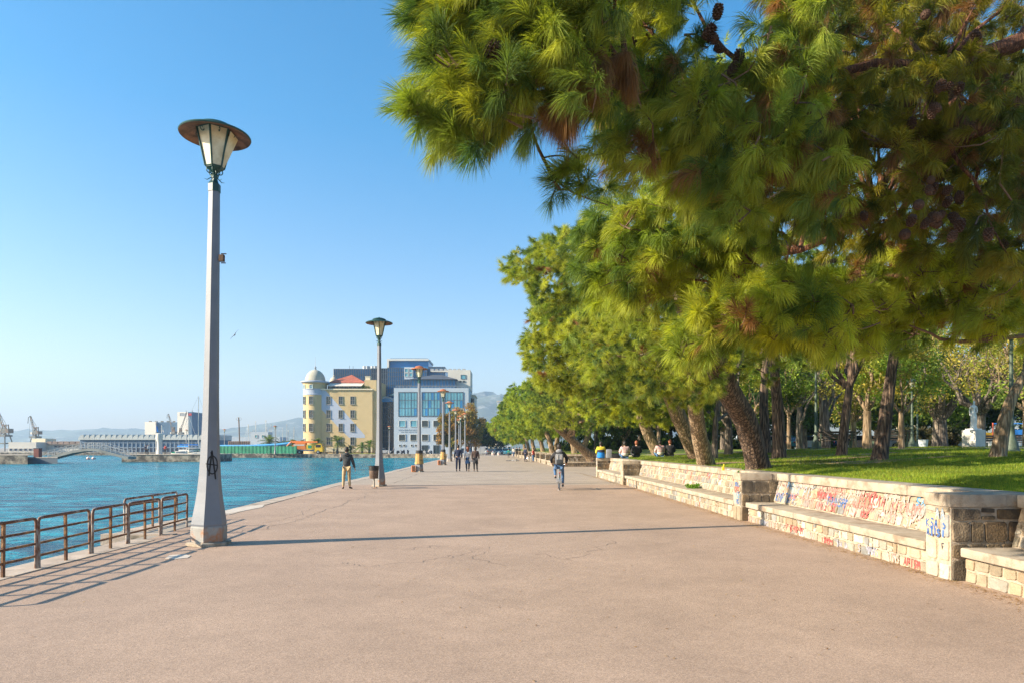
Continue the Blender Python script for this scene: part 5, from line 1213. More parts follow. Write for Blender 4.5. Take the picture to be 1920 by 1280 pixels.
# far strollers
far = [(985, 82, 'man in dark clothes standing by the distant wall with a bicycle', 'cl_navy', 'cl_navy', 1.78), (953.5, 112, 'distant child in green top on the promenade', 'cl_teal', 'cl_dgrey', 1.5), (963, 118, 'distant person in white shirt and jeans by the wall posts', 'cl_white', 'cl_jean', 1.65), (969, 122, 'distant person in black beside the white shirted one', 'cl_black', 'cl_black', 1.75),
       (974, 121, 'distant person in dark coat next to the wall end', 'cl_dgrey', 'cl_black', 1.7), (1000, 79, 'distant person in red jacket sitting near the wall posts', 'cl_red', 'cl_jean', 1.6)]
for i, (px, Y, lab, t_, l_, H) in enumerate(far):
    person(lab, (xat(px, Y), Y, 0), R(20 * (i - 2)), H, None, t_, l_, fingers=False, group='distant strollers')
o = bicycle('bicycle lying on the promenade beside the distant standing man', (xat(966, 84), 84, .05), R(70)); o.rotation_euler = (0, R(84), R(65))
bicycle('bicycle held by the distant standing man', (xat(991, 81), 81, .0), R(-30))
pier = [(273, 128, 'person in dark clothes on the pier by the white column'), (277.5, 128, 'person in light top on the pier by the white column'), (310, 130, 'person in red on the pier right of the white column')]
for i, (px, Y, lab) in enumerate(pier):
    person(lab, (xat(px, Y), Y, .45), R(90 * i), 1.75, None, ['cl_navy', 'cl_white', 'cl_red'][i], 'cl_black', fingers=False, group='people on the pier')
for px, Y, lab in ((738, 182, 'person walking on the far quay before the white office block'), (626, 183, 'man in dark clothes by the palm trunk across the water')):
    person(lab, (xat(px, Y), Y, 0), 1, 1.72, None, 'cl_grey', 'cl_dgrey', fingers=False, group='people on the far quay')

# ---------------------------------------------------------------- park furniture
M['marble'] = mat('marble', (.82, .79, .73), .6, var=.08, vscale=3, bump=.1); M['plinth'] = mat('plinth_stone', (.58, .56, .52), .8, var=.1, vscale=4)
sx_, sy_ = xat(1825.5, 34), 34.0; sz = lawn_z(sx_, sy_)
ro = thing('stone_pedestal', 'square pale pedestal carrying the marble woman on the lawn', 'pedestal', (sx_, sy_, sz), R(20))
m_ = MB(); m_.bevbox((0, 0, .42), (.70, .70, .9), .01); m_.build('block', M['plinth'], ro); m_ = MB(); m_.bevbox((0, 0, .895), (.5, .5, .07), .01); m_.build('base_slab', M['marble'], ro)
rs_ = thing('statue', 'white marble statue of a standing draped woman in the park', 'statue', (sx_, sy_, sz + .92), R(160)); rs_.scale = (.80, .80, .80)
def stat():
    n = [((0, 0, .95), (.15, .12)), ((.02, .01, 1.12), (.11, .09)), ((0, 0, 1.34), (.13, .10)), ((0, 0, 1.47), .05), ((-.01, .02, 1.56), .06), ((-.02, .03, 1.65), (.08, .09)), ((-.02, .02, 1.73), .05),
         ((-.16, 0, 1.40), .05), ((-.20, -.04, 1.15), .042), ((-.15, .10, .98), .03), ((-.10, .15, 1.02), .025), ((.16, 0, 1.40), .05), ((.20, -.05, 1.15), .042), ((.19, -.02, .90), .03), ((.19, 0, .82), .028),
         ((-.07, .01, .85), .11), ((-.09, .05, .5), .085), ((-.11, .0, .12), .06), ((-.12, .1, .04), .04), ((.08, 0, .85), .11), ((.10, .02, .5), .085), ((.12, -.03, .12), .06), ((.13, .08, .04), .04)]
    e = [(0, 1), (1, 2), (2, 3), (3, 4), (4, 5), (5, 6), (2, 7), (7, 8), (8, 9), (9, 10), (2, 11), (11, 12), (12, 13), (13, 14), (0, 15), (15, 16), (16, 17), (17, 18), (0, 19), (19, 20), (20, 21), (21, 22)]
    skin_obj('figure', [(Vector(p), r) for p, r in n], e, M['marble'], rs_)
    mb = MB(); rg = random.Random(2); prof = [(.125, .98), (.165, .8), (.15, .5), (.15, .2), (.19, .0)]; nn = 28; vs = []
    for r, z in prof:
        for k in range(nn): a = 2 * math.pi * k / nn; q = r * (1 + .10 * math.sin(k * 2.6) * (1 - z * .5)); vs.append((q * math.cos(a), q * math.sin(a) * .85, z))
    mb.add(vs, [(i * nn + k, i * nn + (k + 1) % nn, (i + 1) * nn + (k + 1) % nn, (i + 1) * nn + k) for i in range(4) for k in range(nn)]); mb.build('drapery', M['marble'], rs_, smooth=True)
stat()
M['post_green'] = mat('green_post', (.07, .10, .07), .6, var=.3, vscale=8); M['bench_wood'] = mat('bench_wood', (.09, .07, .055), .8, var=.3, vscale=9)
def park_lamp(label, px, Y, h, lanternz=True):
    x = xat(px, Y); r_ = thing('park_lamp', label, 'park lamp', (x, Y, lawn_z(x, Y)), group='lamps in the park')
    m_ = MB(); m_.lathe([(.30, -.05), (.30, .06), (.24, .1), (.20, .35), (.12, .6), (.10, .9), (.12, .93), (.075, 1.0), (.06, h - .9), (.055, h - .6), (.09, h - .58)], 12); m_.build('post', M['post_green'], r_, smooth=True)
    m_ = MB(); m_.lathe([(.09, h - .56), (.22, h - .1), (.22, h - .08)], 6); m_.build('lantern', M['lamp_glass'], r_); m_ = MB(); m_.lathe([(.30, h - .08), (.22, h + .02), (.03, h + .14)], 12); m_.build('cap', M['post_green'], r_)
park_lamp('tall thin green park lamp behind the upright reddish pine', 1530, 37, 5.2); park_lamp('thick footed dark green park lamp at the right edge behind the leaning pine', 1896, 24.5, 4.6); park_lamp('dark park lamp between the cars and the wide forked tree', 1710, 42, 4.2); park_lamp('park lamp with its white lantern glimpsed among the yellow leaves', 1720, 58, 6.4)
def park_bench(label, px, Y, rz):
    x = xat(px, Y); r_ = thing('park_bench', label, 'bench', (x, Y, lawn_z(x, Y)), rz, 'dark benches in the park')
    m_ = MB(); [m_.box((0, y, .45), (1.8, .12, .035)) for y in (-.18, -.03, .12)]; m_.build('seat', M['bench_wood'], r_)
    m_ = MB(); [m_.box((0, .22 + .04 * i, .6 + .14 * i), (1.8, .03, .11), rx=-.2) for i in range(3)]; m_.build('backrest', M['bench_wood'], r_)
    for sx in (-.75, .75): m_ = MB(); m_.box((sx, 0, .2), (.07, .45, .46)); m_.box((sx, .26, .62), (.06, .05, .5), rx=-.2); m_.build('leg', M['post_green'], r_)
park_bench('dark park bench behind the slender tilted pine', 1566, 36, 2.9); park_bench('dark park bench right of the stout tilted pine', 1668, 35, 3.1); park_bench('pale park bench right of the statue pedestal', 1862, 43, .3); park_bench('pale park bench at the picture edge beyond the park lamp', 1912, 42, .2)
x = xat(1731, 50); r_ = thing('litter_bin', 'small pale litter basket on the park lawn before the hedge', 'litter bin', (x, 50, lawn_z(x, 50))); m_ = MB(); m_.lathe([(.25, 0), (.33, .75), (.30, .75), (.24, .2)], 16); m_.build('basket', mat('pale_bin', (.55, .6, .68), .6), r_)
hx = xat(1741, 62); r_ = thing('clipped_hedge', 'dark clipped hedge block in front of the white wall', 'hedge', (hx, 62, lawn_z(hx, 62))); rr = np.random.default_rng(5)
c = (rr.random((120, 3)) - np.array([.5, .5, 0])) * np.array([5, 1.4, 1.9]); leaf_crown(rr, r_, c, .35, 130, .09, [(.05, .06, .02), (.08, .07, .03)], name='leaves')

# playground glimpsed at the right edge
M['p_red'] = mat('play_red', (.55, .10, .05), .5); M['p_yel'] = mat('play_yellow', (.72, .50, .03), .5); M['p_blu'] = mat('play_blue', (.03, .22, .65), .5)
Yp = 58; xp = xat(1880, Yp); zp = lawn_z(xp, Yp)
r_ = thing('playground_tower', 'red, yellow and blue climbing frame with a slide at the right edge of the park', 'playground', (xp, Yp, zp)); r_.scale = (.8, .8, .75)
for sx in (-1.6, 0, 1.6):
    for sy in (-.8, .8): m_ = MB(); m_.tube([(sx, sy, 0), (sx, sy, 3.0)], .07, 8); m_.build('post', M['p_red'], r_)
m_ = MB(); m_.box((-.8, 0, 1.2), (1.6, 1.6, .08)); m_.box((.8, 0, 1.5), (1.6, 1.6, .08)); m_.build('deck', M['p_red'], r_)
m_ = MB(); m_.box((-.8, -.82, 1.6), (1.5, .05, .7)); m_.box((-.8, .82, 1.6), (1.5, .05, .7)); m_.build('side_panel', M['p_yel'], r_)
m_ = MB(); m_.box((.8, -.82, 1.9), (1.5, .05, .7)); m_.build('side_panel', M['p_blu'], r_)
m_ = MB(); m_.tube([(-1.6, -.8, 2.9), (1.6, -.8, 2.9)], .07, 6); m_.build('top_bar', M['p_blu'], r_)
m_ = MB(); pts = [V3(-1.7, 0, 1.2), V3(-2.6, 0, .8), V3(-3.6, 0, .25), V3(-4.1, 0, .15)]
for s_ in (-.35, .35): m_.tube([p + V3(0, s_, .12) for p in pts], .07, 6)
for a, b in zip(pts, pts[1:]): m_.add([a + V3(0, -.35, 0), a + V3(0, .35, 0), b + V3(0, .35, 0), b + V3(0, -.35, 0)], [(0, 1, 2, 3)])
m_.build('slide', M['p_yel'], r_)
r_ = thing('picket_fence', 'white low fence in front of the playground', 'fence', (xat(1880, 52), 52, lawn_z(xat(1880, 52), 52)))
m_ = MB(); [m_.box((-3 + i * .22, 0, .42), (.1, .03, .8)) for i in range(30)]; m_.build('pickets', M['cl_white'], r_); m_ = MB(); m_.box((.2, .03, .3), (6.5, .04, .08)); m_.box((.2, .03, .65), (6.5, .04, .08)); m_.build('rail', M['cl_white'], r_)

# yellow carton and white wrapper on the wall top
r_ = thing('carton', 'tiny yellow carton standing on the wall top left of the leaning pine', 'litter', (xat(1356, 17.9), 17.9, 1.10)); m_ = MB(); m_.bevbox((0, 0, .05), (.06, .06, .10), .008); m_.tube([(.01, 0, .1), (.02, 0, .17)], .012, 6); m_.build('box', M['p_yel'], r_)
r_ = thing('paper_wrapper', 'crumpled white paper lying next to the yellow carton', 'litter', (xat(1366, 17.9), 17.9, 1.10)); m_ = MB(); m_.ball((0, 0, .02), (.07, .04, .022), 7, 4); m_.build('paper', M['cl_white'], r_)
# gull
gl = P(440, 628, 30); r_ = thing('seagull', 'dark seagull gliding in the sky right of the tall lamp', 'bird', gl, R(60)); r_.rotation_euler = (R(10), R(-52), R(5))
m_ = MB(); m_.v = []; 
skin_obj('body', [(V3(0, -.14, 0), .006), (V3(0, -.07, 0), .022), (V3(0, 0, 0), .032), (V3(0, .07, .005), .024), (V3(0, .12, .01), .018), (V3(0, .155, .008), .005), (V3(-.09, .02, .03), (.02, .006)), (V3(-.19, .0, .035), (.018, .004)), (V3(-.28, -.04, .01), (.006, .002)), (V3(.09, .02, .03), (.02, .006)), (V3(.19, .0, .035), (.018, .004)), (V3(.28, -.04, .01), (.006, .002))], [(0, 1), (1, 2), (2, 3), (3, 4), (4, 5), (2, 6), (6, 7), (7, 8), (2, 9), (9, 10), (10, 11)], M['cl_grey'], r_)
for s_ in (-1, 1):
    m_ = MB(); m_.add([V3(0, .05, .01), V3(.12 * s_, .055, .04), V3(.2 * s_, .03, .042), V3(.3 * s_, -.05, .01), V3(.19 * s_, -.04, .03), V3(.1 * s_, -.05, .02), V3(0, -.05, 0)], [(0, 1, 2, 3, 4, 5, 6)]); v = list(m_.v); m_.add([Vector(p) - V3(0, 0, .006) for p in v], [(6, 5, 4, 3, 2, 1, 0)]); m_.build('wing', M['cl_dgrey'], r_)
# ---------------------------------------------------------------- buildings across the basin
def wallmat(n, c, **k): return mat(n, c, .9, var=.06, vscale=.25, bump=.15, bscale=3, **k)
M['b_yel'] = wallmat('ochre_plaster', (.55, .415, .22), dirt=(.48, .35, .18), dscale=.25, damt=.45); M['b_white'] = wallmat('pale_plaster', (.39, .455, .52)); M['b_cream'] = wallmat('cream_plaster', (.66, .58, .42)); M['b_mural'] = wallmat('white_mural_band', (.38, .42, .50))
M['b_conc'] = wallmat('pale_concrete', (.55, .53, .48)); M['tile'] = mat('red_tiles', (.36, .10, .06), .85, var=.25, vscale=1.2); M['dome'] = mat('dome_plaster', (.42, .39, .31), .9, var=.15, vscale=.8)
M['g_blue'] = glass_mat('blue_glass', (.03, .19, .40), .25, vs=.12); M['g_dark'] = glass_mat('dark_glass', (.01, .04, .09), .08, vs=.12); M['g_cyan'] = glass_mat('cyan_glass', (.12, .32, .40), .25, vs=.2); M['g_win'] = glass_mat('window_glass', (.02, .045, .06), .1)
M['frame_w'] = mat('white_frame', (.60, .58, .52), .6); M['frame_m'] = mat('sash_frame', (.30, .29, .26), .6); M['frame_d'] = mat('dark_frame', (.10, .13, .16), .5); M['slate'] = mat('slate_roof', (.07, .085, .11), .7, var=.2, vscale=.6); M['metal_g'] = mat('grey_metal', (.34, .36, .37), .5, metal=.3, var=.15, vscale=1)
M['awning'] = mat('pale_awning', (.62, .55, .47), .8, var=.15, vscale=1)
def window(root, x, y, z, w_, h, glass='g_win', frame='frame_w', mull=1, rows=1, sill=True, nrm_rot=0, fr=.09):
    """window standing proud of the wall at depth y (facing -Y, or turned by nrm_rot about z at x,y)"""
    m_ = MB()
    for dx in (-w_ / 2, w_ / 2): m_.box((dx, -.07, 0), (fr, .14, h + fr))
    for dz in (-h / 2, h / 2): m_.box((0, -.068, dz), (w_ - fr, .136, fr))
    for k in range(1, mull + 1): m_.box((-w_ / 2 + w_ * k / (mull + 1), -.055, 0), (fr * .7, .08, h - fr))
    for k in range(1, rows + 1): m_.box((0, -.05, -h / 2 + h * k / (rows + 1)), (w_ - fr, .06, fr * .6))
    if sill: m_.box((0, -.12, -h / 2 - fr * .9), (w_ + .35, .24, fr * .7))
    o = m_.build('window', M[frame], root); o.location = (x, y, z); o.rotation_euler.z = nrm_rot
    m_ = MB(); m_.box((0, -.02, 0), (w_ - fr, .03, h - fr)); p = m_.build('pane', M[glass], o); return o
# --- yellow corner building
Yb = 190.0
def lx(px): return xat(px, Yb)
def lz(py): return zat(py, Yb)
rY = thing('corner_building', 'yellow ochre corner building with a round domed tower and a white diagonal band', 'building', (0, 0, 0)); 
m_ = MB(); m_.bbox((lx(594), Yb, -.1), (lx(698), Yb + 15, lz(729))); m_.bbox((lx(682), Yb + .8, -.1), (lx(704.5), Yb + 15.5, lz(711))); m_.build('wall', M['b_yel'], rY)
m_ = MB(); y = Yb - .004; poly = [(595.5, 729.6), (609, 729.6), (684, 815), (684, 820), (655, 820), (642, 808), (596.5, 760)]
m_.add([(lx(a), y - .01, lz(b)) for a, b in poly], [tuple(range(len(poly)))[::-1]]); m_.build('painted_band', M['b_mural'], rY)
m_ = MB(); m_.bbox((lx(592), Yb - .35, lz(730.2)), (lx(699), Yb - .001, lz(728))); m_.bbox((lx(594.2), Yb - .25, 0), (lx(597), Yb - .001, lz(730.4)))
for a in (609, 623, 632, 645, 655): pass
m_.bbox((lx(597.2), Yb - .15, lz(846)), (lx(698), Yb - .03, lz(838))); m_.build('cornice', M['b_cream'], rY)
tc_ = Vector((lx(587), Yb + 2.2, 0)); tr_ = 3.25
m_ = MB(); m_.lathe([(tr_, -.1), (tr_, lz(719)), (tr_ + .2, lz(718)), (tr_ + .3, lz(716.5))], 32, tc_); m_.build('tower_wall', M['b_yel'], rY, smooth=True)
m_ = MB(); m_.lathe([(tr_ + .02, lz(740)), (tr_ + .14, lz(739.5)), (tr_ + .14, lz(738)), (tr_ + .03, lz(737.5)), (tr_ + .03, lz(730)), (tr_ + .16, lz(729.5)), (tr_ + .16, lz(728.5)), (tr_ + .02, lz(728))], 32, tc_, cap=False)
m_.lathe([(tr_ + .3, lz(716.6)), (tr_ + .75, lz(715.5)), (tr_ + .75, lz(713.5)), (tr_ + .1, lz(713)), (tr_ - .1, lz(712.5))], 32, tc_, cap=False); m_.build('tower_cornice', M['b_mural'], rY, smooth=True)
def domeprof(r, z0, h): return [(r * math.cos(a), z0 + h * math.sin(a)) for a in [k * R(90) / 10 for k in range(10)]] + [(.12, z0 + h)]
m_ = MB(); m_.lathe(domeprof(2.78, lz(713), 3.3), 28, tc_, cap=False); m_.build('dome', M['dome'], rY, smooth=True)
m_ = MB(); zt = lz(713) + 3.3; m_.lathe([(.3, zt - .1), (.35, zt + .15), (.12, zt + .3), (.38, zt + .6), (.15, zt + .9), (.05, zt + 1.1), (.03, zt + 3.6)], 10, tc_); m_.build('finial', M['metal_g'], rY, smooth=True)
tc2 = Vector((lx(610), Yb + 9, 0)); m_ = MB(); m_.lathe([(1.1, lz(728)), (1.1, lz(710)), (1.2, lz(709))] + [(1.15 * math.cos(a), lz(708.5) + 1.3 * math.sin(a)) for a in [k * R(90) / 8 for k in range(8)]], 16, tc2); m_.lathe([(.2, lz(700)), (.28, lz(698)), (.05, lz(695)), (.03, lz(682))], 8, tc2); m_.build('small_dome', M['dome'], rY, smooth=True)
for py in (749.7, 775.4, 800.6):
    for px in (616, 639, 661): window(rY, lx(px), Yb - .0, lz(py), 1.15, 2.15, frame='frame_m')
    for ang in (-4, -48):
        a = R(-90 + ang); window(rY, tc_.x + tr_ * math.cos(a), tc_.y + tr_ * math.sin(a), lz(py), 1.15, 2.15, frame='frame_m', nrm_rot=R(ang))
for px in (616, 639, 661): window(rY, lx(px), Yb, lz(826), 1.15, 2.1, frame='frame_m')
for ang in (-4, -48):
    a = R(-90 + ang); window(rY, tc_.x + tr_ * math.cos(a), tc_.y + tr_ * math.sin(a), lz(724.5), .9, 1.15, nrm_rot=R(ang), sill=False, glass='g_cyan')
window(rY, tc_.x + tr_ * math.cos(R(-138)), tc_.y + tr_ * math.sin(R(-138)), lz(826), 1.0, 1.6, nrm_rot=R(-48))
m_ = MB(); xa, xb, za, zb = lx(607), lx(682), lz(715), lz(700.5); ya, yb2 = Yb + 2.5, Yb + 12; ap = (lx(648), (ya + yb2) / 2, zb + .6)
m_.add([(xa, ya, za), (xb, ya, za), (xb, yb2, za), (xa, yb2, za), ap], [(0, 1, 4), (1, 2, 4), (2, 3, 4), (3, 0, 4), (3, 2, 1, 0)]); m_.build('roof', M['tile'], rY)
m_ = MB(); m_.bbox((lx(609), Yb + 3, lz(728.5)), (lx(680), Yb + 11.5, lz(715))); m_.build('penthouse', M['g_win'], rY)
m_ = MB(); m_.add([(lx(613), Yb + .6, lz(722)), (lx(677), Yb + .6, lz(722)), (lx(679), Yb + 3, lz(714.8)), (lx(612), Yb + 3, lz(714.8)), (lx(613), Yb + .6, lz(722) - .12), (lx(677), Yb + .6, lz(722) - .12), (lx(679), Yb + 3, lz(714.8) - .1), (lx(612), Yb + 3, lz(714.8) - .1)], [(0, 1, 2, 3), (7, 6, 5, 4), (0, 4, 5, 1), (1, 5, 6, 2), (3, 7, 4, 0)]); m_.build('awning', M['awning'], rY)
m_ = MB(); [m_.box((lx(612 + i * 8), Yb + .7, lz(725)), (.08, .08, 1.0)) for i in range(9)]; m_.box((lx(645), Yb + .7, lz(724.2)), (9.6, .06, .06)); m_.build('terrace_railing', M['frame_d'], rY)
m_ = MB(); m_.bbox((lx(682), Yb + 2, lz(711)), (lx(691), Yb + 4, lz(704))); m_.bbox((lx(681.5), Yb + 1.9, lz(704)), (lx(691.5), Yb + 4.1, lz(703))); m_.build('chimney', M['b_cream'], rY)
rr = np.random.default_rng(1); pl = thing('terrace_shrub', 'green shrubs on the roof terrace of the yellow building', 'shrub', (lx(684), Yb + .7, lz(729))); c = rr.random((14, 3)) * np.array([2.2, .3, 1.0]) - np.array([1.1, 0, 0]); leaf_crown(rr, pl, c, .4, 60, .12, DKG, name='leaves')
# --- glass complex behind
def glazed(mb, xa, xb, y, za, zb, nx, nz, d=.25, t=.14):
    for i in range(nx + 1): x = xa + (xb - xa) * i / nx; mb.box((x, y - d / 2, (za + zb) / 2), (t, d, zb - za))
    for j in range(nz + 1): z = za + (zb - za) * j / nz; mb.box(((xa + xb) / 2, y - d / 2 + .03, z), (xb - xa, d - .08, t * .8))
Yg = 212.0; gx = lambda px: xat(px, Yg); gz = lambda py: zat(py, Yg)
rG = thing('glass_office', 'tall blue glass office complex rising behind the yellow and white buildings', 'building', (0, 0, 0))
m_ = MB(); m_.bbox((gx(626), Yg, 0), (gx(700), Yg + 12, gz(691))); m_.build('glass_wall', M['g_blue'], rG); m_ = MB(); glazed(m_, gx(626), gx(700), Yg, gz(735), gz(691), 22, 4); m_.bbox((gx(625.5), Yg - .4, gz(735)), (gx(636), Yg - .3, gz(690.5))) if False else None; m_.build('mullions', M['frame_d'], rG)
m_ = MB(); m_.bbox((gx(700), Yg - 3, 0), (gx(734), Yg + 8, gz(692))); m_.build('glass_wall', M['g_dark'], rG); m_ = MB(); glazed(m_, gx(700), gx(734), Yg - 3, 0, gz(692), 9, 16); m_.build('mullions', M['frame_d'], rG)
m_ = MB(); m_.bbox((gx(733), Yg - 6, 0), (gx(805), Yg + 10, gz(693))); m_.build('glass_wall', M['g_blue'], rG); m_ = MB(); glazed(m_, gx(733), gx(805), Yg - 6, gz(740), gz(693), 18, 6); m_.build('mullions', M['frame_d'], rG)
m_ = MB(); m_.bbox((gx(733), Yg - 2, gz(693)), (gx(805), Yg + 9, gz(678))); m_.build('glass_wall', M['g_blue'], rG); m_ = MB(); m_.bbox((gx(729), Yg - 3, gz(677.8)), (gx(806), Yg + 9.4, gz(674.5))); m_.bbox((gx(729), Yg - 3, gz(692.5)), (gx(732.5), Yg + 9, gz(678))); m_.build('parapet', M['b_conc'], rG)
m_ = MB(); m_.bbox((gx(806), Yg - 4, gz(735)), (gx(837), Yg + 8, gz(690))); m_.build('glass_wall', M['g_blue'], rG); m_ = MB(); glazed(m_, gx(806), gx(837), Yg - 4, gz(710), gz(690), 10, 2); m_.build('mullions', M['frame_d'], rG)
m_ = MB(); m_.bbox((gx(764), Yg - 6.4, gz(714)), (gx(781), Yg - 6.1, gz(692))); m_.build('light_panel', M['b_white'], rG); 
for px in (768, 776): 
    for py in (698, 706): window(rG, gx(px), Yg - 6.4, gz(py), 1.0, 1.1, 'g_cyan', 'frame_w', 0, 0, False)
for px in (679, 684, 694, 699):
    m_ = MB(); m_.lathe([(.75, gz(691)), (.75, gz(683))], 12, (gx(px), Yg + 4, 0)); m_.build('roof_tank', M['metal_g'], rG, smooth=True)
m_ = MB(); [m_.tube([(gx(p), Yg + 5, gz(691)), (gx(p), Yg + 5, gz(q))], .07, 5) for p, q in ((648, 681), (655, 682), (776, 668), (804, 670), (745, 671))]; m_.tube([(gx(734), Yg - 2, gz(672.5)), (gx(804), Yg - 2, gz(672.5))], .05, 5); m_.build('antenna', M['frame_d'], rG)
# atrium
Ya = 200.0; ax_ = lambda px: xat(px, Ya); az = lambda py: zat(py, Ya)
rA = thing('glass_atrium', 'dark glass atrium with an arched pale top between the yellow and white buildings', 'building', (0, 0, 0))
m_ = MB(); m_.bbox((ax_(705), Ya, 0), (ax_(739), Ya + 8, az(752))); m_.build('glass_wall', M['g_dark'], rA); m_ = MB(); glazed(m_, ax_(705), ax_(739), Ya, 0, az(752), 8, 9); m_.build('mullions', M['frame_d'], rA)
m_ = MB(); cx_ = (ax_(712) + ax_(740)) / 2; rr_ = (ax_(740) - ax_(712)) / 2; zc_ = az(753)
pts = [(cx_ + rr_ * math.cos(a), zc_ + rr_ * .75 * math.sin(a)) for a in [k * math.pi / 12 for k in range(13)]]; m_.prism([(p[0], p[1]) for p in pts][::-1], Ya - .6, Ya + 8); m_.build('arched_roof', M['metal_g'], rA, smooth=True)
m_ = MB(); pts = [(cx_ + rr_ * .8 * math.cos(a), zc_ + rr_ * .52 * math.sin(a)) for a in [k * math.pi / 12 for k in range(13)]]; m_.prism(pts[::-1], Ya - .68, Ya - .62); m_.build('arch_glass', M['g_blue'], rA)
m_ = MB(); m_.lathe([(1.2, az(740)), (1.6, az(739)), (.2, az(735))], 16, (ax_(734), Ya + 4, 0)); m_.build('roof_cap', M['b_cream'], rA)
# --- white office block
Yw = 186.0; wx = lambda px: xat(px, Yw); wz = lambda py: zat(py, Yw)
rW = thing('white_office', 'white office block with three big blue window grids and a dark hipped penthouse', 'building', (0, 0, 0))
m_ = MB(); m_.bbox((wx(738.5), Yw, -.1), (wx(878.5), Yw + 16, wz(726.5))); m_.build('wall', M['b_white'], rW)
m_ = MB(); m_.bbox((wx(836), Yw + 6, wz(726.5)), (wx(879.4), Yw + 16, wz(688))); m_.build('rear_wall', M['b_conc'], rW)
for a, b in ((747.5, 782), (791, 825), (833.5, 868)):
    x = (wx(a) + wx(b)) / 2; w_ = wx(b) - wx(a); h = wz(734.5) - wz(779); o = window(rW, x, Yw, (wz(734.5) + wz(779)) / 2, w_, h, 'g_cyan', 'frame_d', 2, 2, False, fr=.2)
    rg = random.Random(int(a)); m_ = MB()
    for i in range(6):
        for j in range(3):
            if rg.random() < .25: m_.box((-w_ / 2 + w_ * (i + .5) / 6, -.045, -h / 2 + h * (j + .5) / 3), (w_ / 6 - .1, .012, h / 3 - .2))
    m_.build('blue_blind', M['g_blue'], o)
    m_ = MB(); [m_.box((-w_ / 2 + w_ * (i + .5) / 6 + w_ / 12, -.06, 0), (.06, .03, h - .3)) for i in range(5)]; m_.build('glazing_bar', M['frame_d'], o)
for py, h in ((793.5, 1.75), (819.5, 1.75)):
    for i, px in enumerate((754, 775.5, 797, 818.5, 840, 861)): window(rW, wx(px), Yw, wz(py), 1.75, h, 'g_win' if (py > 800 or i > 1) else 'g_cyan', 'frame_w', 0, 0, False, fr=.1)
for px in (750, 758, 772, 780, 836): window(rW, wx(px), Yw, wz(834.3), .52, .52, 'g_win', 'frame_w', 0, 0, False, fr=.06)
for px in (797, 818.5): window(rW, wx(px), Yw, 1.15, 1.7, 2.3, 'g_win', 'frame_d', 1, 0, False)
m_ = MB(); xx = wx(748)
rg = random.Random(3)
while xx < wx(786):
    l = rg.uniform(.14, .3); m_.box((xx, Yw - .05, wz(805)), (l, .06, .26)); xx += l + rg.choice([.08, .08, .3])
xx = wx(752)
while xx < wx(782):
    l = rg.uniform(.12, .24); m_.box((xx, Yw - .05, wz(808.6)), (l, .06, .18)); xx += l + rg.choice([.08, .08, .3])
m_.build('wall_lettering', M['metal_g'], rW)
m_ = MB(); m_.bbox((wx(768), Yw + 3, wz(726.5)), (wx(852), Yw + 12, wz(709))); m_.build('penthouse_glass', M['g_blue'], rW); m_ = MB(); glazed(m_, wx(768), wx(852), Yw + 3, wz(722), wz(709), 14, 1); m_.build('mullions', M['frame_d'], rW)
m_ = MB(); xa, xb = wx(766), wx(856); za, zb = wz(708.6), wz(696.5); m_.add([(xa, Yw + 2, za), (xb, Yw + 2, za), (xb, Yw + 13, za), (xa, Yw + 13, za), (wx(805), Yw + 7.5, zb), (wx(822), Yw + 7.5, zb)], [(0, 1, 5, 4), (1, 2, 5), (2, 3, 4, 5), (3, 0, 4), (3, 2, 1, 0)]); m_.build('hipped_roof', M['slate'], rW)
m_ = MB(); [m_.box((wx(742 + i * 6.8), Yw + .3, wz(724.3)), (.07, .07, .7)) for i in range(20)]; m_.box((wx(807), Yw + .3, wz(722.3)), (18.6, .07, .07)); m_.box((wx(807), Yw + .3, wz(724.3)), (18.6, .04, .04)); m_.build('terrace_railing', M['metal_g'], rW)
for i in range(8):
    m_ = MB(); m_.box((wx(803 + i * 8.9), Yw + 9, wz(686.2)), (.95, .8, .75)); m_.build('roof_unit', M['metal_g'], rW)
m_ = MB(); m_.box((wx(837), Yw + 8.5, wz(689)), (10, 1.4, .3)); m_.build('unit_platform', M['b_conc'], rW)
window(rW, wx(865.5), Yw + 6, wz(701.5), 1.3, 1.15, 'g_cyan', 'frame_d', 0, 0, False); window(rW, wx(860), Yw + 6, wz(710.5), .5, .5, 'g_win', 'frame_d', 0, 0, False, fr=.05); window(rW, wx(867), Yw + 6, wz(710.5), .5, .5, 'g_win', 'frame_d', 0, 0, False, fr=.05)
# street buildings at the promenade's end and behind the park
def block(label, x, y, w_, d, h, m, rows=4, cols=5, z0=0, glass='g_win', win=(1.1, 1.4)):
    r_ = thing('town_building', label, 'building', (x, y, z0)); m_ = MB(); m_.box((0, d / 2, h / 2), (w_, d, h)); m_.build('wall', m, r_)
    m_ = MB(); m_.box((0, d / 2, h + .15), (w_ + .5, d + .5, .3)); m_.build('roof_slab', M['b_conc'], r_)
    for i in range(cols):
        for j in range(rows): window(r_, -w_ / 2 + w_ * (i + .5) / cols, 0, h * (j + .5) / rows, win[0], win[1], glass, 'frame_w', 0, 0, True, fr=.09)
    return r_
block('grey apartment block peeking out right of the white office', xat(882.5, 196), 196, 2.2, 12, zat(741, 196), M['b_conc'], 6, 2)
block('pale distant apartment block beyond the white van', xat(915, 330), 330, 7, 12, 8.5, M['b_white'], 3, 4)
block('cream distant building above the parked cars at the street end', xat(929, 290), 290, 6, 12, 9, M['b_cream'], 3, 3)
block('tall white building rising behind the far pines beside the hill', xat(946, 260), 260, 5.5, 12, zat(752, 260), M['b_white'], 7, 3)
block('long white wall building behind the park trees', xat(1690, 118), 118, 26, 10, 7.5, M['b_white'], 2, 9, 1.3)
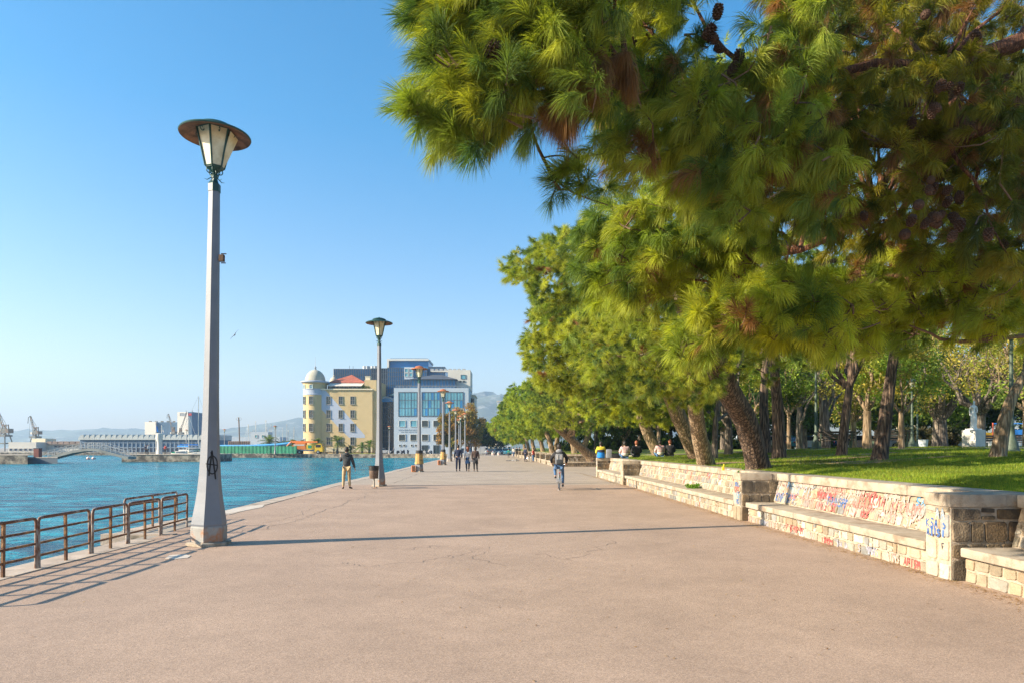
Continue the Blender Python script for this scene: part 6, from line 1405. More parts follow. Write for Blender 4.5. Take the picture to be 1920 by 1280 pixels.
block('white flat roofed building behind the statue', xat(1820, 112), 112, 17, 9, 5.6, M['b_white'], 1, 6, 1.3)
block('blue grey building glimpsed between the trunks of the leaning pines', xat(1470, 125), 125, 15, 10, 5.0, M['b_white'], 1, 5, 1.3)
block('brick brown low building behind the park cars', xat(1712, 100), 100, 2.6, 4, 5.2, M['b_cream'], 1, 1, 1.3)
# --- harbour
M['h_blue'] = mat('blue_shed_paint', (.06, .13, .22), .7, var=.1, vscale=.3); M['h_white'] = mat('silo_white', (.80, .74, .64), .8, var=.06, vscale=.1, dirt=(.62, .52, .36), dscale=.08, damt=.38); M['h_rust'] = mat('shed_roof', (.25, .18, .15), .85, var=.3, vscale=.4)
M['shell'] = mat('shell_roof', (.42, .45, .44), .8, var=.1, vscale=.3); M['crane_m'] = mat('crane_paint', (.17, .18, .17), .7, var=.3, vscale=.5, dirt=(.35, .16, .06), dscale=.3, damt=.42)
Yh = 250.0; hx = lambda px: xat(px, Yh); hz = lambda py: zat(py, Yh)
rS = thing('harbour_shed', 'long blue customs shed with a scalloped row of barrel roof shells', 'warehouse', (0, 0, 0))
m_ = MB(); m_.bbox((hx(150), Yh, 0), (hx(392), Yh + 20, hz(823.5))); m_.build('wall', M['h_blue'], rS)
n_ = 24
for i in range(n_):
    xa = hx(149 + i * 10.15); xb = hx(149 + (i + 1) * 10.15); m_ = MB(); z0_ = hz(823.5); rr_ = (xb - xa) / 2
    pts = [(xa, z0_)] + [(xb - (xb - xa) * math.cos(a * math.pi / 2 / 6) , z0_ + 1.85 * math.sin(a * math.pi / 2 / 6)) for a in range(1, 7)][::1]
    pts = [(xa, z0_)] + [(xa + (xb - xa) * (1 - math.cos(t)) , z0_ + 1.9 * math.sin(t)) for t in [k * R(90) / 6 for k in range(1, 7)]] + [(xb, z0_)]
    m_.prism(pts, Yh - .8, Yh + 20); m_.build('roof_shell', M['shell'], rS)
m_ = MB()
for i in range(31): m_.box((hx(152 + i * 8), Yh - .12, hz(837)), (.4, .25, hz(827) - hz(847)))
for pyy in (829, 838): m_.box(((hx(150) + hx(392)) / 2, Yh - .1, hz(pyy)), (hx(392) - hx(150), .18, .35))
m_.build('frame', mat('shed_frame', (.15, .21, .28), .7), rS)
m_ = MB(); [m_.box((hx(156 + i * 8), Yh - .02, hz(842)), (1.15, .06, 1.3)) for i in range(30)]; m_.build('window', M['g_dark'], rS)
r_ = thing('harbour_store', 'low store with a brown sawtooth roof left of the scalloped shed', 'warehouse', (0, 0, 0)); m_ = MB(); m_.bbox((hx(82), Yh + 2, 0), (hx(148.5), Yh + 16, hz(832))); m_.build('wall', M['b_conc'], r_)
for i in range(6): m_ = MB(); xa = hx(83 + i * 10.9); xb = hx(83 + (i + 1) * 10.9); m_.prism([(xa, hz(832)), (xa + .4, hz(826.2)), (xb - .2, hz(827)), (xb - .05, hz(832))], Yh + 1, Yh + 16); m_.build('roof', M['h_rust'], r_)
for i in range(7): window(r_, hx(98 + i * 7), Yh + 2, hz(836), 1.1, .6, 'g_dark', 'frame_w', 0, 0, False, fr=.06)
r_ = thing('port_office', 'plain grey flat roofed port building behind the footbridge', 'building', (0, 0, 0)); m_ = MB(); m_.bbox((hx(31), Yh - 4, 0), (hx(82), Yh + 12, hz(828))); m_.build('wall', M['b_conc'], r_); m_ = MB(); m_.bbox((hx(52), Yh + 2, hz(828)), (hx(78), Yh + 8, hz(821))); m_.build('roof_house', M['b_cream'], r_)
for i in range(5): window(r_, hx(36 + i * 9), Yh - 4, hz(842), 1.2, .9, 'g_dark', 'frame_w', 0, 0, False, fr=.07)
Ys = 420.0; qx = lambda px: xat(px, Ys); qz = lambda py: zat(py, Ys)
rO = thing('grain_silo', 'big white and blue grain silo building with a raised tower behind the shed', 'silo', (0, 0, 0))
m_ = MB(); m_.bbox((qx(278), Ys - 4, 0), (qx(298), Ys + 30, qz(790.5))); m_.build('end_wall', M['h_white'], rO)
m_ = MB(); m_.bbox((qx(298), Ys - 3, 0), (qx(358.5), Ys + 30, qz(791))); m_.build('long_wall', M['h_blue'], rO)
m_ = MB(); m_.bbox((qx(341.5), Ys - 6, qz(792) if False else 0), (qx(361), Ys + 20, qz(772.5))); m_.build('tower', M['h_white'], rO); m_ = MB(); m_.bbox((qx(361), Ys - 5.9, 0), (qx(368.5), Ys + 20, qz(772.3))); m_.build('tower_side', M['h_blue'], rO)
window(rO, qx(350), Ys - 6, qz(777), 2.4, 1.6, 'metal_g', 'metal_g', 0, 0, False); m_ = MB(); m_.box((qx(365), Ys - 6, qz(777)), (1.8, .2, 1.5)); m_.build('sign', M['cl_red'], rO)
m_ = MB(); [m_.box((qx(282 + i * 11), Ys, qz(789.6)), (1.2, 1.2, .9)) for i in range(7)]; [m_.tube([(qx(p), Ys, qz(772)), (qx(p), Ys, qz(768.5))], .15, 5) for p in (349, 361)]; m_.build('roof_gear', M['crane_m'], rO)
def lattice(m_, a, b, r0, r1, n_=7, t=.22):
    a = Vector(a); b = Vector(b); d = (b - a).normalized(); u = d.cross(V3(0, 1, 0)).normalized(); v = V3(0, 1, 0); prev = None
    for s_ in ((1, 1), (-1, 1), (-1, -1), (1, -1)): m_.tube([a + (u * s_[0] + v * s_[1]) * r0, b + (u * s_[0] + v * s_[1]) * r1], t, 4)
    for i in range(n_):
        p = a.lerp(b, i / n_); q = a.lerp(b, (i + 1) / n_); rp = r0 + (r1 - r0) * i / n_; rq = r0 + (r1 - r0) * (i + 1) / n_; s_ = 1 if i % 2 else -1
        for vv in (1, -1): m_.tube([p + u * rp * s_ + v * rp * vv, q - u * rq * s_ + v * rq * vv], t * .6, 4)
def crane(label, px, Y, pyb, tip, k=1.0):
    x = xat(px, Y); r_ = thing('dock_crane', label, 'crane', (x, Y, 0), group='dock cranes'); z = lambda py: zat(py, Y); X = lambda p: xat(p, Y) - x
    m_ = MB(); h = z(pyb); 
    for sx in (-3 * k, 3 * k):
        for sy in (-3, 3): m_.tube([(sx, sy, 0), (sx * .5, sy * .5, h * .55)], .35 * k, 5)
    m_.box((0, 0, h * .28), (5.4 * k, 5, .5)); m_.box((0, 0, h * .55), (4.6 * k, 4.6, .8)); m_.build('portal', M['crane_m'], r_)
    m_ = MB(); lattice(m_, (0, 0, h * .55), (.5 * k, 0, h * .95), 1.4 * k, .9 * k, 4); m_.build('tower', M['crane_m'], r_)
    m_ = MB(); m_.box((1.5 * k, 0, h * .72), (4.2 * k, 3.2, 2.6 * k)); m_.build('machine_house', M['crane_m'], r_)
    m_ = MB(); m_.box((-1.8 * k, -1, h * .70), (1.3 * k, 1.2, 1.8 * k)); m_.build('cab', M['h_white'], r_)
    jt = (X(tip[0]), 0, z(tip[1])); m_ = MB(); lattice(m_, (-.8 * k, 0, h * .72), jt, .8 * k, .3 * k, 9, .16 * k); m_.build('jib', M['crane_m'], r_)
    m_ = MB(); m_.tube([(.5 * k, 0, h * .98), jt], .07, 4); m_.tube([jt, (jt[0] - .6, 0, h * .5)], .06, 4); m_.tube([jt, (jt[0] - 1.6 * k, 0, jt[2] - 1.2 * k), (jt[0] - 2 * k, 0, jt[2] - 6 * k)], .15, 4); m_.build('cable', M['frame_d'], r_); return r_
crane('dock crane cut off by the edge of the picture', 9, 300, 792, (-4, 768), .75); crane('smaller dock crane leaning above the plain port building', 67, 330, 797, (57, 779), .6); crane('thin dock crane before the blue silo wall, jib leaning to the left', 325, 400, 797, (316, 775), .45); crane('thin dock crane before the silo tower, jib leaning to the right', 338, 400, 799, (350, 772), .45)
# breakwater, pier and footbridge
def quay_block(name, label, poly, z0, z1, m, cat='pier'):
    cx_ = sum(p[0] for p in poly) / len(poly); cy_ = sum(p[1] for p in poly) / len(poly); r_ = thing(name, label, cat, (cx_, cy_, 0))
    m_ = MB(); m_.slab([(p[0] - cx_, p[1] - cy_) for p in poly], z0, z1); m_.build('body', m, r_); m_ = MB(); m_.slab([((p[0] - cx_) * 1.004, (p[1] - cy_) * 1.02) for p in poly], z1 + .002, z1 + .14); m_.build('edge_slab', M['coping'], r_); return r_
quay_block('breakwater', 'stained concrete breakwater end at the edge of the picture left of the footbridge', [(-160, 111), (xat(52, 111), 111), (xat(52, 117), 117), (-160, 117)], -3, .40, M['quaywall'])
quay_block('landing_stage', 'low dark landing stage at the foot of the footbridge', [(xat(48, 113), 113), (xat(108, 113), 113), (xat(108, 117), 117), (xat(48, 117), 117)], -3, -.05, M['frame_d'])
quay_block('pier', 'concrete pier with a white column at the far end of the footbridge', [(xat(228, 128), 128), (-57, 128), (-57, 139), (xat(228, 139), 139)], -3, .30, M['quaywall'])
r_ = thing('utility_box', 'small dark red box on the breakwater by the footbridge', 'box', (xat(67, 114), 114.5, .05)); m_ = MB(); m_.bevbox((0, 0, .75), (.9, .8, 1.5), .04); m_.build('cabinet', mat('dark_red', (.16, .04, .03), .7), r_); m_ = MB(); m_.box((0, 0, 1.53), (1.0, .9, .08)); m_.build('lid', M['frame_d'], r_)
rB = thing('footbridge', 'arched steel footbridge spanning the harbour gap', 'bridge', (0, 0, 0)); Yf = 122.0; fx = lambda p: xat(p, Yf)
arc = [(80, 858.5), (100, 855), (122, 849.5), (145, 843.5), (168, 840), (180, 839.5), (195, 841.5), (215, 847), (235, 852.5), (248, 855)]
P3 = [V3(fx(a), Yf, zat(b, Yf)) for a, b in arc]; fine = []
for i in range(len(P3) - 1):
    for k in range(4): fine.append(P3[i].lerp(P3[i + 1], k / 4))
fine.append(P3[-1])
m_ = MB()
for a, b in zip(fine, fine[1:]): m_.add([a + V3(0, -1.3, 0), a + V3(0, 1.3, 0), b + V3(0, 1.3, 0), b + V3(0, -1.3, 0), a + V3(0, -1.3, -.45), a + V3(0, 1.3, -.45), b + V3(0, 1.3, -.45), b + V3(0, -1.3, -.45)], [(3, 2, 1, 0), (4, 5, 6, 7), (0, 1, 5, 4), (1, 2, 6, 5), (2, 3, 7, 6), (3, 0, 4, 7)])
m_.build('deck', mat('bridge_steel', (.24, .25, .23), .7, var=.2, vscale=.5), rB)
for s_ in (-1.25, 1.25):
    m_ = MB(); [m_.tube([p + V3(0, s_, h) for p in fine], .04, 4) for h in (.55, 1.05)]
    for p in fine[::2]: m_.box(p + V3(0, s_, .52), (.07, .07, 1.05))
    for a, b in zip(fine[::2], fine[2::2]): m_.tube([a + V3(0, s_, 0), b + V3(0, s_, 1.0)], .025, 3)
    m_.build('railing', M['metal_g'], rB)
r_ = thing('white_column', 'white flared column monument on the pier', 'column', (xat(299, 131), 131, .44)); m_ = MB(); m_.lathe([(.55, 0), (.52, .3), (.44, 1.2), (.42, 2.2), (.52, 2.6), (.62, 3.0), (.60, 3.9), (.4, 4.0)], 20); m_.build('shaft', M['frame_w'], r_, smooth=True)
for i, (px, lab) in enumerate(((292.5, 'flagpole left of the white column'), (303, 'flagpole right of the white column'))):
    r_ = thing('flagpole', lab, 'flagpole', (xat(px, 132), 132, .44)); m_ = MB(); m_.tube([(0, 0, 0), (0, 0, 5.6)], .06, 6); m_.build('pole', M['frame_w'], r_); m_ = MB(); fl = [V3(0.03, 0, 5.5), V3(.3, .06, 5.2), V3(.42, .0, 4.2), V3(.1, .03, 4.4)]; m_.add(fl + [p + V3(0, .02, 0) for p in fl], [(0, 1, 2, 3), (7, 6, 5, 4), (0, 4, 5, 1), (1, 5, 6, 2), (2, 6, 7, 3), (3, 7, 4, 0)]); m_.build('flag', M['cl_blue' if i == 0 else 'cl_white'], r_)
# buoys
for i, (px, lab) in enumerate(((165.5, 'white buoy floating under the bridge, left of the pair'), (175.5, 'white buoy floating under the bridge, right of the pair'))):
    g_ = G(px, 860, -1); r_ = thing('buoy', lab, 'buoy', g_); m_ = MB(); m_.ball((0, 0, .2), .38, 12, 8); m_.build('float', M['h_white'], r_, smooth=True); m_ = MB(); m_.lathe([(.375, .02), (.385, .12), (.375, .2)], 14, cap=False); m_.tube([(0, 0, .5), (0, 0, .8)], .05, 5); m_.build('red_band', M['cl_red'], r_)
# boats
def hull(m_, L, B, H, s=0.0):
    st = [(-.5, .55, .9), (-.3, .95, .85), (0, 1, .9), (.25, .8, 1.0), (.42, .35, 1.12), (.5, .02, 1.2)]; vs = []
    for t, bw, hh in st:
        for k in range(7):
            a = math.pi * k / 6; vs.append((L * t, -B / 2 * bw * math.cos(a) * (1 if k in (0, 6) else .95), H * hh - H * hh * math.sin(a) ** .7 * .98 - .1))
    fs = [(i * 7 + k, i * 7 + k + 1, (i + 1) * 7 + k + 1, (i + 1) * 7 + k) for i in range(5) for k in range(6)] + [(6, 5, 4, 3, 2, 1, 0)] + [(i * 7, (i + 1) * 7, (i + 1) * 7 + 6, i * 7 + 6) for i in range(5)]
    m_.add(vs, fs)
def boat(label, px, Y, L, H, mhull, rz=0, mast=0, cabin=True, cover=None, group=None):
    r_ = thing('sailing_boat' if mast else 'motor_boat', label, 'boat', (xat(px, Y), Y, -1), rz, group); m_ = MB(); hull(m_, L, L * .3, H); m_.build('hull', mhull, r_, smooth=True)
    if cabin: m_ = MB(); m_.bevbox((-.02 * L, 0, H + .3), (L * .36, L * .19, .65), .12); m_.build('cabin', M['frame_w'], r_, smooth=True); m_ = MB(); m_.box((-.02 * L, 0, H + .36), (L * .30, L * .195, .2)); m_.build('cabin_window', M['g_dark'], r_)
    if mast:
        m_ = MB(); m_.tube([(.06 * L, 0, H - .2), (.06 * L, 0, H + mast)], .08, 6); m_.tube([(.06 * L, 0, H + 1.3), (-.35 * L, 0, H + 1.35)], .07, 6); m_.tube([(.06 * L, -.5, H + mast * .6), (.06 * L, .5, H + mast * .6)], .03, 4); m_.build('mast', M['frame_w'], r_)
        m_ = MB(); [m_.tube([(.06 * L, 0, H + mast), q], .02, 3) for q in ((.5 * L, 0, H + .2), (-.49 * L, 0, H), (.05 * L, L * .15, H), (.05 * L, -L * .15, H))]; m_.build('rigging', M['metal_g'], r_)
        if cover: m_ = MB(); m_.tube([(.05 * L, 0, H + 1.45), (-.34 * L, 0, H + 1.5)], .17, 8); m_.build('sail_cover', cover, r_)
    return r_
M['h_green'] = mat('green_hull', (.01, .26, .13), .5)
boat('green hulled sailing boat with the tallest mast left of the tall lamp', 367, 176, 11, 1.9, M['h_green'], .3, 14, cover=M['cl_blue']); boat('white sailing boat with blue furled sail in front of the shed', 351, 172, 9.5, 1.5, M['h_white'], -.4, 9.0, cover=M['cl_blue']); boat('small white motor boat by the pier end', 341, 168, 7, 1.2, M['h_white'], .1); boat('grey inflatable boat on the water by the pier', 358, 143, 6, .8, M['metal_g'], .05, cabin=False)
rg = random.Random(12)
ad_ = ['slim', 'tall', 'short', 'plain', 'pale', 'narrow', 'small']
for i, px in enumerate((464, 473, 482, 496, 501, 505, 511, 515, 527, 535, 541, 548, 553)):
    boat('distant sailing yacht whose bare mast shows among others behind the palms', px, 262 + rg.uniform(-8, 8) if False else 252 + (i * 5) % 14, 9, 1.4, M['h_white'], rg.uniform(0, 3), rg.choice([8, 9, 10, 11.5]), group='distant yachts behind the palms')
# they float in a second basin
m_ = MB(); m_.slab([(-70, 245), (-128, 245), (-128, 272), (-70, 272)], -.006, -.004) if False else None
# green screened building-site fence
rF = thing('site_fence', 'long green mesh construction fence along the far quay', 'fence', (0, 0, 0)); fyA = V3(-83.5, 184.6, 0); fyB = V3(xat(556, 179.5) , 179.6, 0); nn = 26
M['mesh_green'] = mat('green_mesh', (.008, .17, .09), .8, var=.3, vscale=.6)
m_ = MB(); rg = random.Random(4); prev = None; cols_ = []
for i in range(nn * 6 + 1):
    t = i / (nn * 6); p = fyA.lerp(fyB, t); p.y += .035 * math.sin(i * 1.05) + rg.uniform(-.015, .015); cols_.append(p)
vs = [p + V3(0, 0, .1 + .05 * math.sin(i * .9)) for i, p in enumerate(cols_)] + [p + V3(0, 0, 2.05 + .05 * math.sin(i * .7)) for i, p in enumerate(cols_)]; k = len(cols_); m_.add(vs + [v + V3(0, .03, 0) for v in vs], [(i, i + 1, i + 1 + k, i + k) for i in range(k - 1)] + [(i + 2 * k, i + k * 3, i + 1 + k * 3, i + 1 + 2 * k) for i in range(k - 1)]); m_.build('mesh', M['mesh_green'], rF)
m_ = MB(); [m_.tube([fyA.lerp(fyB, i / nn) + V3(0, .14, 0), fyA.lerp(fyB, i / nn) + V3(0, .14, 2.15)], .05, 5) for i in range(nn + 1)]; m_.build('post', M['twig'], rF)
r_ = thing('blue_tarpaulin', 'long blue covered pipe stack behind the green fence', 'tarpaulin', (0, 0, 0)); m_ = MB(); m_.tube([V3(xat(400, 190), 190, 2.1), V3(xat(470, 188), 188, 2.15), V3(xat(516, 187), 187, 2.45), V3(xat(545, 186.5), 186.5, 2.9)], .32, 8); m_.build('cover', mat('blue_tarp', (.02, .26, .55), .6, var=.2, vscale=1), r_); m_ = MB(); [m_.box((xat(410 + i * 12, 189), 189, 1.0), (.2, .6, 2.0)) for i in range(11)]; m_.build('stand', M['h_rust'], r_)
r_ = thing('utility_pole', 'dark wooden pole with ring on top standing behind the green fence', 'pole', (xat(450, 196), 196, 0)); m_ = MB(); m_.tube([(0, 0, 0), (-.35, 0, 10.3)], .17, 7); m_.build('pole', M['twig'], r_); m_ = MB(); pts = [V3(-.35 + .75 * math.cos(a), 0, 9.9 + .5 * math.sin(a)) for a in [k * math.pi / 8 for k in range(17)]]; m_.tube(pts, .04, 4, cap=False); m_.build('ring', M['metal_g'], r_)
r_ = thing('site_hut', 'pale blue site hut with two windows behind the fence', 'hut', (xat(486, 215), 215, 0)); m_ = MB(); m_.box((0, 2, 3.3), (5.6, 4, 6.6)); m_.build('wall', M['b_white'], r_); [window(r_, dx, 0, dz, .8, .9, 'g_cyan', 'frame_w', 0, 0, False) for dx in (-1.0, 1.2) for dz in (2.2, 5.2)]
r_ = thing('container_row', 'brick red and brown containers behind the green fence', 'container', (xat(455, 225), 225, 0)); m_ = MB(); m_.box((0, 2, 1.9), (10, 3, 3.8)); m_.build('body', M['h_rust'], r_); m_ = MB(); [m_.box((-4.6 + i * .7, .45, 1.9), (.15, .1, 3.6)) for i in range(14)]; m_.build('ribs', M['twig'], r_)
r_ = thing('harbour_terminal', 'long low white terminal in the haze beyond the green fence', 'building', (xat(440, 300), 300, 0)); m_ = MB(); m_.box((0, 5, 3), (40, 10, 6.6)); m_.build('wall', M['b_white'], r_); [window(r_, -16 + i * 4, 0, 3.2, 2.2, 1.6, 'g_cyan', 'frame_w', 0, 0, False) for i in range(9)]
# --- palms
def palm(label, px, Y, h, fr, seed, n_=26, stub=False, col=((.10, .16, .03), (.14, .20, .04), (.08, .13, .03)), trunk=.32):
    rg = random.Random(seed); x = xat(px, Y); r_ = thing('palm_tree', label, 'palm', (x, Y, 0)); m_ = MB(); pr = []
    k = 9
    for i in range(k + 1): z = h * i / k; pr += [(trunk * (1.15 - .25 * i / k), z), (trunk * (1.0 - .25 * i / k), z + h / k * .6)]
    pr += [(trunk * 1.3, h + .1), (trunk * .9, h + .45)]; m_.lathe(pr, 10, (0, 0, 0)); m_.build('trunk', M['bark_grey'], r_)
    m_ = MB()
    for f in range(n_):
        az_ = f * 2.4 + rg.uniform(-.2, .2); el = R(rg.uniform(-25, 78)); L = fr * rg.uniform(.8, 1.1); d = V3(math.cos(az_) * math.cos(el), math.sin(az_) * math.cos(el), math.sin(el)); sd_ = V3(-math.sin(az_), math.cos(az_), 0); m_.col = rg.choice(col)
        pts = [V3(0, 0, h + .35) + d * (L * t) + V3(0, 0, -L * .42 * t * t) for t in [q / 9 for q in range(10)]]; m_.tube(pts, [.035 * (1 - t / 11) for t in range(10)], 4)
        for q in range(1, 10):
            for ss in (-1, 1):
                for e in (0, .5):
                    p = pts[q].lerp(pts[q - 1], e); ll = fr * .30 * math.sin(math.pi * (q + 1 - e) / 11) + .12; tip = p + (sd_ * ss * .8 + (pts[q] - pts[q - 1]).normalized() * .55 + V3(0, 0, -.25)) * ll; w_ = (pts[q] - pts[q - 1]).normalized() * .045
                    m_.add([p - w_, p + w_, tip], [(0, 1, 2)])
    m_.build('frond', M['leaf'], r_); m_.col = (1, 1, 1); return r_
palm('tall palm with a thick trunk in front of the yellow facade', 632.5, 184, 2.9, 3.2, 1, 30); palm('palm before the round tower, half behind the orange truck', 594, 187, 2.3, 2.7, 2); palm('short bushy palm beneath the yellow facade middle', 657.5, 185, 1.0, 1.7, 3, trunk=.25); palm('palm with spiky crown left of the second lamp', 679, 185, 1.7, 2.5, 4, col=((.16, .24, .04), (.10, .17, .03))); palm('palm against the end of the yellow building', 692.5, 186, 2.2, 2.2, 5, col=((.16, .24, .04), (.12, .19, .04)))
palm('wide palm behind the green fence beside the far quay lamp', 504, 192, 2.7, 3.8, 6, 34); palm('second palm behind the fence, right of the far quay lamp', 527, 193, 2.4, 3.4, 7, 32); palm('low palm behind the orange truck', 548, 192, 2.2, 2.8, 8); palm('small palm at the foot of the round tower', 568, 191, 2.0, 2.6, 9)
# far bank green strip and kerb
m_ = MB(); m_.slab([(xat(655, 184), 183), (xat(704, 184), 183), (xat(704, 187), 188), (xat(655, 187), 188)], .0, .12); tag(m_.build('grass_verge', M['lawn']), kind='structure')
# --- vehicles
M['tyre2'] = M['tyre']; M['carglass'] = glass_mat('car_glass', (.02, .03, .04), .08)
def vehicle(name, label, cat, loc, rz, L, W_, prof, glassprof, paint, wheels=(.2, .8), wr=.32, group=None):
    r_ = thing(name, label, cat, loc, rz, group); MX = Matrix.Rotation(0, 4, 'Z')
    def pr(poly, hw, inset=0):
        m_ = MB(); m_.prism([(p[0] * L, p[1]) for p in poly], -hw, hw); return m_
    m_ = pr(prof, W_ / 2); m_.build('body', paint, r_)
    m_ = MB(); lo = glassprof; n_ = len(lo); vs = [(p[0] * L, -W_ / 2 * (.98 if p[1] < lo[0][1] + .05 else .84), p[1]) for p in lo] + [(p[0] * L, W_ / 2 * (.98 if p[1] < lo[0][1] + .05 else .84), p[1]) for p in lo]
    m_.add(vs, [tuple(range(n_)), tuple(range(2 * n_ - 1, n_ - 1, -1))] + [(i, i + n_, (i + 1) % n_ + n_, (i + 1) % n_) for i in range(n_)]); m_.build('window', M['carglass'], r_)
    xs_ = [p[0] for p in lo if p[1] > lo[0][1] + .05]; zt = max(p[1] for p in lo)
    m_ = MB(); m_.bevbox(((min(xs_) + max(xs_)) / 2 * L, 0, zt + .02), ((max(xs_) - min(xs_)) * L + .1, W_ * .86, .06), .02); m_.build('roof', paint, r_)
    for wx_ in wheels:
        for sy in (-1, 1):
            m_ = MB(); m_.tube([(wx_ * L, sy * (W_ / 2 - .18), wr), (wx_ * L, sy * (W_ / 2 + .02), wr)], wr, 16); o = m_.build('wheel', M['tyre'], r_); m_ = MB(); m_.tube([(wx_ * L, sy * (W_ / 2 - .1), wr), (wx_ * L, sy * (W_ / 2 + .03), wr)], wr * .58, 10); m_.build('rim', M['metal_g'], o)
    for sy in (-1, 1):
        m_ = MB(); m_.box((.995 * L, sy * W_ * .36, .68), (.08, .3, .15)); m_.build('headlight', M['frame_w'], r_); m_ = MB(); m_.box((.005 * L, sy * W_ * .38, .78), (.06, .2, .18)); m_.build('tail_light', M['cl_red'], r_)
    return r_
CP = [(0, .35), (0, .85), (.04, .95), (.28, .98), (.68, .98), (.93, .85), (1, .7), (1, .32), (.9, .22), (.1, .22)]; CG = [(.06, .96), (.16, 1.38), (.24, 1.46), (.50, 1.46), (.58, 1.38), (.72, .96)]
def cpaint(n, c): m = mat(n, c, .25, spec=.6); m.node_tree.nodes['Principled BSDF'].inputs['Coat Weight'].default_value = .7; return m
cols_ = {'teal blue': (.03, .28, .42), 'silver': (.45, .46, .48), 'dark blue': (.02, .04, .10), 'white': (.65, .65, .65), 'red': (.35, .03, .03), 'black': (.02, .02, .022), 'grey': (.18, .19, .20)}
PT = {k: cpaint('paint_' + k.replace(' ', '_'), v) for k, v in cols_.items()}
def car(label, colr, px, Y, rz, z=None, group=None):
    x = xat(px, Y); z = lawn_z(x, Y) if z is None else z; d = Vector((math.cos(rz), math.sin(rz), 0)) * 2.1
    return vehicle('parked_car', label, 'car', (x - d.x, Y - d.y, z), rz, 4.2, 1.75, CP, CG, PT[colr], group=group)
park_c = [(1604, 'dark blue', 'dark car behind the tan forked tree'), (1618, 'red', 'red car partly hidden by the tan forked tree'), (1702, 'dark blue', 'dark blue car between the small V tree and the park lamp'), (1722, 'silver', 'silver car half hidden beside the dark hedge'), (1786, 'teal blue', 'turquoise car in the gap before the statue'), (1683, 'white', 'white car left of the V shaped tree'), (1512, 'teal blue', 'blue car seen under the trees beyond the park lamp'), (1450, 'silver', 'silver car behind the leaning trunks')]
for i, (px, c, lab) in enumerate(park_c): car(lab, c, px, 76 + (i % 3), 0.1 + i * .03 + (math.pi if i % 2 else 0), group='cars parked behind the park')
car('dark blue car parked just right of the white van', 'dark blue', 912, 176, 1.75, 0); car('black car parked at the promenade end, middle of three', 'black', 925, 172, 1.2, 0); car('grey car parked at the promenade end facing the viewer', 'grey', 935, 168, -1.5, 0); car('dark car parked by the street trees, farthest right', 'grey', 948, 170, -1.4, 0); car('silver car before the glass atrium', 'silver', 719, 190, .1, 0)
car('dark car among the scooters beneath the white office', 'dark blue', 872, 178, .2, 0); car('turquoise car front peeking out beside the walking child', 'teal blue', 951, 160, -1.5, 0)
VP = [(0, .35), (0, 2.25), (.03, 2.4), (.66, 2.45), (.74, 2.35), (.87, 1.35), (.98, 1.15), (1, .8), (1, .35), (.95, .25), (.05, .25)]
r_ = vehicle('van', 'white delivery van parked at the end of the promenade', 'van', (xat(886, 173), 173, 0), R(9), 5.6, 2.0, VP, [(.71, 1.36), (.765, 2.2), (.80, 2.2), (.885, 1.36)], PT['white'], (.18, .82), .36); r_.scale = (.86, .86, .80)
m_ = MB(); [m_.box((.72 * 5.6, s_ * 1.005, 1.75), (.7, .02, .62)) for s_ in (-1, 1)]; m_.build('side_window', M['carglass'], r_); m_ = MB(); m_.box((.38 * 5.6, -1.004, 1.35), (.03, .012, 1.8)); m_.box((.62 * 5.6, -1.004, 1.35), (.03, .012, 1.8)); m_.build('door_seam', M['frame_d'], r_)
for i, px in enumerate((911, 924.5, 935.5)):
    Y = 150; r_ = thing('bollard', 'round white concrete bollard, %s of three closing the promenade' % ['leftmost', 'middle', 'rightmost'][i], 'bollard', (xat(px, Y), Y, 0), group='bollards at the promenade end'); m_ = MB(); m_.lathe([(.36, 0), (.36, .55), (.34, .62), (.22, .82), (.0001, .95)], 16); m_.build('body', M['h_white'], r_, smooth=True); m_ = MB(); m_.lathe([(.365, .2), (.37, .32), (.365, .34)], 16, cap=False); m_.build('stripe', M['cl_red'], r_)
r_ = thing('road_sign', 'small white square sign near the van', 'sign', (xat(880, 165), 165, 0)); m_ = MB(); m_.tube([(0, 0, 0), (0, 0, 2.4)], .05, 6); m_.build('post', M['metal_g'], r_); m_ = MB(); m_.box((0, -.06, 2.4), (.5, .04, .6)); m_.build('plate', M['metal_g'], r_)
# orange crane truck
M['t_or'] = mat('truck_orange', (.72, .20, .03), .5, var=.1, vscale=1); M['t_ye'] = mat('truck_yellow', (.75, .45, .02), .5)
Yt = 181.0; r_ = thing('crane_truck', 'orange and yellow crane truck parked beside the green fence', 'truck', (xat(546, Yt), Yt + .4, 0), R(2)); k = Yt / F
m_ = MB(); m_.box((4.1, 0, .95), (8.3, 2.2, .35)); m_.build('chassis', M['frame_d'], r_)
m_ = MB(); m_.prism([(6.3, .6), (6.3, 2.7), (8.0, 2.75), (8.35, 1.9), (8.4, .6)], -1.15, 1.15); m_.build('cab', M['t_ye'], r_); m_ = MB(); m_.box((7.2, -1.17, 2.1), (1.3, .04, .7)); m_.prism([(8.04, 2.7), (8.1, 2.7), (8.42, 1.95), (8.36, 1.95)], -1.0, 1.0); m_.build('cab_window', M['carglass'], r_)
m_ = MB(); m_.prism([(.5, 1.15), (.3, 2.1), (1.4, 2.9), (3.8, 2.9), (4.0, 1.15)], -1.05, 1.05); m_.build('tank', M['t_or'], r_); m_ = MB(); m_.prism([(4.1, 1.15), (4.1, 2.4), (6.1, 2.7), (6.1, 1.15)], -1.0, 1.0); m_.build('rear_body', M['t_ye'], r_)
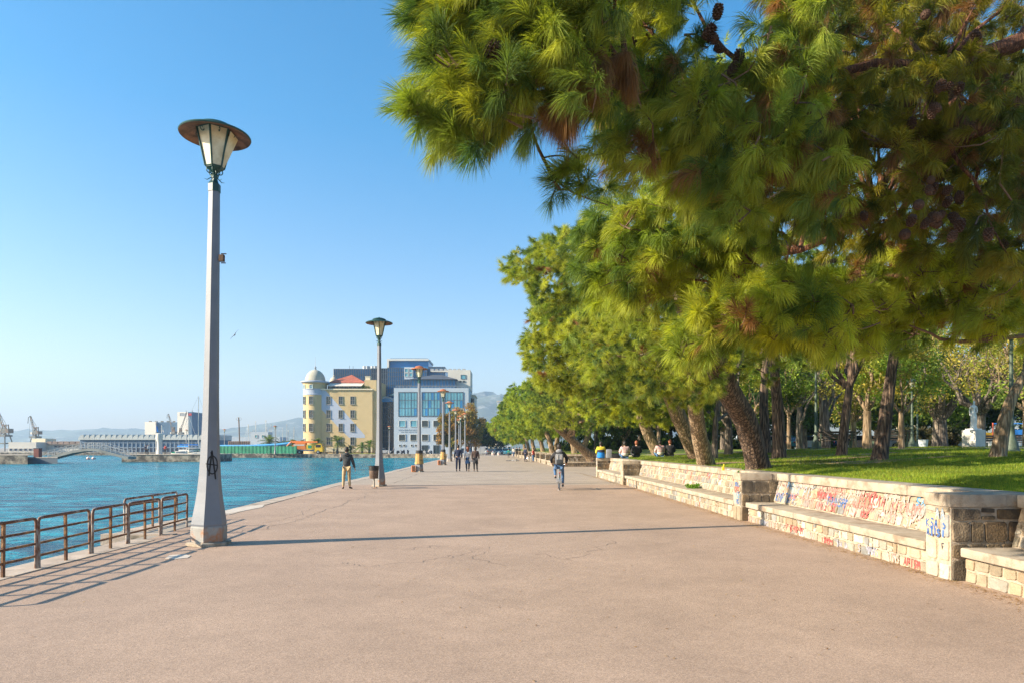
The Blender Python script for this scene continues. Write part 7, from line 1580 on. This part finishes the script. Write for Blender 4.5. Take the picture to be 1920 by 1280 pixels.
m_ = MB(); m_.box((3.3, 0, 3.25), (7.0, .45, .35), ry=.02); m_.box((2.9, .0, 3.0), (5.5, .6, .2)); m_.tube([(-.2, 0, 3.2), (-1.2, 0, 2.2), (-1.5, 0, 1.2)], .14, 6); m_.build('boom', M['t_or'], r_); m_ = MB(); m_.box((2.2, -1.07, 2.35), (2.8, .03, .3)); m_.build('white_stripe', M['frame_w'], r_); m_ = MB(); m_.box((5.0, -1.02, 1.9), (.9, .03, .8)); m_.build('green_panel', M['h_green'], r_)
for wx_ in (1.0, 2.3, 7.2):
    for sy in (-1, 1): m_ = MB(); m_.tube([(wx_, sy * .8, .5), (wx_, sy * 1.16, .5)], .5, 16); o = m_.build('wheel', M['tyre'], r_); m_ = MB(); m_.tube([(wx_, sy * .9, .5), (wx_, sy * 1.18, .5)], .24, 10); m_.build('rim', M['metal_g'], o)
# scooters
def scooter(label, px, Y, rz):
    r_ = thing('motor_scooter', label, 'scooter', (xat(px, Y), Y, 0), rz, 'scooters parked below the white office')
    for y in (-.6, .62): m_ = MB(); m_.tube([(y, -.07, .25), (y, .07, .25)], .25, 14); o = m_.build('wheel', M['tyre'], r_); m_ = MB(); m_.tube([(y, -.08, .25), (y, .08, .25)], .13, 8); m_.build('rim', M['metal_g'], o)
    m_ = MB(); m_.bevbox((-.4, 0, .55), (.8, .34, .4), .08); m_.bevbox((.05, 0, .28), (.6, .32, .12), .03); m_.box((.48, 0, .65), (.10, .40, .8), ry=-.3); m_.build('fairing', M['cl_navy' if px < 770 else 'cl_grey'], r_)
    m_ = MB(); m_.bevbox((-.4, 0, .82), (.75, .28, .12), .04); m_.build('seat', M['bin_black'], r_); m_ = MB(); m_.tube([(.42, 0, .7), (.34, 0, 1.08)], .03, 6); m_.tube([(.32, -.32, 1.1), (.34, 0, 1.08), (.32, .32, 1.1)], .022, 6); m_.build('handlebar', M['steel'], r_)
for i, (px, lab) in enumerate(((749, 'scooter leftmost of those below the white office'), (756, 'scooter second from left below the white office'), (765, 'scooter standing apart between the office windows'), (794, 'scooter before the left office door'), (799, 'scooter in the group before the office door'), (806, 'scooter right of the office door'))): scooter(lab, px, 180.5, .5 + i * .7)

# ---------------------------------------------------------------- haze
hm = bpy.data.materials.new('haze'); hm.use_nodes = True; N = hm.node_tree.nodes; N.remove(N['Principled BSDF']); pv = N.new('ShaderNodeVolumePrincipled'); pv.inputs['Color'].default_value = (.52, .74, 1, 1); pv.inputs['Density'].default_value = HAZE_D; pv.inputs['Anisotropy'].default_value = .2
hm.node_tree.links.new(pv.outputs[0], N['Material Output'].inputs['Volume'])
m_ = MB(); m_.bbox((-5800, -390, -5.1), (5800, 5600, 420)); o = m_.build('haze', hm); tag(o, 'thin pale air haze over the bay and hills', 'haze', kind='stuff'); o.display_type = 'WIRE'
